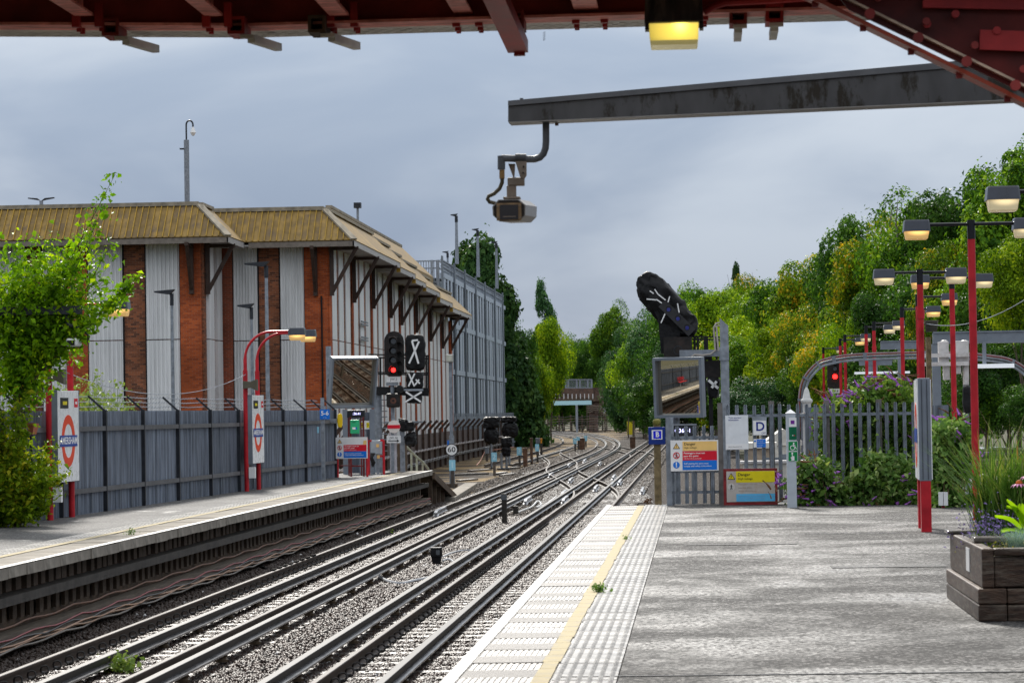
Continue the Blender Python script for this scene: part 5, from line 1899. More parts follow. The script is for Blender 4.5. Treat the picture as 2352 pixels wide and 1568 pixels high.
# grey relay cabinet with red rail and loose cables
t = thing('relay_cabinet', 'grey relay cabinet with yellow labels inside a red tube rail', 'cabinet', (at(865, 1085, 81.5).x, 81.5, 0))
boxed(t, *z4r(1020, 645, 1210, 900), 81.5, .3, 'cabinet', M('cabinet_grey', (0.33, 0.38, 0.41), 0.45, var=0.12), .02)
for X0, Y0 in ((1125, 712), (1138, 918)):
    boxed(t, *z4r(X0, Y0, X0 + 52, Y0 + 60), 81.49, .006, 'label', P_AMB)
for X in (990, 1268):
    a = at(z4(X, 0)[0], 1085, 81.2)
    MB().cyl((a.x, 81.2, 0), (a.x, 81.2, at(860, z4(0, 645)[1], 81.2).z), .035, 8).build('rail_post', REDPAINT, t)
q = MB()
for (xa, xb, Y_) in ((990, 1040, 655), (1200, 1268, 645), (1195, 1268, 935)):
    q.bar(at(*z4(xa, Y_), 81.2), at(*z4(xb, Y_), 81.2), .06, .06)
q.build('rail', REDPAINT, t)
for X in (1045, 1155):
    a = at(z4(X, 0)[0], 1085, 81.6)
    MB().bb((a.x - .035, 81.6, 0), (a.x + .035, 81.67, at(860, 1043, 81.6).z)).build('leg', GALV, t)
q = MB()
for i in range(5):
    pts = [at(*z4(1030 + i * 18, 880), 81.45), at(*z4(1015 + i * 10, 960), 81.4), at(*z4(1040 + i * 16, 1050), 81.4), at(*z4(1050 + i * 3, 1100 + i * 8), 81.45)]
    q.tube(pts, .02, 5)
q.build('loose_cables', BLKC, t)
# ramp handrail
t = thing('handrail', 'rusty pale green handrail sloping down the platform ramp', 'handrail', (-9.6, 86.5, 0))
RUSTG = M('rusty_green_paint', (0.33, 0.36, 0.28), 0.6, var=0.3, dirt=0.6, dcol=(0.22, 0.14, 0.09), dscale=5)
hr = [(z4(1640, 720), 87.0), (z4(1860, 940), 89.5), (z4(1990, 1050), 91.2), (z4(2085, 1170), 92.6)]
MB().tube([at(*p, Y) for p, Y in hr], .035, 8).build('rail', RUSTG, t, smooth=True)
for X, Y0_, Y in ((1655, 745, 87.2), (1768, 860, 88.4), (1868, 960, 89.6), (1978, 1060, 91)):
    a = at(*z4(X, Y0_), Y)
    MB().bb((a.x - .03, Y - .03, -.02 - (Y - 86) * .117), (a.x + .03, Y + .03, a.z)).build('post', RUSTG, t)
a = at(*z4(1600, 700), 86.5)
tt = tag(MB().bb((a.x - .14, 86.4, -.05), (a.x + .14, 86.6, a.z)).build('concrete_post', CONC_D, origin=(a.x, 86.5, 0), bevel=.02), 'thick weathered concrete post at the head of the ramp', 'post')
# ================================================================== brown lineside fence
lf = thing('lineside_fence', 'brown board fence with cranked posts along the line below the building', 'fence', (-12.6, 90, -1.36))
BROWNB = M('brown_board', (0.075, 0.055, 0.045), 0.7, var=0.4, scale=1.5, stretch=(3, 3, .6), rnd=0.25)
MESHM = M('rusty_mesh', (0.10, 0.075, 0.07), 0.6, var=0.3)
lpth = [Vector((-11.4, 88, 0)), Vector((-12.9, 118, 0)), Vector((-14.1, 160, 0)), Vector((-14.9, 215, 0)), Vector((-16.5, 270, 0)), Vector((-20, 320, 0))]
def along(path, step):
    out = []
    for i in range(len(path) - 1):
        L = (path[i + 1] - path[i]).length
        n = max(1, round(L / step))
        for k in range(n):
            out.append((path[i].lerp(path[i + 1], k / n), path[i].lerp(path[i + 1], (k + 1) / n)))
    return out
for a, b_ in along(lpth, 2.4):
    g = (b_ - a) * .98
    q = MB()
    q.prism([a + Vector((0, 0, -1.3)), a + g + Vector((0, 0, -1.3)), a + g + Vector((0, 0, -.1)), a + Vector((0, 0, -.1))], (.05, 0, 0))
    q.build('board_panel', BROWNB, lf)
    if a.y < 190:
        MB().prism([a + Vector((.02, 0, -.05)), a + g + Vector((.02, 0, -.05)), a + g + Vector((.02, 0, .72)), a + Vector((.02, 0, .72))], (.012, 0, 0)).build('mesh_panel', MESHM, lf)
for a, b_ in along(lpth, 4.8):
    q = MB()
    q.bb((a.x + .055, a.y - .09, -1.3), (a.x + .18, a.y + .09, .95))
    q.bar(a + Vector((.12, 0, .9)), a + Vector((.55, 0, 1.38)), .15, .12)
    q.build('cranked_post', TIMBER, lf)
for z, rr in ((-.05, .05), (-.58, .05), (-.66, .03), (.0, .025)):
    pts = []
    for a, b_ in along(lpth, 2.4):
        pts += [a + Vector((.22, 0, z)), a.lerp(b_, .5) + Vector((.22, 0, z - .05))]
    MB().tube(pts, rr, 5).build('cable', M('lineside_cable_%d' % (z * 100), (0.16, 0.13, 0.12) if z > -.3 else (0.09, 0.08, 0.075), 0.5), lf)
# pale palisade at the foot of the car park
pf = thing('palisade_fence', 'distant pale palisade at the foot of the car park', 'fence', (-15.2, 200, -1.36))
pq = MB()
pq.bb((-.02, -.12, 0), (.02, .12, 3.1))
PQM = pq.mesh('pale', GALV)
yq = 178.0
while yq < 238:
    inst('pale', PQM, pf, (-15.05, yq, -1.36))
    yq += 1.0
MB().bb((-15.02, 178, .9), (-14.98, 238, 1.0)).build('rail', GALV, pf)
MB().bb((-15.021, 178, -.7), (-14.981, 238, -.6)).build('rail', GALV, pf)

# ================================================================== speed sign post
def z5(X, Y_): return ((1780 + X / 4.594) / 1.7415, (1620 + Y_ / 4.594) / 1.7415)
def z6(X, Y_): return ((2130 + X / 4.594) / 1.7415, (1480 + Y_ / 4.594) / 1.7415)
Y6 = 108.4
b0 = ground(1039, 1120, -1.17)
Y6 = b0.y
t = thing('speed_sign_post', 'galvanised post with a round 60 speed sign and a floodlight', 'sign', (b0.x, Y6, -1.17))
xt = at(1035, 830, Y6)
MB().tube([(b0.x, Y6, -1.17), (b0.x, Y6, at(1037, 1000, Y6).z)], .105, 12).build('lower_post', GALV, t, smooth=True)
MB().tube([(b0.x, Y6, at(1037, 1000, Y6).z), (b0.x, Y6, xt.z)], .07, 10).build('upper_post', GALV, t, smooth=True)
MB().bb((b0.x - .2, Y6 - .2, -1.2), (b0.x + .2, Y6 + .2, -1.0)).build('foot', CONC_D, t)
disc_px(*z5(120, 818), 14.0, Y6 - .15, .02, 32).build('disc_rim', INK_K, t)
disc_px(*z5(120, 818), 12.4, Y6 - .156, .005, 32).build('disc', WHITEP, t)
text_px('60', *z5(120, 818), 11.5, Y6 - .158, INK_K, t, bold=.015, sx=1.15)
a = at(1033, 823, Y6)
MB().bb((a.x - .14, Y6 - .25, a.z - .15), (a.x + .14, Y6 + .1, a.z + .15)).build('floodlight', M('floodlight_box', (0.35, 0.35, 0.33), 0.5), t, bevel=.02)
MB().bb((a.x - .1, Y6 - .256, a.z - .11), (a.x + .1, Y6 - .251, a.z + .11)).build('floodlight_glass', M('pale_glass', (0.5, 0.5, 0.42), 0.15), t)
MB().bb((at(1027, 1010, Y6).x, Y6 + .05, at(1027, 1030, Y6).z), (at(1034, 1010, Y6).x, Y6 + .2, at(1027, 1011, Y6).z)).build('blue_box', P_BLUE, t)
# numbered sky-blue plates on short posts
for n_, (X0, Y0, X1, Y1), f, base in (('1', (75, 1005, 192, 1200), z5, 1121), ('2', (850, 868, 955, 1035), z5, 1094), ('3', (1318, 770, 1410, 922), z5, 1074), ('4', (1655, 712, 1730, 845), z5, 1062),
                                      ('6', (745, 1250, 812, 1355), z6, 1040), ('7', (805, 1225, 868, 1290), z6, 1036), ('8', (945, 1205, 1005, 1300), z6, 1027)):
    x0, y0 = f(X0, Y0); x1, y1 = f(X1, Y1)
    b0 = ground((x0 + x1) / 2 + 1, base, -1.17)
    Yp = b0.y
    t = thing('number_plate_post', {'1': 'sky blue plate numbered 1 in front of the 60 speed sign post', '2': 'sky blue plate numbered 2 on a stake by the square topped bagged signal', '3': 'sky blue plate numbered 3 among the rusty relay boxes', '4': 'sky blue plate numbered 4 beside the pale lidded relay box', '6': 'sky blue plate numbered 6 left of the wooden point box', '7': 'sky blue plate numbered 7 partly behind the wooden point box', '8': 'sky blue plate numbered 8 right of the wooden point box'}[n_], 'sign', (b0.x, Yp, -1.17))
    boxed(t, x0, y0, x1, y1, Yp - .06, .02, 'plate', LBLUE)
    text_px(n_, (x0 + x1) / 2, (y0 + y1) / 2, (y1 - y0) * .55, Yp - .063, M('pale_blue_ink', (0.58, 0.78, 0.86), .4, var=0), t)
    MB().bb((b0.x - .06, Yp - .03, -1.2), (b0.x + .06, Yp + .06, at(x0, y1 - 1, Yp).z + .1)).build('post', SLEEP, t)
# bagged signals beyond
def bag(label, parts, pole_px, base, f=z5):
    b0 = ground(pole_px[0], base, -1.17)
    t = thing('shrouded_signal', label, 'signal', (b0.x, b0.y, -1.17))
    for i, (X0, Y0, X1, Y1, pp) in enumerate(parts):
        wrap(t, X0, Y0, X1, Y1, b0.y - .1, .45, f, 11 + i + int(pole_px[0]), .05, pp)
    for px in pole_px:
        a = ground(px, base, -1.17)
        MB().tube([(a.x, b0.y + .05, -1.17), (a.x, b0.y + .05, at(px, f(0, parts[-1][3])[1], b0.y).z + .2)], .06, 8).build('pole', GALV, t, smooth=True)
        MB().bb((a.x - .12, b0.y - .08, -1.2), (a.x + .12, b0.y + .16, -1.08)).build('foot', DARKIRON, t)
    return t
bag('bagged signal with a square top above a round black bag', [(708, 220, 990, 415, 9), (705, 415, 985, 725, 2.4)], (1129,), 1077)
bag('bagged signal with a flat wide top and large round bag behind the smaller one', [(1025, 215, 1310, 310, 7), (1035, 320, 1345, 600, 2.6)], (1170,), 1070)
bag('smaller bagged signal with two round lobes on twin poles', [(1030, 590, 1225, 770, 5), (1035, 730, 1205, 950, 2.3)], (1152, 1163), 1080)
# relay boxes, white dome and orange post
def gbox(name, label, cat, f, X0, Y0, X1, Y1, base, dep, mt):
    x0, y0 = f(X0, Y0); x1, y1 = f(X1, Y1)
    b0 = ground((x0 + x1) / 2, base, -1.17)
    a, b_ = at(x0, y0, b0.y), at(x1, y1, b0.y)
    t = thing(name, label, cat, (b0.x, b0.y, -1.17))
    MB().bb((a.x, b0.y, max(b_.z, -1.17)), (b_.x, b0.y + dep, a.z)).build('box', mt, t, bevel=.02)
    MB().bb((a.x - .02, b0.y - .02, a.z - .03), (b_.x + .02, b0.y + dep + .02, a.z + .02)).build('lid', mt, t)
    if b_.z > -1.15:
        MB().bb(((a.x + b_.x) / 2 - .07, b0.y + .05, -1.2), ((a.x + b_.x) / 2 + .07, b0.y + .2, b_.z + .02)).build('leg', SLEEP, t)
    return t
RUSTBOX = M('rusty_box', (0.12, 0.065, 0.04), 0.7, var=0.5, scale=5)
gbox('relay_box', 'rusty brown relay box among the points by plate 3', 'box', z5, 1430, 800, 1510, 1130, 1074, .5, RUSTBOX)
gbox('relay_box', 'tall dark relay box beside plate 4', 'box', z5, 1560, 610, 1610, 1080, 1066, .5, RUSTBOX)
gbox('relay_box', 'pale grey lidded relay box behind plate 4', 'box', z5, 1665, 610, 1740, 700, 1052, .5, GREYPAINT)
gbox('relay_box', 'grey relay box at the foot of the brown fence', 'box', z5, 730, 780, 800, 890, 1060, .5, GREYPAINT)
gbox('marker_post', 'short orange marker post beside the siding curve', 'post', z5, 1752, 615, 1782, 700, 1052, .2, M('orange_plastic', (0.75, 0.30, 0.02), 0.4))
gbox('relay_box', 'brown wooden point box between the far curves', 'box', z6, 835, 1255, 960, 1460, 1034, .7, RUSTBOX)
gbox('relay_box', 'rusty point machine box right of the far curves', 'box', z6, 1790, 1235, 1890, 1440, 1032, .7, RUSTBOX)
gbox('yellow_cabinet', 'bright yellow cabinet standing below the footpath steps', 'cabinet', z6, 1735, 945, 1875, 1185, 998, 1.2, M('cabinet_yellow', (0.62, 0.50, 0.02), 0.45, var=0.1))
# stacked timbers left of the post
for i, (X0, Y0, X1, h, lab) in enumerate(((150, 1285, 770, .12, 'long black baulk of timber lying beside the 60 post'), (250, 1390, 560, .10, 'weathered plank lying in the dry grass'), (930, 1270, 1110, .14, 'short pale timber offcut by plate 2'), (1040, 1300, 1260, .14, 'pair of pale planks beside the conductor rail end'), (450, 1210, 820, .1, 'dark plank lying by the bagged signals'), (1000, 1180, 1350, .15, 'pale timber baulk beneath the bagged signals'))):
    p0, p1 = ground(*z5(X0, Y0), -1.12), ground(*z5(X1, Y0 - 25), -1.12)
    o = MB().bar(p0, p1, .25, h).build('timber_baulk', SLEEP, origin=(p0 + p1) / 2 - Vector((0, 0, .1)), bevel=.01)
    tag(o, lab, 'timber')
a, b_ = ground(1028, 1150, -1.1), ground(1082, 1116, -1.1)
tag(MB().bar(a + Vector((0, 0, .05)), b_ + Vector((0, 0, .05)), .5, .16).build('cable_trough_lid', CONC, origin=a, bevel=.02), 'pale concrete trough lid lying past the ramp foot', 'trough lid')
for px, top, bot, lab in ((1193, 893, 1000, 'dark slender lamp post nearest the car park trees'), (1214, 900, 1010, 'dark slender lamp post at the fence corner'), (1224, 905, 1000, 'dark slender lamp post behind its neighbours by the tree edge')):
    Yq = 262
    a, b_ = at(px, top, Yq), at(px, bot, Yq)
    t = thing('lamp_post', lab, 'lamp post', (b_.x, Yq, -1.17))
    MB().tube([(b_.x, Yq, -1.17), (b_.x, Yq, a.z)], .09, 8).build('pole', DKGREY, t)
    MB().bb((b_.x - .05, Yq - .2, a.z - .02), (b_.x + .5, Yq + .2, a.z + .25)).build('lamp_head', DKGREY, t)
    MB().bb((b_.x + .1, Yq - .15, a.z - .06), (b_.x + .45, Yq + .15, a.z - .021)).build('lens', LENS2, t)
# ================================================================== far fence band, bridge, steps
ff = thing('cable_fence', 'dark post fence hung with cables beyond the far curve', 'fence', (-14, 402, -1.36))
fy = 402.0
xl, xr = at(1180, 990, fy).x, at(1520, 990, fy).x
for k in range(7):
    pts = [(xl + (xr - xl) * i / 40, fy - .15, -.9 + k * .33 + .06 * math.sin(i * 1.3 + k)) for i in range(41)]
    MB().tube(pts, .055, 5).build('cable', M('fence_cable_%d' % (k % 3), ((.06, .055, .05), (.11, .095, .08), (.16, .13, .10))[k % 3], .6), ff)
x = xl
while x < xr:
    MB().bb((x - .1, fy - .1, -1.36), (x + .1, fy + .05, 1.35)).build('post', CONC_D, ff)
    x += 1.6
Yb = 408.0
br = thing('footbridge', 'old brick bridge with a pale blue girder and grey railing over the line', 'bridge', (at(1315, 990, Yb).x, Yb, -1.36))
BRK_D = brick_mat('sooty_brick', (0.17, 0.10, 0.075), (0.07, 0.05, 0.045), (0.15, 0.12, 0.10))
def zr6(X0, Y0, X1, Y1): return (*z6(X0, Y0), *z6(X1, Y1))
boxed(br, *zr6(385, 567, 1085, 633), Yb, .5, 'girder', M('pale_blue_steel', (0.42, 0.66, 0.72), 0.5, var=0.06))
boxed(br, *zr6(300, 510, 1290, 566), Yb + .1, 4, 'deck_edge', CONC_D)
a = [at(*z6(*p), Yb + .25) for p in ((400, 510), (1120, 510), (1120, 335), (560, 335))]
MB().prism(a, (0, .6, 0)).build('parapet', BRK_D, br)
boxed(br, *zr6(270, 570, 384, 632), Yb + .3, 3, 'abutment_left', TIMBER)
boxed(br, *zr6(1030, 634, 1190, 1150), Yb + .2, 5, 'abutment', BRK_D)
boxed(br, *zr6(1090, 320, 1290, 640), Yb + .6, 5, 'wing_wall', BRK_D)
q = MB()
for X in (610, 655, 810, 870, 1015, 1085):
    a, b_ = at(*z6(X, 168), Yb + .3), at(*z6(X, 335), Yb + .3)
    q.bb((a.x - .12, Yb + .3, b_.z), (a.x + .12, Yb + .42, a.z))
for Y_ in (172, 325):
    a, b_ = at(*z6(600, Y_), Yb + .3), at(*z6(1090, Y_), Yb + .3)
    q.bar(a, b_, .1, .14)
for X in range(620, 1085, 14):
    a, b_ = at(*z6(X, 175), Yb + .35), at(*z6(X, 330), Yb + .35)
    q.bb((a.x - .02, Yb + .35, b_.z), (a.x + .02, Yb + .38, a.z))
q.build('railing', GALV, br)
q = MB()
for X in range(425, 1110, 76):
    a = at(*z6(X, 480), Yb + .05)
    q.bb((a.x - .05, Yb + .0, a.z - .35), (a.x + .05, Yb + .1, a.z + .35))
q.build('cable_hook', WHITEP, br)
for k in range(4):
    pts = [at(*z6(X, 660 + k * 36 + 10 * math.sin(X * .05)), Yb - .1) for X in range(1010, 1290, 40)] + [at(*z6(1290 + i * 62, 700 + k * 36 + i * (42 if k < 3 else 44)), Yb - .1) for i in range(8)]
    MB().tube(pts, .07, 5).build('cable_bundle', M('fence_cable_2', (.16, .13, .10), .6), br)
st = thing('footpath_steps', 'dark timber steps with handrails climbing to the bridge', 'steps', (at(1480, 1000, 404).x, 404, -1.36))
for i in range(14):
    u = i / 13
    p0 = z6(1740 - 560 * u, 1150 - 400 * u)
    a = at(*p0, 405)
    MB().bb((a.x - .5, 404.4, a.z - .18), (a.x + .3, 405.6, a.z)).build('tread', TIMBER, st)
for dy, off in ((404.3, -130), (404.3, -60)):
    pts = [at(*z6(1740, 1150 + off), dy), at(*z6(1500, 1010 + off), dy), at(*z6(1370, 915 + off), dy), at(*z6(1200, 790 + off), dy)]
    MB().tube(pts, .06, 6).build('handrail', CONC_D, st)
for X, Y_ in ((1690, 1130), (1600, 1080), (1500, 1020), (1420, 960), (1340, 890), (1260, 840)):
    a, b_ = at(*z6(X, Y_ - 130), 404.3), at(*z6(X, Y_ + 20), 404.3)
    MB().bb((a.x - .05, 404.25, max(-1.36, b_.z)), (a.x + .05, 404.35, a.z)).build('post', CONC_D, st)
a, b_ = at(*z6(815, 640), 396), at(*z6(820, 1165), 396)
tag(MB().tube([(b_.x, 396, -1.2), (b_.x, 396, a.z)], .16, 8).build('steel_pole', GALV, origin=(b_.x, 396, -1.2)), 'single pale pole standing under the bridge girder', 'pole')
# ================================================================== gate and palisade at the end of the near platform
def z2(X, Y_): return ((2580 + X / 3.6466) / 1.7415, (1600 + Y_ / 3.6466) / 1.7415)
def z2r(X0, Y0, X1, Y1): return (*z2(X0, Y0), *z2(X1, Y1))
YG = 51.0
PALE = M('palisade_galv', (0.20, 0.225, 0.26), 0.5, metal=0.3, var=0.3, scale=6, rnd=0.14, dirt=0.35, dcol=(0.13, 0.13, 0.13), dscale=4)
DKPOST = M('dull_post', (0.13, 0.12, 0.115), 0.6, var=0.3)
def pale_mesh(h, w=.068, notch=True):
    """W-section pale with rounded notched head"""
    xs = (-.5, -.28, 0, .28, .5)
    ds = (0, .022, .006, .022, 0)
    q = MB()
    lv = [(0, 1), (h - .17, 1), (h - .15, .72), (h - .13, 1), (h - .02, .9), (h, .55)] if notch else [(0, 1), (h, 1)]
    vs = []
    for z, k in lv:
        vs += [(x * w * k, -d, z) for x, d in zip(xs, ds)] + [(x * w * k, -d + .004, z) for x, d in reversed(list(zip(xs, ds)))]
    n = 10
    fs = []
    for i in range(len(lv) - 1):
        fs += [(i * n + j, i * n + (j + 1) % n, (i + 1) * n + (j + 1) % n, (i + 1) * n + j) for j in range(n)]
    fs += [tuple(range(n)), tuple(range((len(lv) - 1) * n, len(lv) * n))]
    q.add(vs, fs)
    return q.mesh('pale', PALE)
gate = thing('palisade_gate', 'grey palisade gate with warning board at the platform end', 'gate', (at(1596, 1157, YG).x, YG, 0))
g0 = ground(1596, 1157, 0)
hg = at(1600, z2(0, 375)[1], YG).z
PG = pale_mesh(hg - .03)
for X in (475, 605, 730, 865, 985):
    a = at(z2(X, 0)[0], 1060, YG)
    inst('pale', PG, gate, (a.x, YG, .03))
for Y_, h_ in ((550, .05), (1035, .07), (1345, .05)):
    a, b_ = at(*z2(350, Y_), YG + .03), at(*z2(1105, Y_), YG + .03)
    MB().bar((a.x, YG + .03, a.z), (b_.x, YG + .03, a.z), .03, h_).build('rail', PALE, gate)
for X, top in ((347, 255), (1107, 40)):
    a = at(z2(X, 0)[0], 1060, YG)
    MB().bb((a.x - .045, YG - .04, 0), (a.x + .045, YG + .05, at(*z2(X, top), YG).z)).build('post', PALE if X < 500 else DKPOST, gate)
a = at(z2(390, 0)[0], 1000, YG + .2)
MB().cyl((a.x, YG + .2, -.1), (a.x, YG + .2, at(*z2(390, 250), YG).z), .035, 8).build('round_post', GALV, gate)
# danger board on the gate
x0, y0, x1, y1 = z2r(370, 585, 1075, 1025)
t = thing('danger_board', 'white board reading Danger High voltage on an amber band fixed to the gate', 'warning sign', (at((x0 + x1) / 2, y1, YG).x, YG - .05, at(x0, y1, YG).z))
boxed(t, x0, y0, x1, y1, YG - .055, .008, 'board', WHITEP)
warn_board(t, lambda u, v: (x0 + (x1 - x0) * u, y0 + (y1 - y0) * v), YG - .056, True)
# palisade
fence = thing('palisade_fence', 'grey steel palisade fence running right from the gate through the buddleia', 'fence', (at(1880, 1150, YG).x, YG, 0))
hp = at(1800, 928, YG).z
PP = pale_mesh(hp - .03)
pxs = [1672.8, 1693.3, 1713, 1733.4, 1753.9, 1772.8, 1791.7] + [1813 + 20.4 * i for i in range(16)]
for i, px in enumerate(pxs):
    a = at(px, 1000, YG)
    inst('pale', PP, fence, (a.x, YG, .03 + rs.uniform(-.012, .012)))
a, b_ = at(1660, 953, YG), at(2130, 953, YG)
for z in (a.z - .02, .28):
    MB().bb((a.x, YG + .004, z - .025), (b_.x, YG + .045, z + .025)).build('rail', PALE, fence)
for px in (1655 + 118, 1900, 2020, 2110):
    a = at(px, 1000, YG)
    MB().bb((a.x - .05, YG + .05, 0), (a.x + .05, YG + .12, hp + .06)).build('post', DKPOST, fence)
# second heavier fence behind the shrubs
f2 = thing('sheet_fence', 'ribbed grey sheet fence half hidden behind the buddleia', 'fence', (at(2000, 1150, 54.5).x, 54.5, -.45))
a, b_ = at(1850, 935, 54.5), at(2150, 935, 54.5)
xk = a.x
while xk < b_.x:
    MB().bb((xk, 54.5, -.45), (xk + .25, 54.54, a.z)).bb((xk + .06, 54.47, -.45), (xk + .18, 54.499, a.z - .02)).build('sheet', SHEET, f2)
    xk += .27
# ---- B sign on a concrete post
c = ground(1512, 1158, 0)
t = thing('concrete_marker_post', 'blue B sign on a mossy concrete post beside the gate', 'sign', (c.x, c.y, 0))
a = at(1511, 968, c.y)
MB().bb((c.x - .062, c.y - .06, -.02), (c.x + .062, c.y + .06, a.z - .05)).build('post', M('mossy_concrete', (0.17, 0.13, 0.07), 0.85, var=0.4, scale=9, bump=.5), t, bevel=.01)
crumple((c.x, c.y, a.z - .02), (.15, .15, .13), 3, .012, 5, 3).build('moss_cap', M('moss', (0.14, 0.13, 0.03), 0.9, var=0.5, scale=30), t)
boxed(t, *z2r(48, 392, 300, 645), c.y - .10, .035, 'sign_box', M('navy_panel', (0.008, 0.03, 0.20), 0.35, var=0.08), .012)
boxed(t, *z2r(98, 435, 253, 570), c.y - .105, .004, 'sign_white', INK_W)
boxed(t, *z2r(120, 448, 238, 558), c.y - .108, .003, 'sign_blue', M('bright_blue', (0.008, 0.012, 0.65), 0.35, var=0), )
text_px('B', *z2(180, 503), 11.2, c.y - .1095, INK_W, t, bold=.05, sx=.9)
# ---- fence boards
t = thing('notice_board', 'blank white Train operator information board on the palisade', 'notice', (at(1692, 1032, YG).x, YG - .06, at(1692, 1032, YG).z))
boxed(t, *z2r(1170, 222, 1512, 718), YG - .06, .012, 'board', M('scuffed_white', (0.66, 0.68, 0.71), 0.4, var=0.05, dirt=.2, dcol=(.45, .45, .46), dscale=5))
text_px('Train operator', *z2(1216, 257), 3.4, YG - .062, INK_B, t, 'LEFT', .01)
text_px('information', *z2(1216, 290), 3.4, YG - .062, INK_B, t, 'LEFT', .025)
boxed(t, *z2r(1185, 640, 1502, 710), YG - .064, .003, 'label_strip', INK_W)
text_px('Service Information Only', *z2(1218, 680), 2.1, YG - .066, INK_K, t, 'LEFT')
t = thing('departure_sign', 'white square sign with a blue letter D and OFF on the palisade', 'sign', (at(1744, 1000, YG).x, YG - .06, at(1744, 999, YG).z))
boxed(t, *z2r(1562, 242, 1778, 512), YG - .06, .012, 'backing', GALV)
boxed(t, *z2r(1576, 300, 1768, 506), YG - .066, .005, 'plate', INK_W)
text_px('D', *z2(1680, 388), 19.5, YG - .0675, INK_B, t, bold=.03)
text_px('OFF', *z2(1730, 480), 3.9, YG - .0675, INK_B, t)
t = thing('wifi_notice', 'small blue notice with a white signal mark under the D sign', 'notice', (at(1744, 1027, YG).x, YG - .06, at(1744, 1026, YG).z))
boxed(t, *z2r(1582, 566, 1765, 686), YG - .06, .008, 'plate', INK_W)
boxed(t, *z2r(1628, 570, 1763, 622), YG - .063, .002, 'blue_band', P_BLUE)
boxed(t, *z2r(1628, 628, 1763, 684), YG - .063, .002, 'blue_band', P_BLUE)
disc_px(*z2(1605, 596), 2.4, YG - .063, .002, 14).build('signal_mark', P_BLUE, t)
for k, (Y_, s) in enumerate(((590, 'Access Safety System'), (604, 'hidden access point'), (650, 'Only scan QR code'), (664, 'if safe to approach'))):
    text_px(s, *z2(1634, Y_), 1.15, YG - .065, INK_W, t, 'LEFT')
# old danger board in a red frame
Yo = YG - .28
x0, y0, x1, y1 = z2r(1142, 1002, 1938, 1525)
t = thing('danger_board', 'faded red framed Danger High voltage board standing on the platform', 'warning sign', (at((x0 + x1) / 2, y1, Yo).x, Yo, 0))
OLDRED = M('flaking_red', (0.20, 0.02, 0.022), 0.5, var=0.4, scale=8, dirt=0.5, dcol=(.06, .03, .025), dscale=4)
a, b_ = at(x0, y0, Yo), at(x1, y1, Yo)
fw = .075
q = MB()
q.bb((a.x, Yo, .0), (a.x + fw, Yo + .07, a.z)); q.bb((b_.x - fw, Yo, .0), (b_.x, Yo + .07, a.z))
q.bb((a.x + fw, Yo, a.z - fw), (b_.x - fw, Yo + .07, a.z)); q.bb((a.x + fw, Yo, .0), (b_.x - fw, Yo + .07, .09))
q.build('frame', OLDRED, t)
X0, Y0_, X1, Y1_ = z2r(1186, 1037, 1900, 1475)
boxed(t, X0, Y0_, X1, Y1_, Yo - .008, .02, 'board', M('faded_board', (0.50, 0.46, 0.42), 0.5, var=0.1, scale=5, dirt=.6, dcol=(.35, .22, .13), dscale=3))
boxed(t, *z2r(1326, 1037, 1893, 1192), Yo - .012, .003, 'yellow_band', P_YEL)
boxed(t, *z2r(1332, 1366, 1898, 1468), Yo - .012, .003, 'pale_blue_band', M('faded_blue', (0.10, 0.42, 0.70), 0.4, var=.05))
text_px('Danger', *z2(1352, 1085), 6.6, Yo - .0135, INK_K, t, 'LEFT', .015)
text_px('High voltage', *z2(1356, 1145), 4.6, Yo - .0135, INK_K, t, 'LEFT')
GH = M('ghost_ink', (0.30, 0.25, 0.20), .6, var=.2)
text_px('Passengers must not', *z2(1362, 1225), 3.6, Yo - .0105, GH, t, 'LEFT')
text_px('pass this point', *z2(1362, 1276), 3.6, Yo - .0105, GH, t, 'LEFT')
text_px('Offenders will be prosecuted', *z2(1362, 1325), 2.4, Yo - .0105, GH, t, 'LEFT')
GB = M('ghost_blue_ink', (0.22, 0.38, 0.60), .5, var=.1)
text_px('Staff working on the track must', *z2(1362, 1400), 3.3, Yo - .0135, GB, t, 'LEFT')
text_px('comply with safety instructions', *z2(1362, 1433), 3.3, Yo - .0135, GB, t, 'LEFT')
triangle(*z2(1257, 1108), 15, Yo - .011, t, INK_K); triangle(*z2(1257, 1111), 11.3, Yo - .013, t, P_YEL, .002)
bolt_mark(*z2(1257, 1113), 8.5, Yo - .015, t, INK_K)
disc_px(*z2(1258, 1266), 8.3, Yo - .011, .003).build('pale_disc', M('pale_disc_paint', (.56, .53, .5), .5), t)
walker(*z2(1260, 1264), 12, Yo - .013, t, INK_K)
# ---- clock behind the gate
Yc = 52.6
x0, y0, x1, y1 = z2r(360, 355, 760, 520)
t = thing('clock_display', 'dark box clock with bluish digits behind the gate', 'clock', (at(1568, 1000, Yc).x, Yc, -.12))
boxed(t, x0, y0, x1, y1, Yc, .2, 'housing', DKGREY, .02)
boxed(t, x0 + 1, y0 - .8, x1 - 1, y0 + 1.6, Yc - .02, .2, 'top_edge', GALV)
text_px('10:36:41', *z2(532, 446), 8.8, Yc - .003, LED, t)
a = at(z2(700, 0)[0], 1000, Yc)
for dx in (-.35, .0):
    MB().bb((a.x + dx - .04, Yc + .06, -.13), (a.x + dx + .04, Yc + .14, at(x0, y1, Yc).z)).build('leg', GALV, t)
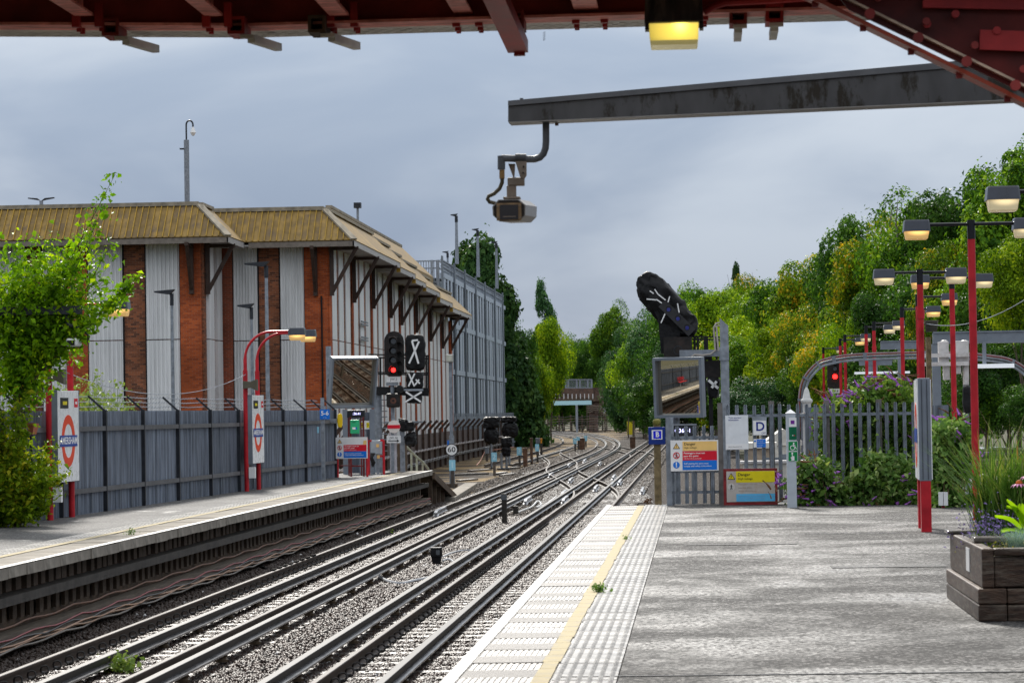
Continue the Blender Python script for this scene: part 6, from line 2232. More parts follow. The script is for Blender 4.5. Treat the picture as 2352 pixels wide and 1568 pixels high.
# ---- help point
ch = ground(1820, 1166, 0)
Yh = ch.y - .02
t = thing('help_point', 'grey help point pillar with green wheelchair and hand signs by the fence', 'help point', (ch.x, Yh, 0))
def t4(X, Y_): return (1764 + X / 4, 784 + Y_ / 4)
a, b_ = at(*t4(175, 660), Yh), at(*t4(277, 1525), Yh)
PIL = M('pillar_grey', (0.42, 0.46, 0.50), 0.4, var=0.08)
wp = (b_.x - a.x) / 2
MB().bb((ch.x - wp, Yh, 0), (ch.x + wp, Yh + .2, a.z)).build('pillar', PIL, t, bevel=.006)
MB().add([(ch.x - wp - .01, Yh - .01, a.z), (ch.x + wp + .01, Yh - .01, a.z), (ch.x + wp + .01, Yh + .21, a.z), (ch.x - wp - .01, Yh + .21, a.z), (ch.x, Yh + .1, a.z + .07)], [(0, 1, 4), (1, 2, 4), (2, 3, 4), (3, 0, 4), (0, 3, 2, 1)]).build('cap', WHITEP, t)
def hp(X0, Y0, X1, Y1, nm, mt, d=.006): return boxed(t, *t4(X0, Y0), *t4(X1, Y1), Yh - d, .005, nm, mt)
hp(192, 700, 262, 782, 'white_panel', WHITEP); hp(208, 724, 244, 758, 'purple_mark', M('purple_ink', (.13, .02, .22), .4), .008)
hp(192, 786, 264, 900, 'green_panel', M('pine_green', (.004, .13, .06), .35)); 
for X, mt in ((210, P_GRN), (228, INK_W), (243, P_RED)): disc_px(*t4(X, 862), 1.3, Yh - .008, .003, 10).build('button', mt, t)
hp(184, 916, 274, 1004, 'sign_border', INK_W); hp(187, 919, 271, 1001, 'green_sign', P_GRN, .008)
hp(184, 1010, 274, 1100, 'sign_border', INK_W); hp(187, 1013, 271, 1097, 'green_sign', P_GRN, .008)
ring_px(*t4(226, 975), 4.2, 5.6, Yh - .010, .003).build('wheelchair_wheel', INK_W, t)
q = MB()
for p0, p1, w_ in (((235, 938), (232, 962), .016), ((232, 962), (252, 966), .013), ((252, 966), (260, 988), .013), ((234, 948), (250, 952), .011)):
    strip_px(q, t4(*p0), t4(*p1), Yh - .011, w_, .003)
disc_px(*t4(236, 933), 1.7, Yh - .011, .003, 12, q)
q.build('wheelchair_mark', INK_W, t)
q = MB()
for p0, p1, w_ in (((229, 1092), (229, 1060), .05), ((224, 1062), (222, 1032), .012), ((231, 1062), (231, 1050), .011), ((238, 1064), (238, 1052), .011), ((217, 1078), (211, 1062), .012)):
    strip_px(q, t4(*p0), t4(*p1), Yh - .011, w_, .003)
boxed(t, *t4(216, 1018), *t4(230, 1034), Yh - .0105, .002, 'button_mark', INK_W)
q.build('hand_mark', INK_W, t)

# ================================================================== signals and mirror behind the gate
Yz = 55.0
gz = -1.17
t = thing('galvanised_mast', 'thick galvanised post with a slanted top and cable arm behind the gate', 'mast', (at(1664, 960, Yz).x, Yz, gz))
def z1(X, Y_): return ((2560 + X / 4.594) / 1.7415, (1100 + Y_ / 4.594) / 1.7415)
a0, a1 = at(*z1(1465, 790), Yz), at(*z1(1622, 930), Yz)
MB().prism([(a0.x, Yz, gz), (a1.x, Yz, gz), (a1.x, Yz, a1.z), (a0.x, Yz, a0.z)], (0, .16, 0)).build('post', GALV, t)
boxed(t, *z1(725, 1378), *z1(1470, 1490), Yz - .05, .14, 'arm', GALV)
boxed(t, *z1(1455, 1325), *z1(1636, 1560), Yz - .02, .2, 'clamp', GALV)
for X, Y_, X2, Y2 in ((1460, 875, 1385, 1380), (1460, 925, 1440, 1390)):
    pts = [at(*z1(X, Y_), Yz - .05), at(*z1(X - 60, Y_ + 12), Yz - .06), at(*z1(X2 - 30, Y_ + 90), Yz - .07), at(*z1(X2 - 20, Y_ + 250), Yz - .07), at(*z1(X2, Y2), Yz - .08)]
    if X2 < 1400: pts += [at(*z1(1300, 1450), Yz - .1), at(*z1(1150, 1470), Yz - .1), at(*z1(1000, 1460), Yz - .1), at(*z1(950, 1500), Yz - .1)]
    MB().tube(pts, .018, 6).build('cable', M('buff_cable', (.34, .31, .28), .5), t, smooth=True)
# big shrouded signal
t = thing('shrouded_signal', 'tall junction signal bagged in black sheeting with three blue lenses', 'signal', (at(1555, 960, Yz).x, Yz + .3, gz))
oz = worigin(t)
a, b_ = at(*z1(300, 190), Yz), at(*z1(760, 1000), Yz)
# leaning bag: crumpled body turned about Y
q = crumple((0, 0, 0), (.60, .34, 1.5), 21, .06, 18, 3.2, 5.5)
cc = at(*z1(480, 560), Yz)
rot = Matrix.Rotation(R(-38), 3, 'Y')
q.v = [tuple(rot @ Vector(p) + Vector((cc.x, Yz + .25, cc.z))) for p in q.v]
q.build('shroud', TARP, t, smooth=True)
q = MB()
out = [(100, 360), (330, 800), (390, 1440), (480, 1440), (560, 1150), (740, 1120), (740, 950), (500, 700), (300, 480)]
q.prism([at(*z1(*p), Yz + .12) for p in out], (0, .2, 0))
q.build('hanging_sheet', TARP, t)
q = MB()
for p0, p1 in (((120, 440), (300, 455)), ((300, 445), (400, 515)), ((270, 260), (330, 350)), ((330, 350), (470, 460)), ((515, 500), (545, 390)), ((385, 880), (460, 710)), ((690, 520), (720, 690)), ((180, 290), (250, 340))):
    strip_px(q, z1(*p0), z1(*p1), Yz - .04, .022)
q.build('tape_strip', TAPE, t)
pl_ = [at(*z1(*p), Yz - .02) for p in ((340, 580), (465, 455), (1018, 988), (890, 1122))]
MB().prism(pl_, (0, .1, 0)).build('lens_panel', M('panel_charcoal', (.035, .035, .037), .4, var=.2), t)
BLUEL = M('deep_blue_lens', (.005, .01, .16), .1, var=.2, spec=.8)
for X, Y_ in ((525, 620), (695, 788), (865, 955)):
    disc_px(*z1(X, Y_), 6.6, Yz - .026, .005, 20).build('lens_hole', INK_K, t)
    disc_px(*z1(X, Y_ + 15), 4.5, Yz - .031, .005, 18).build('lens', BLUEL, t)
boxed(t, *z1(430, 1140), *z1(960, 1500), Yz + .0, .35, 'junction_box', SIGK)
ring_px(*z1(700, 1380), 9, 10.5, Yz - .006, .005).build('box_ring', DKGREY, t)
q = MB()
for X in (1000, 1060, 1190, 1230, 1400):
    a, b_ = at(*z1(X, 1130), Yz + .3), at(*z1(X, 1560), Yz + .3)
    q.bb((a.x - .022, Yz + .28, b_.z), (a.x + .022, Yz + .32, a.z))
for Y_ in (1130, 1180): q.bar(at(*z1(960, Y_), Yz + .3), at(*z1(1465, Y_ + 5), Yz + .3), .03, .03)
q.build('frame_bars', BLACK, t)
p = at(1548, 960, Yz + .3)
MB().bb((p.x - .09, Yz + .26, gz), (p.x + .09, Yz + .42, at(1548, 812, Yz).z)).build('mast', DKGREY, t)
# lower bagged head between mirror and mast
def r3(X, Y_): return (1176 + X / 4, 784 + Y_ / 4)
t = thing('shrouded_signal', 'black bagged signal head with a taped cross tucked behind the right mirror', 'signal', (at(1638, 960, Yz + .2).x, Yz + .35, gz))
boxed(t, *r3(1765, 175), *r3(1915, 330), Yz + .25, .2, 'case', SIGK)
a, b_ = at(*r3(1790, 320), Yz + .2), at(*r3(1905, 520), Yz + .2)
crumple(((a.x + b_.x) / 2, Yz + .35, (a.z + b_.z) / 2), (b_.x - a.x, .3, a.z - b_.z), 8, .03, 7, 4).build('shroud', TARP, t, smooth=True)
q = MB()
strip_px(q, r3(1805, 355), r3(1895, 430), Yz + .15, .05); strip_px(q, r3(1880, 365), r3(1835, 425), Yz + .15, .05)
q.build('tape_cross', TAPE, t)
boxed(t, *r3(1760, 120), *r3(1790, 560), Yz + .4, .1, 'upright', BLACK)
a = at(*r3(1800, 120), Yz + .4)
MB().bb((a.x, Yz + .42, gz), (a.x + .08, Yz + .5, a.z)).build('post', BLACK, t)
# right mirror
mR, mc = mirror('platform_mirror', 'framed mirror with rain marks showing a red bench and yellow platform lines', [(1497, 822), (1615, 819), (1620, 957), (1506, 960)], 53.4, (-.268, -.955, -.060), None, bulge=.013, depth=.2)
a = at(*r3(1450, 700), 53.4)
MB().tube([(mc.x - .05, 53.62, -1.17), (mc.x - .05, 53.62, mc.z + .2)], .05, 10).build('post', GALV, mR)

# red bench on the far platform (seen in the mirror)
bx, by = -10.75, 35.6
t = thing('platform_bench', 'red slatted bench on the far platform seen in the right mirror', 'bench', (bx, by, 0))
for k in range(5):
    MB().bb((bx - .22 + k * .11, by - .9, .44), (bx - .13 + k * .11, by + .9, .475)).build('seat_slat', REDPAINT, t)
for k in range(3):
    MB().bb((bx - .30 - k * .03, by - .9, .58 + k * .12), (bx - .27 - k * .03, by + .9, .67 + k * .12)).build('back_slat', REDPAINT, t)
for s in (-.7, .7):
    MB().bb((bx - .02, by + s - .03, 0), (bx + .04, by + s + .03, .44)).bb((bx - .26, by + s - .03, .40), (bx + .3, by + s + .03, .438)).bar((bx - .25, by + s, .42), (bx - .38, by + s, .95), .03, .05).build('leg', GALV, t)

# ================================================================== red lamp posts on the right
BLKCAP = M('gloss_black', (0.010, 0.010, 0.012), 0.2, var=0.2)
def twin_lamp(px, Y, zb, ztop, rpole, label, left=True, right=True, arm=.9, lw=.38, collar=False, base_px=None):
    p = at(px, 700, Y)
    if base_px is None: base_px = p
    t = thing('lamp_post', label, 'lamp post', (p.x, Y, zb), 'red platform lamp posts on the right')
    bx_ = p.x
    MB().tube([(bx_, Y, zb), (bx_, Y, ztop - .28)], rpole, 14).build('pole', REDPAINT, t, smooth=True)
    MB().tube([(bx_, Y, ztop - .281), (bx_, Y, ztop)], rpole * 1.04, 14).build('cap', BLKCAP, t, smooth=True)
    for s, on in ((-1, left), (1, right)):
        if not on: continue
        MB().cyl((bx_ + s * rpole * .5, Y, ztop - .06), (bx_ + s * (arm - lw * .45), Y, ztop - .06), .026, 8).build('arm', BLKCAP, t)
        lamp_head(t, (bx_ + s * arm, Y, ztop + .01), w=lw, d=lw * .9, hh=lw * .44, lh=lw * .3, lens=LENS if rs.random() < .5 else LENS2)
    if collar:
        MB().tube([(bx_, Y, ztop - .9), (bx_, Y, ztop - .74)], rpole * 1.25, 12).build('collar', REDPAINT, t)
    return t
zt = lambda py, Y, px=2100: at(px, py, Y).z
p1 = ground(2240, 1197, 0)
twin_lamp(2234, p1.y, 0, zt(505, p1.y, 2234), .056, 'tall twin headed red lamp post beside the planter', arm=.79)
twin_lamp(2187, 57.0, -.45, zt(631, 57, 2187), .053, 'twin headed red lamp post with a white switch box rising behind the shrubs', arm=.62, lw=.37)
twin_lamp(2114, 52.6, -.45, zt(618, 52.6, 2114), .058, 'twin headed red lamp post with a loudspeaker behind the edge-on roundel', arm=.65, lw=.385, collar=True)
for px, py, Y, lab in ((2108, 676, 68, 'single headed red lamp post hidden behind the loudspeaker post'), (2071, 705, 76, 'single headed red lamp post rising from the middle of the buddleia'), (2006, 738, 87, 'single headed red lamp post with a collar above the buddleia'),
                       (1988, 747, 92, 'flaking single headed red lamp post next to the collared one'), (1939, 768, 103, 'slim single headed red lamp post right of the JW.4 signal'), (1928, 777, 109, 'flaking slim lamp post just in front of the JW.4 signal'), (1889, 797, 125, 'farthest single headed red lamp post left of the JW.4 signal')):
    twin_lamp(px, Y, -.45, zt(py, Y, px), .053, lab, left=False, arm=.74 if px != 2071 else .82, collar=px in (2006, 1939))
c = at(2334, 432, 36)
t = thing('lamp_post', 'large lamp head on a black arm entering from beyond the right edge', 'lamp post', (5.15, 36, 0), 'red platform lamp posts on the right')
lamp_head(t, at(2302, 429, 36), w=.41, d=.37, hh=.17, lh=.14, lens=LENS2)
a = at(2344, 440, 36)
MB().cyl((a.x - .03, 36, a.z), (5.15, 36, a.z), .026, 8).build('arm', BLKCAP, t)
MB().cyl((5.15, 36, 0), (5.15, 36, a.z + .1), .056, 12).build('pole', REDPAINT, t)
# speaker on the third post and wire
c = at(2137, 750, 52.4)
t = thing('loudspeaker', 'dark bronze box loudspeaker clamped to the red lamp post', 'loudspeaker', (c.x, 52.4, c.z - .1))
MB().add([(c.x - .13, 52.2, c.z + .11), (c.x + .13, 52.2, c.z + .11), (c.x + .1, 52.2, c.z - .1), (c.x - .1, 52.2, c.z - .1), (c.x - .1, 52.45, c.z + .09), (c.x + .1, 52.45, c.z + .09), (c.x + .08, 52.45, c.z - .08), (c.x - .08, 52.45, c.z - .08)],
         [(0, 1, 2, 3), (4, 7, 6, 5), (0, 4, 5, 1), (1, 5, 6, 2), (2, 6, 7, 3), (3, 7, 4, 0)]).build('case', M('dark_bronze', (0.10, 0.09, 0.065), 0.45), t)
q = MB()
for i in range(6): q.bb((c.x - .1, 52.19, c.z - .08 + i * .03), (c.x + .1, 52.199, c.z - .068 + i * .03))
q.build('grille_slat', BLACK, t)
w0, w1 = at(2122, 742, 52.4), at(2420, 640, 44)
pts = [w0.lerp(w1, i / 14) - Vector((0, 0, .28 * 4 * (i / 14) * (1 - i / 14))) for i in range(15)]
tag(MB().tube(pts, .007, 5).build('overhead_wire', GALV, origin=w0), 'thin wire sagging from the red lamp posts to the right', 'wire')
# ---- edge-on roundel sign
c = ground(2128, 1221, 0)
t = thing('station_name_sign', 'roundel sign seen edge on atop a square crimson post on the near platform', 'station sign', (c.x, c.y, 0))
a, b_ = at(2111, 868, c.y), at(2138, 1104, c.y)
rr_ = Vector((.046, .999, 0)); rr_.normalize()
nn = Vector((-rr_.y, rr_.x, 0))
wd = .16
zt_, zb_ = a.z, b_.z
base = Vector((c.x, c.y - .05, 0))
E0 = base + nn * (wd / 2); E1 = base - nn * (wd / 2)
up_ = lambda p, z: Vector((p.x, p.y, z))
MB().prism([up_(E0, zb_), up_(E1, zb_), up_(E1, zt_), up_(E0, zt_)], rr_ * 1.46).build('case', GREYPAINT, t, bevel=.008)
F0 = E0 + rr_ * .01
MB().prism([up_(F0, zb_ + .02) + nn * .001, up_(F0 + rr_ * 1.44, zb_ + .02) + nn * .001, up_(F0 + rr_ * 1.44, zt_ - .02) + nn * .001, up_(F0, zt_ - .02) + nn * .001], nn * .012).build('board', BOARDW, t)
F1 = E1 + rr_ * .01
MB().prism([up_(F1, zb_ + .02) - nn * .001, up_(F1 + rr_ * 1.44, zb_ + .02) - nn * .001, up_(F1 + rr_ * 1.44, zt_ - .02) - nn * .001, up_(F1, zt_ - .02) - nn * .001], -nn * .012).build('board', BOARDW, t)
mid = F0 + rr_ * .72 + nn * .014
cz = (zt_ + zb_) / 2 - .08
vs, fs = [], []
N = 40
for i in range(N):
    an = 2 * math.pi * i / N
    for r0 in (.29, .445):
        for dd in (0.001, .004):
            p = mid + rr_ * (r0 * math.cos(an)) + nn * dd
            vs.append((p.x, p.y, cz + r0 * math.sin(an)))
for i in range(N):
    k, m_ = i * 4, ((i + 1) % N) * 4
    fs += [(k, k + 2, m_ + 2, m_), (k + 1, m_ + 1, m_ + 3, k + 3), (k, m_, m_ + 1, k + 1), (k + 2, k + 3, m_ + 3, m_ + 2)]
MB().add(vs, fs).build('roundel_ring', ROND_R, t)
q = [mid + rr_ * s * .58 + nn * .005 for s in (-1, 1)]
MB().prism([up_(q[0], cz - .095), up_(q[1], cz - .095), up_(q[1], cz + .095), up_(q[0], cz + .095)], nn * .003).build('roundel_bar', ROND_B, t)
for s in (0.02, 1.30):
    p = base + rr_ * s
    MB().bb((p.x - .067, p.y - .02, 0), (p.x + .067, p.y + .115, zb_)).build('post', REDPAINT, t)
q = MB()
for s in (-.035, .035):
    p = base + nn * s
    q.bb((p.x - .003, p.y - .012, zb_ + .02), (p.x + .003, p.y - .001, zt_ - .02))
q.build('case_groove', DKGREY, t)

# ================================================================== cable arch, gantries, JW.4, huts
Ya = 78.0
AR = [(75, 900), (70, 620), (90, 430), (150, 310), (250, 210), (340, 172), (540, 135), (800, 118), (1270, 105)]
def z7(X, Y_): return ((3180 + X / 2.625) / 1.7415, (1380 + Y_ / 2.625) / 1.7415)
path = [at(*z7(*p), Ya) for p in AR] + [at(2190, 816, Ya), at(2270, 822, Ya), at(2326, 834, Ya), at(2370, 870, Ya), at(2390, 930, Ya)]
sm_ = []
for i in range(len(path) - 1):
    p0, p1_, p2_, p3_ = path[max(i - 1, 0)], path[i], path[i + 1], path[min(i + 2, len(path) - 1)]
    for k in range(5):
        u = k / 5
        sm_.append(0.5 * ((2 * p1_) + (p2_ - p0) * u + (2 * p0 - 5 * p1_ + 4 * p2_ - p3_) * u * u + (3 * p1_ - p0 - 3 * p2_ + p3_) * u ** 3))
sm_.append(path[-1])
t = thing('cable_arch', 'pale curved cable arch with a red stripe beyond the buddleia', 'cable arch', (path[0].x, Ya, -.45))
foot = sm_[0].copy(); foot.z = -.45
foot2 = sm_[-1].copy(); foot2.z = -.45
cmid = Vector((at(2100, 1000, Ya).x, Ya, at(2100, 1000, Ya).z))
def shifted(d): 
    o_ = []
    for i, p in enumerate(sm_):
        tg = (sm_[min(i + 1, len(sm_) - 1)] - sm_[max(i - 1, 0)]).normalized()
        n_ = Vector((-tg.z, 0, tg.x))
        o_.append(p + n_ * d)
    return o_
MB().tube([foot] + shifted(0) + [foot2], .034, 8).build('tube', M('weathered_pipe', (.12, .13, .15), .5, var=.2), t, smooth=True)
MB().tube(shifted(.055), .012, 6).build('red_cable', M('red_cable', (.22, .02, .03), .5), t)
MB().tube(shifted(.085), .02, 6).build('pink_cable', M('pink_grey_pipe', (.26, .20, .21), .5), t)
MB().tube(shifted(-.08), .036, 6).build('lower_tube', M('light_grey_paint', (.21, .235, .27), .5, var=.2, dirt=.5), t, smooth=True)
for i in range(6, len(sm_) - 3, 7):
    p, q_ = shifted(-.11)[i], shifted(.11)[i]
    MB().bar(p, q_, .1, .06).build('clamp', GREYPAINT, t)
# finial post
a = at(*z7(120, 440), 74)
t = thing('ornate_post', 'white finial topped post rising behind the palisade', 'post', (a.x, 74, -.45))
MB().lathe([(.11, -.45), (.11, a.z - .75), (.26, a.z - .74), (.26, a.z - .68), (.1, a.z - .67), (.11, a.z - .42), (.15, a.z - .38), (.15, a.z - .33), (.1, a.z - .28), (.06, a.z - .08), (.015, a.z)], (a.x, 74, 0), 14).build('column', M('aged_white_paint', (.5, .5, .49), .5, var=.15), t, smooth=True)
# JW.4
Y4 = 118.0
a, b_ = at(*z7(335, 100), Y4), at(*z7(495, 455), Y4)
t = thing('signal_post', 'JW.4 signal showing red among the right hand lamp posts', 'signal', ((a.x + b_.x) / 2, Y4, -.45))
stadium(*z7(335, 100), *z7(495, 455), Y4, .08, 1.0, .3).build('backboard', SIGK, t)
for i, Y_ in enumerate((180, 248, 330)):
    disc_px(*z7(420, Y_), 4.6 if i < 2 else 5.4, Y4 - .1, .02, 18).build('lamp', LENSK if i < 2 else REDL, t)
    hood_px(t, *z7(420, Y_), 6.6, Y4 - .05)
plate(t, *z7(365, 458), *z7(478, 502), Y4 - .05, 'JW.4', 5.0)
cx_ = (a.x + b_.x) / 2
MB().tube([(cx_, Y4 + .12, -.45), (cx_, Y4 + .12, b_.z + .4)], .09, 10).build('post', GALV, t)
# grey gantries
def gantry(label, px0, px1, py0, py1, post0, post1, Y, z0=-.45):
    a, b_ = at(px0, py0, Y), at(px1, py1, Y)
    t = thing('equipment_gantry', label, 'gantry', (at((post0 + post1) / 2, 900, Y).x, Y, z0))
    MB().bb((a.x, Y, b_.z), (b_.x, Y + .2, a.z)).bb((a.x, Y - .03, a.z - .03), (b_.x, Y + .23, a.z)).build('beam', GREYPAINT, t)
    p, q_ = at(post0, 900, Y), at(post1, 900, Y)
    MB().bb((p.x, Y + .02, z0), (q_.x, Y + .18, b_.z - .001)).build('post', GREYPAINT, t)
    return t
g1 = gantry('tall grey gantry with a long beam running off to the right', 2143, 2420, 762, 785, 2143, 2162, 63)
g2 = gantry('mid grey T shaped gantry behind the middle lamp post', 2023, 2110, 783, 801, 2064, 2079, 84)
g3 = gantry('low grey T shaped gantry carrying a bright strip light', 1974, 2049, 825, 838, 1992, 2010, 96)
STRIP = M('strip_light', (.9, .92, .95), .3, var=0, emit=.12, ecol=(.85, .92, 1.0), rnd=0)
boxed(g3, 1963, 854, 2090, 857, 95.8, .15, 'strip_light', STRIP)
boxed(g3, 2008, 838, 2016, 856, 95.9, .08, 'strip_hanger', GREYPAINT)
boxed(g1, 2240, 836, 2330, 844, 62.8, .15, 'strip_light', STRIP)
MB().bb((at(2256, 800, 63).x, 62.9, at(2256, 840, 63).z), (at(2264, 800, 63).x, 63, at(2264, 785, 63).z)).build('strip_hanger', GREYPAINT, g1)
t = thing('concrete_marker_post', 'tall stained concrete post left of the white equipment boxes', 'post', (at(2134, 960, 53.8).x, 53.8, -.45))
a, b_ = at(2127, 774, 53.8), at(2142, 960, 53.8)
MB().bb((a.x, 53.8, -.45), (b_.x, 53.93, a.z)).build('post', M('mossy_concrete', (.17, .13, .07)), t)
t = thing('equipment_rack', 'stained white equipment boxes on rails between the red posts', 'equipment', (at(2190, 900, 60).x, 60, -.45))
STW = M('stained_white', (.55, .53, .52), .5, var=.12, dirt=.5, dcol=(.2, .15, .12), dscale=4)
for x0, y0, x1, y1 in ((2156, 785, 2180, 836), (2186, 783, 2226, 838), (2168, 838, 2182, 872), (2196, 838, 2208, 858), (2214, 838, 2226, 884)):
    boxed(t, x0, y0, x1, y1, 60, .3, 'box', STW, .01)
for y0 in (812, 832):
    boxed(t, 2122, y0, 2226, y0 + 7, 59.9, .08, 'rail', STW)
for px in (2170, 2216):
    a = at(px, 780, 60)
    MB().lathe([(.07, 0), (.07, .03), (.03, .05)], (a.x, 60.15, a.z - .05), 10).build('knob', STW, t)
MB().bb((at(2214, 900, 60).x, 60.1, -.45), (at(2226, 900, 60).x, 60.2, at(2214, 884, 60).z)).build('post', GALV, t)
a, b_ = at(2213, 886, 60), at(2228, 950, 60)
crumple(((a.x + b_.x) / 2, 59.9, (a.z + b_.z) / 2), (b_.x - a.x + .06, .2, a.z - b_.z), 31, .03, 7, 4).build('shroud', TARP, t, smooth=True)
# low white huts behind the palisade
for i, (X0, Y0, X1, Y1, Y, lab) in enumerate(((1500, 500, 1890, 900, 62, 'low buff concrete hut behind the D sign'), (1790, 470, 2260, 1000, 66, 'low white shed with a pitched roof behind the help point'))):
    x0, y0 = z2(X0, Y0); x1, y1 = z2(X1, Y1)
    a, b_ = at(x0, y0, Y), at(x1, y1, Y)
    t = thing('equipment_hut', lab, 'hut', ((a.x + b_.x) / 2, Y, -1.17))
    mt = M('hut_white', (.55, .53, .48), .6, var=.15) if i else M('hut_buff', (.36, .29, .22), .8, var=.25, dirt=.3)
    MB().bb((a.x, Y, -1.17), (b_.x, Y + 2, a.z - .3)).build('wall', mt, t)
    if i: MB().prism([(a.x - .06, Y - .05, a.z - .3), (b_.x + .06, Y - .05, a.z - .3), (b_.x + .06, Y - .05, a.z - .2), ((a.x + b_.x) / 2, Y - .05, a.z + .08), (a.x - .06, Y - .05, a.z - .2)], (0, 2.1, 0)).build('roof', mt, t)
    else: MB().bb((a.x - .06, Y - .06, a.z - .3), (b_.x + .06, Y + 2.06, a.z - .18)).build('roof', M('hut_white', (.55, .53, .48)), t)
    MB().bb((a.x + .3, Y - .02, -1.0), (a.x + .75, Y - .002, a.z - .5)).build('door', GREYPAINT, t)
q = thing('white_trough', 'long white trough running behind the palisade', 'trough', (at(1760, 1110, 57).x, 57, -1.17))
a, b_ = at(*z2(1430, 925), 57), at(*z2(2480, 995), 57)
MB().bb((a.x, 57, -1.17), (b_.x, 57.5, a.z)).build('body', M('hut_white', (.55, .53, .48)), q)
MB().bb((a.x - .05, 56.95, a.z), (b_.x + .05, 57.55, a.z + .05)).build('lid', STW, q)
# dark cable fence far right
t = thing('cable_fence', 'dark cable draped wall beyond the yard on the right', 'fence', (12, 92, -.45))
for k in range(5):
    pts = [(8.0 + i * .8, 92 - .0, -.3 + k * .14 + .05 * math.sin(i * 1.7 + k)) for i in range(12)]
    MB().tube(pts, .06, 5).build('cable', M('fence_cable_%d' % (k % 3), (.06, .055, .05), .6), t)
MB().bb((7.6, 92.2, -.45), (17, 92.5, .25)).build('wall', CONC_D, t)
a, b_ = at(2200, 1075, 80), at(2300, 1090, 80)
# ================================================================== canopy overhead
CRED = M('canopy_red', (0.36, 0.028, 0.028), 0.5, var=0.3, scale=3, dirt=0.35, dcol=(0.10, 0.02, 0.02), dscale=2)
CPINK = M('flaked_bounce_pink', (0.74, 0.27, 0.23), 0.55, var=0.35, scale=7, stretch=(1, 4, 1), dirt=0.5, dcol=(0.14, 0.04, 0.03), dscale=3)  # red lightened to pink for light bounced onto undersides, besides real flaking
CDARK = M('canopy_boarding', (0.24, 0.034, 0.030), 0.6, var=0.4, scale=3)
ZF = 3.97
can = thing('overhead_footbridge', 'dark red riveted steel footbridge crossing overhead at the top of the view', 'bridge', (4, 14.6, 0))
e0, e1, e2 = ground(-120, 84.5, ZF), ground(590, 87, ZF), ground(2010, 47, ZF)
edge = [(e0, e1), (e1, e2)]
def perp(a, b_):
    d = (b_ - a).normalized()
    return Vector((d.y, -d.x, 0)) if Vector((d.y, -d.x, 0)).y < 0 else Vector((-d.y, d.x, 0))
for a, b_ in edge:
    n_ = perp(a, b_)            # towards the camera
    # perforated tray
    d = (b_ - a)
    L = d.length
    d.normalize()
    tray = MB()
    w0, w1 = 0.0, .30
    nslot = int(L / .075)
    # slotted strips: long bars with gaps so slots are real openings
    for k, (s0, s1) in enumerate(((0, .05), (.075, .12), (.145, .19), (.215, .30))):
        P = [a + n_ * s0, b_ + n_ * s0, b_ + n_ * s1, a + n_ * s1]
        tray.prism(P, (0, 0, .006))
    for k in range(3):
        s0, s1 = ((.05, .075), (.12, .145), (.19, .215))[k]
        i = 0
        while i < nslot:
            u0, u1 = i * .075 + (.03 if k % 2 else 0), i * .075 + .03 + (.03 if k % 2 else 0)
            tray.prism([a + d * u0 + n_ * s0, a + d * u1 + n_ * s0, a + d * u1 + n_ * s1, a + d * u0 + n_ * s1], (0, 0, .006))
            i += 1
    tray.prism([a + n_ * -.002, b_ + n_ * -.002, b_ + n_ * .002, a + n_ * .002], (0, 0, .05))
    tray.build('cable_tray', M('tray_galv', (0.66, 0.64, 0.60), 0.5, var=0.2), can)
    # cables lying in the tray
    tray = MB()
    for s in (.06, .11, .16, .2):
        tray.bar(a + n_ * s + Vector((0, 0, .03)), b_ + n_ * s + Vector((0, 0, .03)), .03, .03)
    tray.build('tray_cable', BLACK, can)
    # bottom flange + web of edge beam
    q = MB()
    q.prism([a + n_ * .31, b_ + n_ * .31, b_ + n_ * .53, a + n_ * .53], (0, 0, .016))
    q.build('beam_flange', CPINK, can)
    q = MB()
    q.prism([a + n_ * .41 + Vector((0, 0, .017)), b_ + n_ * .41 + Vector((0, 0, .017)), b_ + n_ * .43 + Vector((0, 0, .017)), a + n_ * .43 + Vector((0, 0, .017))], (0, 0, .32))
    q.build('beam_web', CDARK, can)
# roof boarding above
q = MB()
q.add([(-9, 14.0, ZF + .34), (6, 14.0, ZF + .34), (6, e2.y + .1, ZF + .34), (e2.x, e2.y + .1, ZF + .34), (e1.x, e1.y + .1, ZF + .34), (e0.x, e0.y + .1, ZF + .34),
       (-9, 14.0, ZF + .40), (6, 14.0, ZF + .40), (6, e2.y + .1, ZF + .40), (e2.x, e2.y + .1, ZF + .40), (e1.x, e1.y + .1, ZF + .40), (e0.x, e0.y + .1, ZF + .40)],
      [(0, 1, 2, 3, 4, 5), (11, 10, 9, 8, 7, 6)] + [(i, (i + 1) % 6, (i + 1) % 6 + 6, i + 6) for i in range(6)])
q.build('roof_boarding', CDARK, can)
# joists running to the edge beam
for px0, px1 in ((171, 215), (470, 512), (757, 802), (1045, 1088), (1320, 1376), (1560, 1606)):
    a, b_ = ground(px0, 37 if px0 < 1000 else 37 - (px0 - 1000) * .027, ZF + .045), ground(px1, 37 if px0 < 1000 else 37 - (px0 - 1000) * .027, ZF + .045)
    q = MB()
    q.bb((a.x, a.y - 2.6, ZF + .045), (b_.x, a.y + .02, ZF + .06))
    q.bb(((a.x + b_.x) / 2 - .01, a.y - 2.6, ZF + .061), ((a.x + b_.x) / 2 + .01, a.y - .05, ZF + .33))
    q.build('joist', CPINK, can)
    q = MB()
    for s in (a.x + .005, b_.x + .03):
        q.bb((s - .022, a.y + .0, ZF - .02), (s + .022, a.y + .05, ZF + .12))
        q.cyl((s, a.y + .1, ZF - .035), (s, a.y + .1, ZF + .01), .016, 6)
        q.cyl((s, a.y + .2, ZF - .035), (s, a.y + .2, ZF + .01), .016, 6)
    q.build('bolt_cleat', CRED, can)
# second transverse beam deeper under the roof
q = MB()
q.bb((-9, 14.02, ZF - .1), (6, 14.2, ZF + .33))
q.build('cross_beam', CDARK, can)
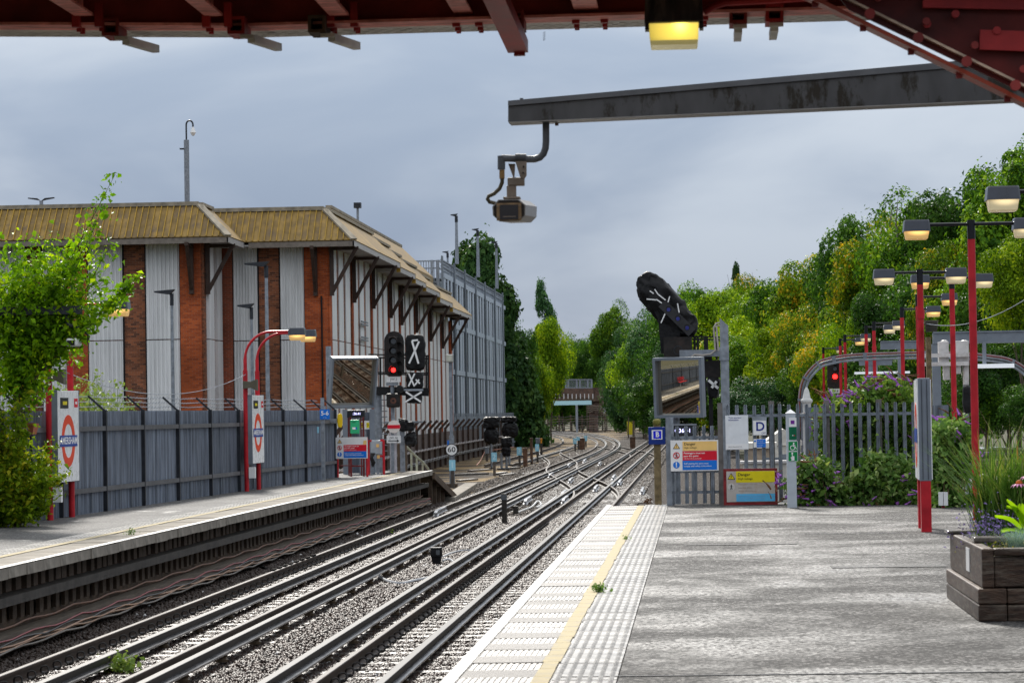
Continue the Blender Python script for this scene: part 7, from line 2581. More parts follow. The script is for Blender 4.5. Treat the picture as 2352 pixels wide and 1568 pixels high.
# square hanger tubes under the tray
for i, (px, py, out) in enumerate(((262, 68, 1), (549, 64, 1), (733, 61, 1), (1186, 50, 0), (1695, 40, 0), (1778, 36, 0))):
    a = ground(px, py, ZF - .01)
    a.y -= .12
    w_ = .042
    q = MB()
    for dx, dz, sx_, sz_ in ((-w_, 0, .018, .1), (w_, 0, .018, .1), (0, w_, .066, .018), (0, -w_, .066, .018)):
        q.bb((a.x + dx - sx_ / 2, a.y, a.z + dz - sz_ / 2), (a.x + dx + sx_ / 2, a.y + .25, a.z + dz + sz_ / 2))
    q.build('hanger_tube', (CDARK, CRED, CONC_D, CDARK, CDARK, CRED)[i], can)
    MB().bb((a.x - .035, a.y + .2, a.z - .04), (a.x + .035, a.y + .24, a.z + .04)).build('tube_end', BLACK, can)
    q = MB()
    q.bb((a.x - .03 + .05 * out, a.y + .02, a.z - .075), (a.x + .05 + .05 * out, a.y + .06, a.z - .055))
    d0 = Vector((a.x + .08 * out, a.y + .06, a.z - .075))
    q.bar(d0, d0 + Vector((.10 * out, .42, -.0)), .045, .045)
    q.build('channel_arm', M('tray_galv', (.4, .39, .37)), can)
# hanging gusset with a short post
q = MB()
p0, p1 = at(1118, -40, 15.2), at(1190, 118, 16.9)
q.bar(p0, p1, .12, .02)
q.bar(p0 + Vector((.05, 0, .03)), p1 + Vector((.05, 0, .03)), .02, .07)
a = at(1192, 105, 16.9)
q.bb((a.x - .03, 16.88, a.z - .06), (a.x + .035, 16.93, a.z + .16))
q.build('gusset_strut', CRED, can)
# big riveted bracket on the right
Yk = 14.6
q = MB()
q.prism([at(1880, -60, Yk), at(2420, -60, Yk), at(2420, 250, Yk), at(2352, 214, Yk), at(1950, 22, Yk)], (0, .03, 0))
q.build('bracket_plate', M('bracket_red', (.12, .015, .012), .55, var=.4, scale=4), can)
l0, l1 = at(1835, -16, Yk), at(2450, 286, Yk)
q = MB()
q.bar(l0, l1, .16, .02, up=(l1 - l0).cross(Vector((0, 1, 0))))
q.build('bracket_flange', M('flange_orange_red', (.34, .05, .022), .5, var=.3), can)
dl = (l1 - l0).normalized()
nl = Vector((-dl.z, 0, dl.x))
if nl.z < 0: nl = -nl
q = MB()
q.bar(l0 + nl * .075, l1 + nl * .075, .10, .012, up=nl)
q.build('bracket_angle', M('lamplit_angle_paint', (.62, .46, .34), .7, var=.3, stretch=(1, 1, 6)), can)  # pale colour paints lamplight on the flange's upper face
q = MB()
L = (l1 - l0).length
i = .1
while i < L:
    p = l0 + dl * i
    MB().lathe([(.028, -.13), (.028, -.10), (.018, -.09)], p + nl * .045, 8, 'y').build('rivet', CDARK, can)
    MB().lathe([(.02, -.1), (.02, -.07)], p + nl * .14, 8, 'y').build('rivet', CDARK, can)
    MB().box(p - nl * .018, (.03, .03, .03)).build('rivet', CDARK, can)
    i += .27
q = MB()
for p0, p1, w_ in (((2250, 92), (2420, 98), .10), ((2120, -4), (2420, 2), .10)):
    a, b_ = at(*p0, Yk - .05), at(*p1, Yk - .05)
    q.bar(a, b_, .03, w_, up=(b_ - a).cross(Vector((0, 1, 0))))
q.build('bracket_brace', CRED, can)
for px, py in ((2195, 32), (2290, 70), (2130, 55)):
    disc_px(px, py, 9, Yk - .08, .03, 12).build('rivet', CRED, can)
# column carrying the bracket, beyond the right edge
MB().cyl((4.0, Yk, 0), (4.0, Yk, ZF + .3), .11, 16).build('column', REDPAINT, can, smooth=True)
MB().bb((2.4, Yk, 4.0 - .1), (4.0, Yk + .12, 4.3)).build('column_head', CRED, can)
# conduit
pts = [at(1616, 28, 16.0), at(1640, 14, 16.0), at(1665, 6, 16.0), at(1760, 1, 16.0), at(1900, -8, 16.0)]
MB().tube(pts, .022, 8).build('conduit', CRED, can, smooth=True)
# ---------------------------------------------------------------- canopy lamp
YL = 15.9
cl_ = at(1547, -22, YL)
t = thing('hanging_lamp', 'lit yellow box lamp with a black hood hanging from the footbridge', 'lamp', (cl_.x, YL, cl_.z))
s = mpp(YL)
HK = M('sooty_hood', (.03, .026, .024), .55, var=.6, scale=18, stretch=(1, 1, .25), dirt=.35, dcol=(.22, .17, .13), dscale=9)
def frus(c, z0, z1, w0, w1, d0, d1):
    return MB().add([(c.x - w0 / 2, c.y - d0 / 2, z0), (c.x + w0 / 2, c.y - d0 / 2, z0), (c.x + w0 / 2, c.y + d0 / 2, z0), (c.x - w0 / 2, c.y + d0 / 2, z0), (c.x - w1 / 2, c.y - d1 / 2, z1), (c.x + w1 / 2, c.y - d1 / 2, z1), (c.x + w1 / 2, c.y + d1 / 2, z1), (c.x - w1 / 2, c.y + d1 / 2, z1)],
                    [(0, 1, 2, 3), (7, 6, 5, 4), (0, 4, 5, 1), (1, 5, 6, 2), (2, 6, 7, 3), (3, 7, 4, 0)])
zz = lambda py: at(1547, py, YL).z
frus(cl_, zz(59), zz(-30), 135 * s, 126 * s, .30, .27).build('hood', HK, t, bevel=.008)
# yellow diffuser lit from a lamp inside it
ly = bpy.data.materials.new('lit_yellow_diffuser')
ly.use_nodes = True
n, l = ly.node_tree.nodes, ly.node_tree.links
b = n['Principled BSDF']
b.inputs['Base Color'].default_value = (.55, .48, .05, 1)
b.inputs['Roughness'].default_value = .25
tc = n.new('ShaderNodeTexCoord')
vd = n.new('ShaderNodeVectorMath')
vd.operation = 'DISTANCE'
bulb = at(1563, 66, YL) - Vector((cl_.x, YL, cl_.z))
vd.inputs[1].default_value = (bulb.x, -.13, bulb.z)
l.new(tc.outputs['Object'], vd.inputs[0])
rp = n.new('ShaderNodeValToRGB')
rp.color_ramp.elements[0].position = 0.0
rp.color_ramp.elements[0].color = (1, 1, 1, 1)
rp.color_ramp.elements[1].position = .20
rp.color_ramp.elements[1].color = (.10, .10, .10, 1)
e_ = rp.color_ramp.elements.new(.055)
e_.color = (.28, .28, .28, 1)
l.new(vd.outputs['Value'], rp.inputs[0])
mu = n.new('ShaderNodeMath')
mu.operation = 'MULTIPLY'
mu.inputs[1].default_value = 2.3
l.new(rp.outputs[0], mu.inputs[0])
l.new(mu.outputs[0], b.inputs['Emission Strength'])
b.inputs['Emission Color'].default_value = (1.0, .78, .16, 1)
frus(Vector((cl_.x - .002, YL, 0)), zz(98), zz(60), 110 * s, 114 * s, .25, .26).build('diffuser', ly, t, bevel=.005)
frus(Vector((cl_.x - .002, YL, 0)), zz(109), zz(98.3), 105 * s, 110 * s, .235, .25).build('diffuser_base', M('cloudy_glass', (.62, .58, .36), .25, var=.15, emit=.12, ecol=(1, .85, .3)), t, bevel=.004)
q = MB()
for i in range(44):
    x = cl_.x - 55 * s + 110 * s * i / 43
    q.bb((x - .0006, YL - .1345, zz(97)), (x + .0006, YL - .1305, zz(62)))
q.build('diffuser_rib', ly, t)
for sx_ in (-1, 1):
    MB().bb((cl_.x + sx_ * 62 * s - .01, YL - .15, zz(76)), (cl_.x + sx_ * 62 * s + .012, YL - .06, zz(60))).build('side_clip', HK, t)
MB().bb((cl_.x - .03, YL - .03, zz(-32)), (cl_.x + .03, YL + .03, ZF + .34)).build('stem', HK, t)
# ---------------------------------------------------------------- tapered arm with hanging camera
YA = 19.0
t = thing('cantilever_beam', 'long tapered grey steel beam reaching across the platform from the footbridge', 'beam', (at(2300, 228, YA).x + .4, YA, 0))
ARM = M('weathered_arm', (.075, .076, .08), .5, var=.15, scale=2, rnd=0, stretch=(4, 4, 1.6), dirt=.9, dcol=(.022, .018, .012), dscale=1.6, dr=(.52, .6))
A = [at(1167, 244, YA), at(1167, 280, YA), at(2420, 224, YA), at(2420, 137, YA)]
q = MB().prism(A, (0, .16, 0))
q.build('arm', ARM, t)
q = MB()
B = [at(1167, 232, YA), at(1167, 243.5, YA), at(2420, 136.5, YA), at(2420, 121, YA)]
q.prism([p + Vector((0, -.012, 0)) for p in B], (0, .185, 0))
q.build('top_flange', M('arm_flange', (.11, .115, .125), .45, var=.15), t)
q = MB()
B = [at(1170, 280.5, YA), at(1170, 282.5, YA), at(2420, 226.5, YA), at(2420, 224.5, YA)]
q.prism([p + Vector((0, -.01, 0)) for p in B], (0, .2, 0))
q.build('bottom_flange', M('pale_flange', (.30, .29, .28), .5, var=.2), t)
xr_ = at(2380, 228, YA).x
MB().bb((xr_, YA + .0, 0), (xr_ + .2, YA + .16, at(2380, 100, YA).z)).build('post', ARM, t)
q = MB()
for px, py in ((1198, 230), (1468, 212), (1570, 205), (2042, 168)):
    a = at(px, py, YA + .08)
    q.lathe([(.012, 0), (.012, .012)], a, 6)
q.build('bolt', ARM, t)
def z8(X, Y_): return ((1930 + X / 3.0146) / 1.7415, (380 + Y_ / 3.0146) / 1.7415)
t = thing('security_camera', 'boxy weathered security camera hanging on a bent pipe from the grey arm', 'camera', (at(*z8(765, 325), YA).x, YA + .08, at(*z8(765, 325), YA).z))
PIPE = M('pipe_grey', (.075, .08, .088), .35, var=.2)
Yp = YA + .08
BEIGE = M('beige_cast', (.20, .165, .135), .5, var=.2, dirt=.4, dcol=(.16, .10, .06), dscale=8)
P8 = lambda X, Y_, y_=Yp: at(*z8(X, Y_), y_)
MB().lathe([(.075, 0), (.075, .014)], P8(762, 338), 20).build('flange', PIPE, t)
MB().lathe([(.012, -.02), (.012, 0)], P8(895, 335, Yp - .03), 6).build('flange_bolt', RUSTBOX, t)
pts = [P8(765, 330), P8(766, 560), P8(760, 640), P8(735, 710), P8(690, 755), P8(630, 775), P8(540, 775), P8(230, 762)]
MB().tube(pts, .0235, 14).build('bent_pipe', PIPE, t, smooth=True)
MB().tube([P8(395, 760), P8(525, 760)], .028, 14).build('pipe_sleeve', PIPE, t, smooth=True)
MB().tube([P8(228, 735), P8(228, 900)], .026, 14).build('elbow', PIPE, t, smooth=True)
MB().tube([P8(235, 905), P8(235, 1010)], .0185, 10).build('gland', M('brass_gland', (.22, .13, .05), .5, var=.2), t, smooth=True)
MB().tube([P8(238, 1005), P8(235, 1060), P8(205, 1130), P8(140, 1190), P8(75, 1220), P8(60, 1255), P8(85, 1290), P8(150, 1305, Yp + .05)], .0135, 8).build('flex_cable', M('olive_cable', (.06, .05, .03), .45), t, smooth=True)
q = MB()
q.prism([P8(395, 800, Yp - .03), P8(532, 800, Yp - .03), P8(532, 970, Yp - .03), P8(505, 1015, Yp - .03), P8(460, 1010, Yp - .03)], (0, .008, 0))
q.prism([P8(310, 830, Yp + .03), P8(395, 830, Yp + .03), P8(385, 1000, Yp + .03), P8(372, 1000, Yp + .03)], (0, .008, 0))
q.build('yoke_plate', BEIGE, t)
q = MB()
for X, Y_ in ((500, 870), (495, 945)): q.lathe([(.006, -.045), (.006, -.03)], P8(X, Y_), 8, 'y')
q.build('yoke_bolt', BLACK, t)
boxed(t, *z8(300, 995), *z8(505, 1090), Yp - .03, .06, 'knuckle', BEIGE, .006)
boxed(t, *z8(290, 1092), *z8(405, 1225), Yp - .025, .05, 'neck', BEIGE, .004)
boxed(t, *z8(248, 1226), *z8(450, 1250), Yp - .05, .12, 'saddle', BEIGE, .003)
oct_ = [(190, 1262), (435, 1258), (520, 1325), (515, 1452), (447, 1520), (207, 1526), (125, 1452), (118, 1345)]
Yf = Yp - .12
q = MB()
q.prism([P8(*p, Yf) for p in oct_], (.055, .36, .012))
q.build('housing', M('camera_white', (.30, .29, .28), .4, var=.12, dirt=.35, dcol=(.25, .2, .15), dscale=8), t)
cx, cy = 318, 1395
q = MB()
ins = [(cx + (x - cx) * .93, cy + (y_ - cy) * .93) for x, y_ in oct_]
q.prism([P8(*p, Yf - .012) for p in ins], (0, .011, 0))
q.build('front_shade', M('smoked_black', (.02, .016, .014), .4), t)
boxed(t, *z8(168, 1305), *z8(470, 1510), Yf - .018, .005, 'window_frame', M('bronze_frame', (.24, .16, .09), .5, var=.3, scale=20))
boxed(t, *z8(207, 1325), *z8(432, 1498), Yf - .022, .004, 'window', M('camera_glass', (.03, .026, .026), .12, var=.3))
boxed(t, *z8(248, 1462), *z8(400, 1470), Yf - .024, .002, 'wiper', BEIGE)
q = MB()
for X, Y_ in ((182, 1345), (450, 1338), (185, 1478), (455, 1478)): q.lathe([(.006, -.023), (.006, -.019)], Vector((P8(X, Y_, Yf).x, Yf, P8(X, Y_, Yf).z)), 8, 'y')
q.build('frame_screw', BEIGE, t)
# loose wire curl
pts = [at(1250 + 3 * math.sin(i * 1.5), 73 + i * 1.2, 17.0) for i in range(18)]
tag(MB().tube(pts, .0012, 4).build('wire_curl', BLKC, origin=pts[0]), 'tiny curl of loose wire dangling from the footbridge edge', 'wire')
# ================================================================== foliage
def leaf_faces(C, N, size, rs_, aspect=.62, fold=.18, droop=0.0):
    """one folded leaf (two triangles sharing the rib => 4 verts) per centre"""
    n = len(C)
    N = N / np.linalg.norm(N, axis=1, keepdims=True)
    a = rs_.normal(size=(n, 3))
    T = np.cross(N, a)
    T /= np.linalg.norm(T, axis=1, keepdims=True) + 1e-9
    B = np.cross(N, T)
    s = size * (0.5 + 1.1 * rs_.random((n, 1)) ** 1.5)
    base = C - T * s * .5
    tip = C + T * s * .5 - np.array([[0, 0, 1]]) * s * droop
    l_ = C + B * s * aspect * .5 + N * s * fold
    r_ = C - B * s * aspect * .5 + N * s * fold
    V = np.stack([base, l_, tip, r_], 1).reshape(-1, 3)
    F = (np.arange(n)[:, None, None] * 4 + np.array([[0, 2, 1], [0, 3, 2]])[None]).reshape(-1, 3)
    return V, F
def crown_mesh(name, seed, n, leaf, lobes=16, lr=(.16, .44), mat=None, flat=1.0, shape='round', up=.35):
    r = np.random.default_rng(seed)
    Cs, Ns = [], []
    L = []
    for i in range(lobes):
        if shape == 'round':
            d = r.normal(size=3); d /= np.linalg.norm(d)
            rad = r.random() ** .45 * .80
            c = d * rad
        elif shape == 'cone':
            h = r.random()
            a = r.random() * 6.28
            rad = (1 - h) * .55 + .05
            c = np.array([math.cos(a) * rad, math.sin(a) * rad, -1 + 2 * h])
        elif shape == 'column':
            a = r.random() * 6.28
            c = np.array([math.cos(a) * .4, math.sin(a) * .4, -1 + 2 * r.random()])
        q = r.uniform(*lr) * (1 if shape == 'round' else (.7 if shape == 'cone' else .8))
        if shape == 'cone': q *= (1.25 - .5 * h)
        L.append((c, q))
    per = n // lobes
    for c, q in L:
        d = r.normal(size=(per, 3))
        d[:, 2] += up * .6
        d /= np.linalg.norm(d, axis=1, keepdims=True)
        # knobbly sub-clumps on every lobe
        k = 9
        sub = r.normal(size=(k, 3)); sub[:, 2] += .4; sub /= np.linalg.norm(sub, axis=1, keepdims=True)
        dots = d @ sub.T
        m = dots.max(1)
        rad = q * (.80 + .26 * (m ** 3) + r.normal(size=per) * .07)
        rad *= np.where(r.random(per) < .25, r.random(per) * .6 + .35, 1.0)
        rad *= np.where(r.random(per) < .05, 1 + r.random(per) * .45, 1.0)
        P = c + d * rad[:, None]
        if shape == 'cone': P[:, 2] -= (rad * .3) * (np.hypot(d[:, 0], d[:, 1]))
        Cs.append(P); Ns.append(d * 1.35 + r.normal(size=(per, 3)) * .55 + np.array([0, 0, up]))
    C, N = np.concatenate(Cs), np.concatenate(Ns)
    V, F = leaf_faces(C, N, leaf, r)
    V[:, 2] *= flat
    return npmesh(name, V, F, mat)
def trunk_mesh(seed, h, mat):
    r = random.Random(seed)
    q = MB()
    pts = [(r.uniform(-.02, .02) * i, r.uniform(-.02, .02) * i, h * i / 6) for i in range(7)]
    q.tube(pts, [.035 - .004 * i for i in range(7)], 8)
    for k in range(7):
        a = r.random() * 6.28
        z = h * r.uniform(.35, .8)
        L_ = r.uniform(.3, .6)
        q.tube([(0, 0, z), (math.cos(a) * L_ * .5, math.sin(a) * L_ * .5, z + L_ * .45), (math.cos(a) * L_, math.sin(a) * L_, z + L_ * .8)], [.014, .009, .003], 5)
    return q.mesh('trunk', mat)
BARK = M('bark', (0.09, 0.07, 0.05), 0.85, var=0.35, scale=6, stretch=(4, 4, 1))
LM = {
    'dark': leafmat('leaf_dark_green', (0.014, 0.042, 0.008), (0.045, 0.11, 0.014), (0.10, 0.19, 0.02)),
    'mid': leafmat('leaf_mid_green', (0.018, 0.055, 0.006), (0.085, 0.18, 0.010), (0.22, 0.32, 0.015)),
    'lime': leafmat('leaf_lime', (0.045, 0.10, 0.005), (0.17, 0.27, 0.008), (0.36, 0.42, 0.012)),
    'turn': leafmat('leaf_turning', (0.028, 0.07, 0.006), (0.14, 0.22, 0.010), (0.50, 0.31, 0.015), scale=.8),
    'blue': leafmat('leaf_bluish', (0.014, 0.042, 0.016), (0.040, 0.095, 0.034), (0.07, 0.14, 0.05)),
    'conif': leafmat('leaf_conifer', (0.012, 0.034, 0.011), (0.036, 0.080, 0.020), (0.07, 0.125, 0.03), trans=.2),
}
CR = {}
for k, mname in enumerate(LM):
    if mname == 'conif':
        CR[mname] = [crown_mesh('crown_conifer', 40, 30000, .075, 50, (.14, .46), LM[mname], 1.0, 'cone', up=.1)]
    else:
        CR[mname] = [crown_mesh('crown_%s' % mname, 50 + k * 3 + j, 27000, .052, 34, (.15, .40), LM[mname]) for j in range(2)]
CR['poplar'] = [crown_mesh('crown_poplar', 91, 9000, .09, 22, (.25, .4), LM['blue'], 1.0, 'column', up=.8)]
TRUNKS = [trunk_mesh(s_, 1.3, BARK) for s_ in (1, 2, 3)]
tn = 0
TREELAB = {}
def tree(kind, px, ptop, pbot, Y, wpx, label, group, zg=None, depth=None):
    """crown between pixel rows ptop..pbot, wpx wide, trunk to the ground"""
    global tn
    tn += 1
    a, b_ = at(px, ptop, Y), at(px, pbot, Y)
    zg = -1.36 if zg is None else zg
    rx = wpx * mpp(Y) / 2
    rz = (a.z - b_.z) / 2
    t = thing('conifer_tree' if kind == 'conif' else ('poplar_tree' if kind == 'poplar' else 'broadleaf_tree'), label, 'tree', (a.x, Y, zg), group)
    c = CR[kind][tn % len(CR[kind])]
    o = inst('crown', c, t, (a.x, Y, b_.z + rz), rz=(tn * 1.37) % 6.28, scale=(rx / .98, (depth or rx) / .98, rz / .98))
    h = (b_.z + rz * 1.3 - zg)
    o2 = inst('trunk', TRUNKS[tn % 3], t, (a.x, Y, zg), scale=(max(1.5, rx), max(1.5, rx), h / 1.3))
    return t
GR = 'trees on the wooded bank right of the line'
L_ = {'dark': 'dark green', 'mid': 'mid green', 'lime': 'yellow green', 'turn': 'amber tinged', 'blue': 'bluish green'}
right = [('mid', 2330, 305, 760, 112, 230), ('dark', 2215, 400, 800, 118, 220), ('mid', 2110, 435, 820, 128, 210), ('turn', 2030, 475, 830, 134, 190),
         ('dark', 1985, 462, 860, 150, 180), ('dark', 1930, 560, 880, 158, 150), ('turn', 1860, 592, 890, 168, 160), ('mid', 1800, 625, 900, 186, 150), ('lime', 1745, 650, 910, 196, 150), ('turn', 1735, 620, 800, 220, 110),
         ('mid', 1680, 648, 900, 214, 130), ('lime', 1640, 655, 930, 205, 150), ('mid', 1602, 650, 880, 236, 110), ('dark', 1545, 690, 900, 248, 120), ('dark', 1570, 648, 860, 260, 150), ('blue', 1520, 700, 900, 270, 120), ('mid', 1480, 735, 930, 285, 110), ('blue', 1450, 730, 900, 320, 90), ('mid', 1408, 690, 860, 425, 80), ('dark', 1390, 760, 900, 425, 70), ('dark', 1345, 770, 900, 428, 70), ('lime', 1440, 790, 960, 310, 70), ('blue', 1452, 785, 985, 330, 100), ('dark', 1475, 800, 985, 300, 120), ('blue', 1530, 810, 985, 265, 120),
         # lower front rank
         ('dark', 2310, 640, 985, 104, 220), ('mid', 2230, 600, 950, 110, 160), ('dark', 2140, 640, 980, 116, 200), ('turn', 2180, 560, 880, 112, 150), ('dark', 2050, 640, 980, 122, 180), ('lime', 1985, 700, 990, 128, 150), ('turn', 1925, 690, 985, 136, 150), ('dark', 1880, 780, 990, 142, 140), ('turn', 1845, 690, 960, 150, 130), ('lime', 1790, 730, 980, 160, 140), ('mid', 1730, 760, 985, 172, 140), ('lime', 1690, 720, 960, 182, 120), ('turn', 1640, 770, 985, 190, 110), ('mid', 1590, 790, 985, 215, 120), ('blue', 1560, 770, 970, 240, 110),
         ('lime', 2345, 520, 800, 98, 150), ('dark', 2260, 760, 1000, 100, 180), ('dark', 2000, 820, 1010, 118, 170), ('blue', 1760, 860, 1000, 150, 140), ('dark', 1660, 850, 1000, 175, 120)]
def near(px):
    for a, s_ in ((2280, 'behind the large lamp head'), (2200, 'behind the tall twin lamp post'), (2120, 'behind the white equipment boxes'), (2060, 'behind the loudspeaker lamp post'), (1990, 'behind the collared lamp post'), (1900, 'behind the JW.4 signal'), (1820, 'behind the foot of the cable arch'), (1740, 'behind the help point pillar'), (1680, 'behind the letter D sign'), (1640, 'behind the galvanised mast'), (1560, 'behind the right mirror'), (1500, 'behind the tall bagged signal')):
        if px >= a: return s_
    return 'between the far bridge and the bagged signal'
for k, px, pt_, pb, Y, w_ in right:
    tree(k, px, pt_, pb, Y, w_ * 1.45, L_[k].split(' tree')[0] + (' tall tree ' if pb < 930 else ' low tree ') + near(px), GR)
tree('conif', 1690, 618, 760, 250, 60, 'dark pointed conifer showing above the amber tree on the bank', None)
GL = 'trees left of the line beyond the car park'
tree('conif', 1105, 585, 1000, 246, 290, 'dark feathery conifer tallest, behind the roof lamps', 'dark conifers beyond the car park')
tree('conif', 1070, 600, 990, 256, 240, 'dark feathery conifer beside the car park stair tower', 'dark conifers beyond the car park')
tree('conif', 1150, 672, 1010, 244, 260, 'dark feathery conifer just right of the car park corner', 'dark conifers beyond the car park')
tree('dark', 1195, 735, 1000, 250, 110, 'dark feathery conifer stepping down towards the yellow green tree', 'dark conifers beyond the car park')
tree('poplar', 1253, 664, 830, 330, 74, 'slim upright poplar rising behind the yellow green tree', None)
tree('lime', 1262, 722, 960, 270, 120, 'bright yellow green tree catching the light beside the conifers', None)
tree('lime', 1222, 800, 990, 262, 120, 'lower yellow green tree at the foot of the conifers', None)
for px, pt_, pb, Y, w_, k in ((1310, 770, 940, 440, 90, 'dark'), (1275, 765, 985, 446, 130, 'dark'), (1335, 768, 985, 448, 130, 'mid'), (1380, 735, 985, 445, 120, 'dark'), (1290, 792, 960, 436, 140, 'mid'), (1290, 830, 985, 430, 100, 'dark'), (1250, 880, 990, 425, 90, 'mid'), (1350, 850, 985, 440, 90, 'mid'), (1330, 900, 992, 436, 110, 'dark'), (1295, 905, 992, 434, 80, 'mid'), (1215, 860, 995, 300, 70, 'dark')):
    tree(k, px, pt_, pb, Y, w_, {'dark': 'dark tree filling the far end of the cutting by the bridge', 'mid': 'mid green tree filling the far end of the cutting by the bridge'}[k], 'trees at the far end of the cutting')
for i in range(17):
    u = i / 16
    kk = ('dark', 'blue', 'dark', 'mid')[i % 4]
    tree(kk, 1520 + 850 * u, 850 + (i * 29) % 40, 1012, 1 / (1 / 255 + (1 / 96 - 1 / 255) * u), 170, L_[kk] + ' shrubby understorey tree ' + near(1520 + 850 * u), 'understorey of the right hand bank')
for i, (px, pt_) in enumerate(((1440, 870), (1475, 880), (1505, 890), (1445, 830), (1500, 820))):
    tree(('dark', 'blue')[i % 2], px, pt_, 1000, 385 - i * 9, 120, ('dark dense tree right of the far bridge', 'bluish dense tree right of the far bridge')[i % 2], 'dense trees right of the far bridge')
# a few bare twigs over the bank
q = MB()
for px, pt_, pb in ((2050, 462, 520), (2063, 450, 520), (2072, 458, 520)):
    a, b_ = at(px, pt_, 128), at(px - 6, pb, 128)
    q.tube([b_, b_.lerp(a, .6), a], [.04, .02, .006], 4)
a = at(2060, 520, 128)
tw = thing('dead_tree', 'bare grey twigs of a dead tree above the bank foliage', 'tree', (a.x, 128, -1.36))
q.tube([(a.x, 128, -1.36), (a.x, 128, a.z)], [.15, .06], 6)
q.build('twigs', M('grey_twig', (.20, .18, .15), .8), tw)

# ---------------------------------------------------------------- leafy bush on the left platform
BEECH = leafmat('leaf_beech', (0.045, 0.11, 0.004), (0.14, 0.27, 0.008), (0.30, 0.40, 0.012), trans=.5, scale=2.2, rough=.3)
BEECH_Y = leafmat('leaf_beech_yellow', (0.05, 0.095, 0.005), (0.15, 0.22, 0.010), (0.34, 0.30, 0.02), trans=.4, scale=2.0, rough=.35)
def spray(path, n, spread, size, seed, mat, twig=None, parent=None, name='leaf_spray', droop=.2):
    """leaves scattered round a branch path"""
    r = np.random.default_rng(seed)
    P = np.array([tuple(p) for p in path])
    u = r.random(n) * (len(P) - 1)
    i = np.minimum(u.astype(int), len(P) - 2)
    f = (u - i)[:, None]
    C = P[i] * (1 - f) + P[i + 1] * f + r.normal(size=(n, 3)) * np.array(spread)
    N = r.normal(size=(n, 3)) + np.array([0, -.4, .9])
    V, F = leaf_faces(C, N, size, r, .68, .1, droop)
    return V, F
rb = random.Random(12)
YBL = 45.3
bush = thing('leafy_tree', 'fresh green beech like tree leaning over the left roundel sign', 'tree', (at(45, 1200, YBL).x, YBL, 0))
Vs, Fs, off = [], [], 0
q = MB()
base = Vector((at(30, 1200, YBL).x, YBL + .2, 0))
trunkt = at(40, 830, YBL + .2)
q.tube([base, base.lerp(trunkt, .5) + Vector((.05, 0, 0)), trunkt], [.09, .07, .05], 8)
tips = [((265, 400), 16, .16), ((240, 470), 16, .20), ((225, 530), 22, .25), ((255, 560), 20, .22), ((320, 632), 26, .14), ((300, 660), 14, .12), ((245, 640), 26, .3), ((280, 690), 22, .22), ((200, 600), 30, .35), ((150, 560), 34, .35), ((100, 570), 34, .4), ((40, 560), 34, .4), ((0, 640), 40, .5), ((80, 640), 44, .5), ((160, 660), 44, .45), ((220, 740), 20, .25), ((60, 720), 44, .5), ((130, 740), 34, .4), ((10, 760), 40, .5), ((100, 800), 34, .35), ((180, 815), 14, .2), ((40, 840), 34, .4), ((0, 880), 34, .4), ((75, 880), 28, .3), ((-60, 700), 34, .5), ((-40, 600), 34, .5), ((120, 690), 44, .5), ((40, 660), 44, .5), ((190, 690), 30, .35), ((50, 600), 44, .4), ((130, 610), 40, .4)]
for k, ((px, py), n_, sp) in enumerate(tips):
    Y = YBL + rb.uniform(-.5, .7)
    tip = at(px, py, Y)
    st = trunkt.lerp(base, rb.uniform(0, .25)) + Vector((rb.uniform(-.1, .1), rb.uniform(-.2, .2), 0))
    mid = st.lerp(tip, .5) + Vector((rb.uniform(-.1, .15), 0, rb.uniform(-.05, .2)))
    path = [st, st.lerp(mid, .6), mid, mid.lerp(tip, .5), tip]
    q.tube(path, [.022, .016, .011, .007, .003], 5)
    V, F = spray(path[1:], n_ * 13, (sp * .48, sp * .55, sp * .44), .09, 200 + k, None)
    Vs.append(V); Fs.append(F + off); off += len(V)
q.build('branches', BARK, bush)
o = link_mesh('foliage', npmesh('foliage', np.concatenate(Vs) - np.array(worigin(bush)), np.concatenate(Fs), BEECH), bush)
low = thing('ground_shrub', 'yellow tinged shrub spreading at the foot of the left roundel sign', 'shrub', (at(30, 1195, 45.2).x, 45.2, 0))
Vs, Fs, off = [], [], 0
q = MB()
b0 = Vector((at(20, 1195, 45.2).x, 45.2, 0))
for k, ((px, py), n_, sp) in enumerate([((130, 1060), 12, .12), ((155, 1085), 12, .12), ((110, 1090), 30, .25), ((60, 1050), 34, .3), ((20, 1020), 34, .35), ((100, 1030), 14, .15), ((0, 1080), 40, .35), ((50, 1110), 44, .35), ((90, 1130), 34, .28), ((20, 1150), 40, .3), ((0, 1180), 34, .25), ((60, 1170), 30, .25), ((-30, 1120), 34, .3), ((0, 960), 26, .3), ((30, 930), 26, .3), ((60, 900), 20, .22), ((125, 1010), 8, .1), ((0, 1000), 30, .3), ((-20, 1050), 34, .3), ((100, 1160), 16, .15), ((45, 1000), 20, .2)]):
    tip = at(px, py, 45.2 + rb.uniform(-.5, .4))
    st = b0 + Vector((rb.uniform(-.3, .3), rb.uniform(-.2, .2), 0))
    path = [st, st.lerp(tip, .4) + Vector((0, 0, .1)), st.lerp(tip, .75), tip]
    q.tube(path, [.012, .009, .006, .003], 4)
    V, F = spray(path[1:], n_ * 15, (sp * .48, sp * .5, sp * .42), .075, 300 + k, None)
    Vs.append(V); Fs.append(F + off); off += len(V)
q.build('stems', BARK, low)
link_mesh('foliage', npmesh('foliage', np.concatenate(Vs) - np.array(worigin(low)), np.concatenate(Fs), BEECH_Y), low)
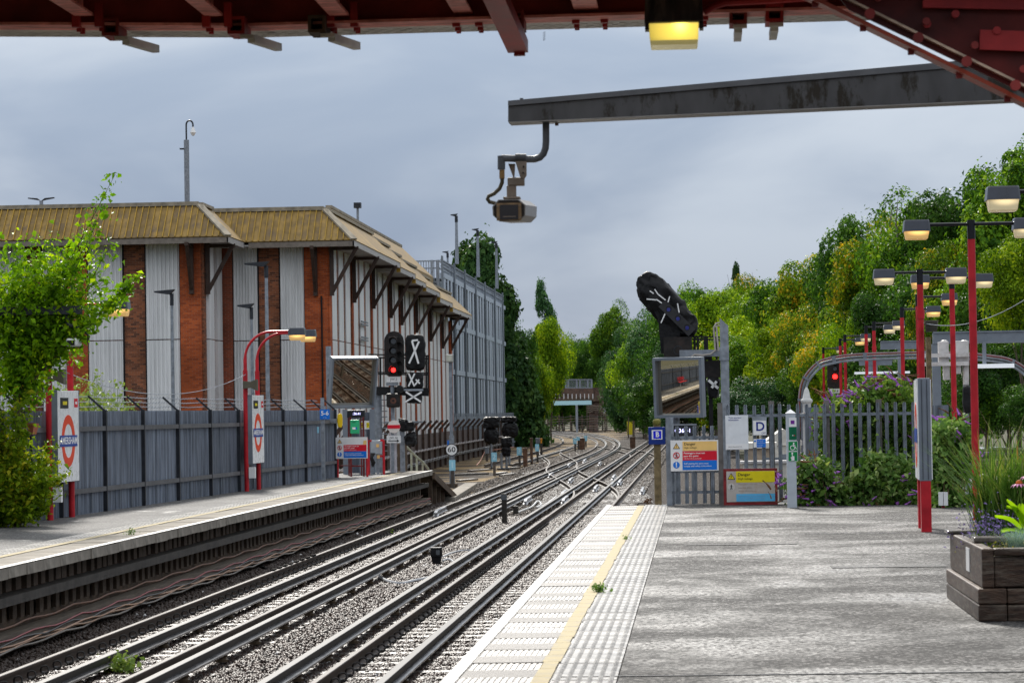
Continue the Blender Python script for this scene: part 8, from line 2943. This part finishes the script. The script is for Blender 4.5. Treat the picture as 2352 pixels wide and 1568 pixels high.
# pale weeds behind the fence
Yw_ = 60.0
wd_ = thing('tall_weeds', 'pale green tall weeds growing up behind the grey fence', 'weeds', (at(200, 960, Yw_).x, Yw_, -1.36))
Vs, Fs, off = [], [], 0
q = MB()
for k, (px, py) in enumerate([(150, 880), (165, 900), (185, 875), (200, 865), (215, 885), (222, 870), (240, 895), (255, 905), (270, 880), (290, 920), (300, 930), (140, 910), (175, 920), (230, 915), (260, 925), (205, 905), (280, 930), (190, 930), (150, 925)]):
    tip = at(px, py, Yw_ + rb.uniform(-1, 1))
    st = Vector((tip.x + rb.uniform(-.1, .1), tip.y, -1.36))
    path = [st, st.lerp(tip, .6), tip]
    q.tube(path, [.015, .01, .004], 4)
    V, F = spray([st.lerp(tip, .5), st.lerp(tip, .8), tip], 170, (.12, .12, .1), .085, 400 + k, None)
    Vs.append(V); Fs.append(F + off); off += len(V)
WEED = leafmat('leaf_weed', (0.09, 0.14, 0.03), (0.18, 0.24, 0.06), (0.28, 0.30, 0.12), scale=2)
q.build('stems', WEED, wd_)
link_mesh('foliage', npmesh('foliage', np.concatenate(Vs) - np.array(worigin(wd_)), np.concatenate(Fs), WEED), wd_)

# ---------------------------------------------------------------- buddleia
BUD = leafmat('leaf_buddleia', (0.045, 0.10, 0.018), (0.12, 0.21, 0.035), (0.28, 0.34, 0.11), trans=.3, scale=2.5)
BUD_D = leafmat('leaf_buddleia_dark', (0.032, 0.075, 0.016), (0.10, 0.175, 0.04), (0.26, 0.32, 0.13), trans=.25, scale=3)
PURP = M('buddleia_purple', (0.34, 0.12, 0.46), 0.7, var=0.35, scale=40, rnd=0.25)
SPENT = M('spent_flower_brown', (0.17, 0.085, 0.04), 0.85, var=0.4, scale=40, rnd=0.2)
def spike_mesh(mat, seed, L=.22, w=.032, curve=.35):
    q = MB()
    r = random.Random(seed)
    n = 7
    pts = [(math.sin(curve * i / n * 2) * L * .35, 0, L * i / n) for i in range(n + 1)]
    q.tube(pts, [w * (.55 + .45 * math.sin(math.pi * min(1, i / n + .25))) * (1 - .55 * i / n) * r.uniform(.85, 1.15) for i in range(n + 1)], 7)
    for i in range(16):
        u = r.random()
        p = Vector((math.sin(curve * u * 2) * L * .35, 0, L * u))
        a = r.random() * 6.28
        q.box(p + Vector((math.cos(a), math.sin(a), r.uniform(-.3, .3))) * w * (.85 - .5 * u), (w * .45, w * .45, w * .4))
    return q.mesh('flower_spike', mat)
SP_P = [spike_mesh(PURP, s_) for s_ in (1, 2)]
SP_B = [spike_mesh(SPENT, s_, .26, .026, .8) for s_ in (3, 4)]
def buddleia(label, Y, stems, flowers, zg, mat, seed, lsize=.12, nleaf=150):
    r = random.Random(seed)
    c = at(*stems[0], Y)
    t = thing('buddleia_shrub', label, 'shrub', (c.x, Y, zg))
    Vs, Fs, off = [], [], 0
    q = MB()
    for k, (px, py) in enumerate(stems):
        Yk = Y + r.uniform(-.35, .35)
        tip = at(px, py, Yk)
        st = Vector((c.x + (tip.x - c.x) * .75, Yk, zg))
        path = [st, st.lerp(tip, .45), st.lerp(tip, .8), tip]
        q.tube(path, [.014, .011, .007, .003], 4)
        V, F = spray(path[1:] if tip.z - zg > .5 else path, nleaf, (.10, .12, .09), lsize, seed * 100 + k, None, droop=.3)
        # narrow lance leaves
        Vs.append(V); Fs.append(F + off); off += len(V)
    q.build('stems', M('buddleia_stem', (.20, .15, .08), .8), t)
    link_mesh('foliage', npmesh('foliage', np.concatenate(Vs) - np.array(worigin(t)), np.concatenate(Fs), mat), t)
    flowers = list(flowers) + [(x_ + r.uniform(-14, 14), y_ + r.uniform(-10, 16), k_) for x_, y_, k_ in flowers for _ in range(2) if r.random() < .6]
    for px, py, kind in flowers:
        p = at(px, py, Y - .3 + r.uniform(-.15, .15))
        me = (SP_P if kind == 'p' else SP_B)[r.randrange(2)]
        o = inst('flower_spike', me, t, p)
        s_ = r.uniform(.5, .85)
        o.scale = (s_, s_, s_)
        o.rotation_euler = (r.uniform(-.8, .3), (r.uniform(.6, 1.7)) * r.choice((-1, 1)), r.uniform(-.6, .6))
    return t
T4 = lambda X, Y_: (1764 + X / 4, 784 + Y_ / 4)
up_fl = [(960, 330, 'p'), (1115, 330, 'p'), (960, 400, 'p'), (1050, 415, 'p'), (890, 455, 'p'), (975, 440, 'p'), (945, 505, 'p'), (780, 468, 'p'), (705, 510, 'p'), (705, 540, 'p'), (770, 495, 'p'), (925, 570, 'p'), (580, 580, 'p'), (590, 500, 'p'), (1180, 355, 'p'), (1285, 415, 'p'), (1320, 395, 'p'), (905, 355, 'p'), (870, 390, 'p'), (540, 645, 'p'), (1235, 755, 'p'), (720, 740, 'p'), (645, 830, 'p'), (1345, 860, 'p'), (1310, 905, 'p'), (1070, 715, 'p'), (400, 810, 'p'), (555, 715, 'p'), (400, 850, 'p'), (955, 1050, 'p'), (665, 1050, 'p'),
         (490, 500, 'b'), (545, 485, 'b'), (740, 470, 'b'), (855, 410, 'b'), (890, 325, 'b'), (1000, 350, 'b'), (1150, 310, 'b'), (1310, 350, 'b'), (1320, 320, 'b'), (1000, 575, 'b'), (1040, 375, 'b'), (1095, 450, 'b'), (410, 670, 'b'), (400, 740, 'b')]
buddleia('tall buddleia with purple spikes growing through and above the palisade', 51.6,
         [T4(x, y_) for x, y_ in ((960, 700), (560, 560), (640, 520), (720, 510), (800, 500), (880, 400), (940, 370), (1000, 370), (1080, 350), (1140, 360), (1190, 400), (1250, 420), (1310, 420), (600, 650), (700, 640), (800, 620), (900, 600), (1000, 560), (1100, 500), (1200, 520), (1290, 560), (500, 720), (600, 760), (700, 760), (820, 740), (920, 720), (1040, 700), (1140, 680), (1240, 700), (1320, 720), (640, 880), (760, 900), (900, 880), (1050, 860), (1180, 860), (1300, 880), (1000, 450), (1100, 420), (860, 480), (960, 460), (1050, 620), (1150, 600), (950, 650), (850, 660))],
         [(*T4(x, y_), k) for x, y_, k in up_fl], -.4, BUD, 5, .105, 330)
low_fl = [(250, 1175, 'p'), (120, 1235, 'p'), (65, 1295, 'p'), (400, 1330, 'p'), (570, 1300, 'p'), (600, 1210, 'p'), (470, 1175, 'p'), (205, 1395, 'p'), (270, 1400, 'p'), (350, 1390, 'p'), (365, 1490, 'p'), (400, 1525, 'p'), (490, 1465, 'p'), (585, 1475, 'p'), (590, 1535, 'p'), (655, 1535, 'p'), (520, 1545, 'p'), (750, 1435, 'p'), (940, 1465, 'p'), (880, 1550, 'p'), (905, 1530, 'p'), (1145, 1540, 'p'), (1220, 1535, 'p'), (1285, 1410, 'p'), (1325, 1555, 'p'), (1150, 1430, 'p'), (1210, 1275, 'p'), (300, 1520, 'p'), (330, 1480, 'p'), (470, 1350, 'p'), (540, 1350, 'p'),
          (80, 1380, 'b'), (60, 1200, 'b'), (130, 1440, 'b'), (300, 1100, 'b'), (395, 1060, 'b'), (430, 1050, 'b'), (600, 1265, 'b'), (460, 1310, 'b'), (290, 1380, 'b'), (220, 1450, 'b'), (455, 1450, 'b'), (660, 1500, 'b'), (1030, 1530, 'b'), (1340, 1530, 'b'), (310, 1430, 'b'), (260, 1350, 'b'), (1080, 1460, 'b')]
buddleia('low buddleia mound with drooping purple and brown spikes on the platform edge', 50.1,
         [T4(x, y_) for x, y_ in ((700, 1400), (300, 1150), (360, 1120), (420, 1110), (480, 1140), (540, 1180), (230, 1260), (320, 1260), (420, 1250), (520, 1280), (620, 1300), (250, 1380), (350, 1380), (450, 1380), (550, 1390), (650, 1370), (750, 1360), (850, 1350), (950, 1350), (1050, 1330), (1150, 1310), (1250, 1330), (1350, 1350), (300, 1470), (400, 1470), (500, 1480), (600, 1470), (700, 1470), (800, 1470), (900, 1460), (1000, 1460), (1100, 1460), (1200, 1450), (1300, 1450), (1380, 1470), (940, 1080), (1020, 1060), (1100, 1050), (1180, 1080), (1250, 1100), (1000, 1180), (1120, 1180), (1220, 1190), (1300, 1220), (900, 1200), (780, 1280), (380, 1180), (440, 1190), (1050, 1250), (1180, 1250), (960, 1260))],
         [(*T4(x, y_), k) for x, y_, k in low_fl], 0.0, BUD_D, 6, .105, 240)
buddleia('buddleia between the red posts with long hanging purple spikes', 48.6,
         [T4(x, y_) for x, y_ in ((1640, 1200), (1530, 780), (1580, 760), (1640, 770), (1700, 720), (1760, 740), (1800, 790), (1540, 900), (1600, 880), (1680, 860), (1760, 880), (1830, 880), (1540, 1040), (1620, 1020), (1700, 1000), (1780, 980), (1560, 1180), (1640, 1150), (1720, 1100), (1580, 1300), (1660, 1420), (1540, 1460), (1600, 1480), (1700, 1480), (1780, 1460), (1840, 1500), (1620, 1520))],
         [(*T4(x, y_), k) for x, y_, k in ((1550, 695, 'p'), (1745, 890, 'p'), (1785, 870, 'p'), (1800, 735, 'p'), (1760, 675, 'p'), (1775, 1120, 'p'), (1850, 1130, 'p'), (1760, 1210, 'p'), (1950, 1020, 'p'), (1960, 1060, 'p'), (1700, 640, 'b'), (1660, 660, 'b'), (1790, 690, 'b'), (1500, 1455, 'p'), (1860, 1510, 'p'), (1390, 1385, 'p'))], 0.0, BUD_D, 7, .11, 210)

# ---------------------------------------------------------------- sleeper planter
px0, py0 = 2.16, 22.5
WOOD = M('old_sleeper', (0.055, 0.033, 0.022), 0.45, var=0.5, scale=4, stretch=(1.5, 1.5, 9), bump=.5, bscale=18, rnd=.25, dirt=.5, dcol=(.22, .19, .15), dscale=2.5)
WOOD_T = M('wet_timber_top', (0.16, 0.14, 0.12), 0.22, var=0.35, scale=4, stretch=(6, 1, 6), rnd=.15)
pt_ = thing('timber_planter', 'planter of stacked old railway sleepers full of flowers', 'planter', (px0, py0, 0))
PW, PD = 2.3, 2.85
def timber(x0, y0_, z0, x1, y1_, z1, mt=WOOD, nm='sleeper_timber'):
    MB().bb((x0, y0_, z0), (x1, y1_, z1)).build(nm, mt, pt_, bevel=.012)
timber(px0, py0 + .005, 0, px0 + .22, py0 + PD, .13)
timber(px0 - .0, py0 + .01, .134, px0 + .22, py0 + PD, .255)
x = px0 + .225
for i, w_ in enumerate((.5, .56, .6, .6)):
    timber(x, py0 + .012, 0, x + w_ - .012, py0 + .22, .128 if i != 1 else .12); x += w_
x = px0 + .225
for i, w_ in enumerate((.85, .9, .6)):
    timber(x, py0 + .02, .134, x + w_ - .012, py0 + .22, .252); x += w_
timber(px0 + .035, py0 + .03, .26, px0 + .13, py0 + PD - .02, .565)
timber(px0 + .132, py0 + .04, .262, px0 + PW, py0 + .13, .50)
timber(px0 + .13, py0 + .02, .505, px0 + .65, py0 + .16, .565)
timber(px0 - .01, py0 + PD - .3, .57, px0 + .3, py0 + PD + .05, .60, WOOD_T)
timber(px0 + .06, py0 + .9, .57, px0 + .38, py0 + 1.15, .615, WOOD_T)
timber(px0 + PW - .1, py0 + .2, 0, px0 + PW, py0 + PD, .5)
timber(px0 + .23, py0 + PD - .1, 0, px0 + PW - .11, py0 + PD, .5)
MB().bb((px0 + .14, py0 + .14, .02), (px0 + PW - .11, py0 + PD - .11, .47)).build('soil', M('wet_soil', (.035, .025, .018), .8, bump=.6, bscale=20), pt_)
MB().bb((px0 + .028, py0 + 1.0, .33), (px0 + .034, py0 + 1.28, .52)).build('plaque', WHITEP, pt_)
# plants in the planter
def blades(t, name, n, c, rad, h, w_, mat, seed, lean=.5, zb=.47):
    r = random.Random(seed)
    vs, fs = [], []
    for i in range(n):
        a, d = r.random() * 6.28, r.random() ** .5 * rad
        b_ = Vector((c.x + math.cos(a) * d, c.y + math.sin(a) * d, zb))
        hh = h * r.uniform(.6, 1.1)
        la, ld = r.random() * 6.28, lean * hh * r.random()
        L1 = b_ + Vector((math.cos(la) * ld * .35, math.sin(la) * ld * .35, hh * .55))
        L2 = b_ + Vector((math.cos(la) * ld, math.sin(la) * ld, hh * r.uniform(.75, 1)))
        p = Vector((math.sin(la), -math.cos(la), 0)) * w_ / 2
        k = len(vs)
        vs += [b_ - p, b_ + p, L1 + p * .9, L1 - p * .9, L2]
        fs += [(k, k + 1, k + 2, k + 3), (k + 3, k + 2, k + 4)]
    return MB().add(vs, fs).build(name, mat, t)
GRASSM = leafmat('leaf_grass', (.03, .07, .012), (.08, .15, .03), (.20, .22, .06), scale=4)
FESC = leafmat('leaf_fescue', (.10, .16, .16), (.18, .26, .25), (.28, .34, .32), scale=6, trans=.15)
BROAD = leafmat('leaf_broad', (.10, .20, .006), (.20, .32, .010), (.32, .40, .02), scale=2, trans=.45)
def pat(px, py, Y): return at(px, py, Y)
gp = pat(2330, 1230, 24.6)
t = thing('tall_grass_clump', 'clump of tall wispy green grass in the planter', 'grass', (gp.x, 24.6, .47))
blades(t, 'blade', 700, Vector((gp.x, 24.6, 0)), .3, 1.05, .014, GRASSM, 1, .85)
blades(t, 'seed_stalk', 50, Vector((gp.x, 24.6, 0)), .22, 1.25, .005, M('straw', (.36, .30, .15), .7), 2, .7)
gp = pat(2345, 1260, 23.1)
t = thing('blue_fescue', 'low tuft of blue grey fescue spilling over the planter front', 'grass', (gp.x, 23.1, .47))
blades(t, 'blade', 700, Vector((gp.x + .02, 23.0, 0)), .12, .26, .005, FESC, 3, 1.4)
gp = pat(2335, 1200, 23.6)
t = thing('broad_leaf_plant', 'plant with large bright lime leaves in the planter', 'plant', (gp.x, 23.6, .47))
def big_leaf(b_, tip, w_):
    b_, tip = Vector(b_), Vector(tip)
    d = tip - b_
    s_ = d.cross(Vector((0, 0, 1)))
    if s_.length < 1e-4: s_ = Vector((1, 0, 0))
    s_.normalize()
    vs, fs = [], []
    n = 7
    for i in range(n + 1):
        u = i / n
        m_ = b_ + d * u + Vector((0, 0, .10 * math.sin(math.pi * u) * d.length))
        k = w_ * math.sin(math.pi * min(.97, u * .85 + .1)) / 2 * (1 + .12 * math.sin(i * 2.4))
        vs += [m_ - s_ * k + Vector((0, 0, .018)), m_ - Vector((0, 0, .008)), m_ + s_ * k + Vector((0, 0, .018))]
    for i in range(n):
        fs += [(i * 3, i * 3 + 1, i * 3 + 4, i * 3 + 3), (i * 3 + 1, i * 3 + 2, i * 3 + 5, i * 3 + 4)]
    return MB().add(vs, fs)
for (xa, ya), (xb, yb), w_ in (((2345, 1215), (2285, 1187), .10), ((2350, 1225), (2300, 1222), .11), ((2345, 1230), (2305, 1240), .10), ((2352, 1215), (2345, 1160), .10), ((2360, 1205), (2375, 1150), .11), ((2350, 1205), (2312, 1150), .06), ((2355, 1190), (2312, 1165), .05), ((2365, 1220), (2400, 1190), .11)):
    big_leaf(pat(xa, ya, 23.6), pat(xb, yb, 23.45), w_).build('leaf', BROAD, t, smooth=True)
MB().tube([(gp.x, 23.6, .45), pat(2352, 1220, 23.6)], .012, 5).build('stem', BROAD, t)
LAV = M('lavender', (.22, .16, .36), .8, var=.4, scale=60, rnd=.2)
gp = pat(2285, 1225, 24.2)
t = thing('lavender_clump', 'hazy clump of small lilac flowers at the planter corner', 'flowers', (gp.x, 24.2, .47))
r_ = np.random.default_rng(9)
C = np.array([gp.x, 24.2, .62]) + r_.normal(size=(900, 3)) * np.array([.15, .2, .10])
C[:, 2] = np.maximum(C[:, 2], .48)
V, F = leaf_faces(C, r_.normal(size=(900, 3)) + np.array([0, -.3, .7]), .024, r_)
link_mesh('petals', npmesh('petals', V - np.array(worigin(t)), F, LAV), t)
blades(t, 'stalks', 260, Vector((gp.x, 24.2, 0)), .2, .22, .005, GRASSM, 5, .8)
C = np.array([gp.x + .1, 23.4, .53]) + r_.normal(size=(700, 3)) * np.array([.13, .25, .04])
C[:, 2] = np.maximum(C[:, 2], .48)
V, F = leaf_faces(C, r_.normal(size=(700, 3)) + np.array([0, -.2, .8]), .022, r_)
t2 = thing('daisy_mat', 'mat of tiny pale daisies and ochre leaves along the planter edge', 'flowers', (gp.x + .1, 23.4, .47))
link_mesh('leaves', npmesh('leaves', V - np.array(worigin(t2)), F, leafmat('leaf_daisy', (.10, .12, .02), (.24, .22, .05), (.55, .45, .30), scale=20)), t2)
# coneflowers
CONE = M('cone_orange', (.42, .10, .012), .6, var=.4, scale=60)
PETAL = M('petal_pink', (.56, .22, .40), .5, var=.15, rnd=.1)
for k, (px, py, lab) in enumerate(((2341, 1110, 'pink coneflower with an orange cone above the planter'), (2362, 1092, 'second pink coneflower cut by the right edge of the view'))):
    c = pat(px, py, 23.9)
    t = thing('coneflower', lab, 'flower', (c.x + .02, 23.9, .47))
    MB().lathe([(.0295, -.005), (.028, .012), (.018, .026), (.004, .03)], c, 12).build('cone', CONE, t)
    for i in range(13):
        a = i * 6.283 / 13
        d = Vector((math.cos(a), math.sin(a), 0))
        s_ = Vector((-d.y, d.x, 0))
        b_ = c + d * .022
        MB().add([b_ - s_ * .006, b_ + s_ * .006, b_ + d * .035 + s_ * .009 + Vector((0, 0, -.012)), b_ + d * .055 + Vector((0, 0, -.034)), b_ + d * .035 - s_ * .009 + Vector((0, 0, -.012))], [(0, 1, 2, 3, 4)]).build('petal', PETAL, t)
    MB().tube([(c.x + .02, 23.9, .46), (c.x + .015, 23.9, c.z - .2), c], .004, 5).build('stem', GRASSM, t)
gp = pat(2352, 1110, 25.0)
t = thing('orange_spike_plant', 'feathery orange flower spikes at the back of the planter', 'flowers', (gp.x, 24.9, .47))
q = MB()
for i in range(7):
    a, b_ = pat(2336 + i * 4, 1010 + (i * 37) % 40, 24.9), pat(2340 + i * 3, 1120, 24.9)
    q.tube([b_, a], [.012, .004], 5)
    q.tube([(b_.x, 24.9, .46), b_], .004, 4)
q.build('spikes', M('orange_spike', (.50, .20, .05), .7, var=.3), t)
# switch box at the foot of the tall lamp post
c = ground(2238, 1232, 0)
tb = thing('switch_cabinet', 'small pale cabinet with an amber label at the foot of the tall lamp post', 'cabinet', (c.x, c.y, 0))
a = at(2229, 1196, c.y); b_ = at(2255, 1232, c.y)
MB().bb((a.x, c.y, 0), (b_.x, c.y + .18, a.z)).build('box', M('hut_white', (.55, .53, .48)), tb, bevel=.01)
MB().bb((a.x + .03, c.y - .004, a.z - .08), (a.x + .10, c.y - .001, a.z - .03)).build('label', P_AMB, tb)
c = at(2167, 1145, 47.8)
tb = thing('switch_cabinet', 'white twin switch box low beside the slim red lamp post', 'cabinet', (c.x, 47.8, 0))
for s in (-.075, .003):
    MB().bb((c.x + s, 47.8, c.z - .11), (c.x + s + .07, 47.9, c.z + .11)).build('box', WHITEP, tb)
MB().bb((c.x - .02, 47.9, 0), (c.x + .03, 47.95, c.z + .1)).build('post', REDPAINT, tb)
# tufts: weed on the yellow line, on the left coping, and in the ballast
def tuft(px, py, z, n, s_, mat, label, seed):
    c = ground(px, py, z)
    t = thing('weed_tuft', label, 'weed', (c.x, c.y, z))
    r = np.random.default_rng(seed)
    C = np.array([c.x, c.y, z + s_ * .5]) + r.normal(size=(n, 3)) * np.array([s_ * .45, s_ * .45, s_ * .3])
    C[:, 2] = np.maximum(C[:, 2], z + .005)
    V, F = leaf_faces(C, r.normal(size=(n, 3)) + np.array([0, -.3, .8]), s_ * .35, r)
    link_mesh('leaves', npmesh('leaves', V - np.array(worigin(t)), F, mat), t)
    MB().tube([(c.x, c.y, z), (c.x, c.y, z + s_ * .6)], .004, 4).build('stem', mat, t)
tuft(1376, 1360, 0, 160, .085, BUD_D, 'dark weed rooted in the yellow line of the near platform', 1)
tuft(1438, 1239, 0, 60, .06, BUD_D, 'small weed farther along the yellow line', 2)
tuft(300, 1228, 0, 70, .09, BUD_D, 'small weed on the coping of the far platform', 3)
tuft(889, 1228, -1.15, 90, .14, BROAD, 'bright green seedling beside the far running rail', 4)
tuft(285, 1550, -1.15, 160, .22, WEED, 'straggly weed between the far track rails', 5)
tuft(1488, 1157, 0, 120, .10, SPENT, 'rusty brown weed at the foot of the concrete post', 6)
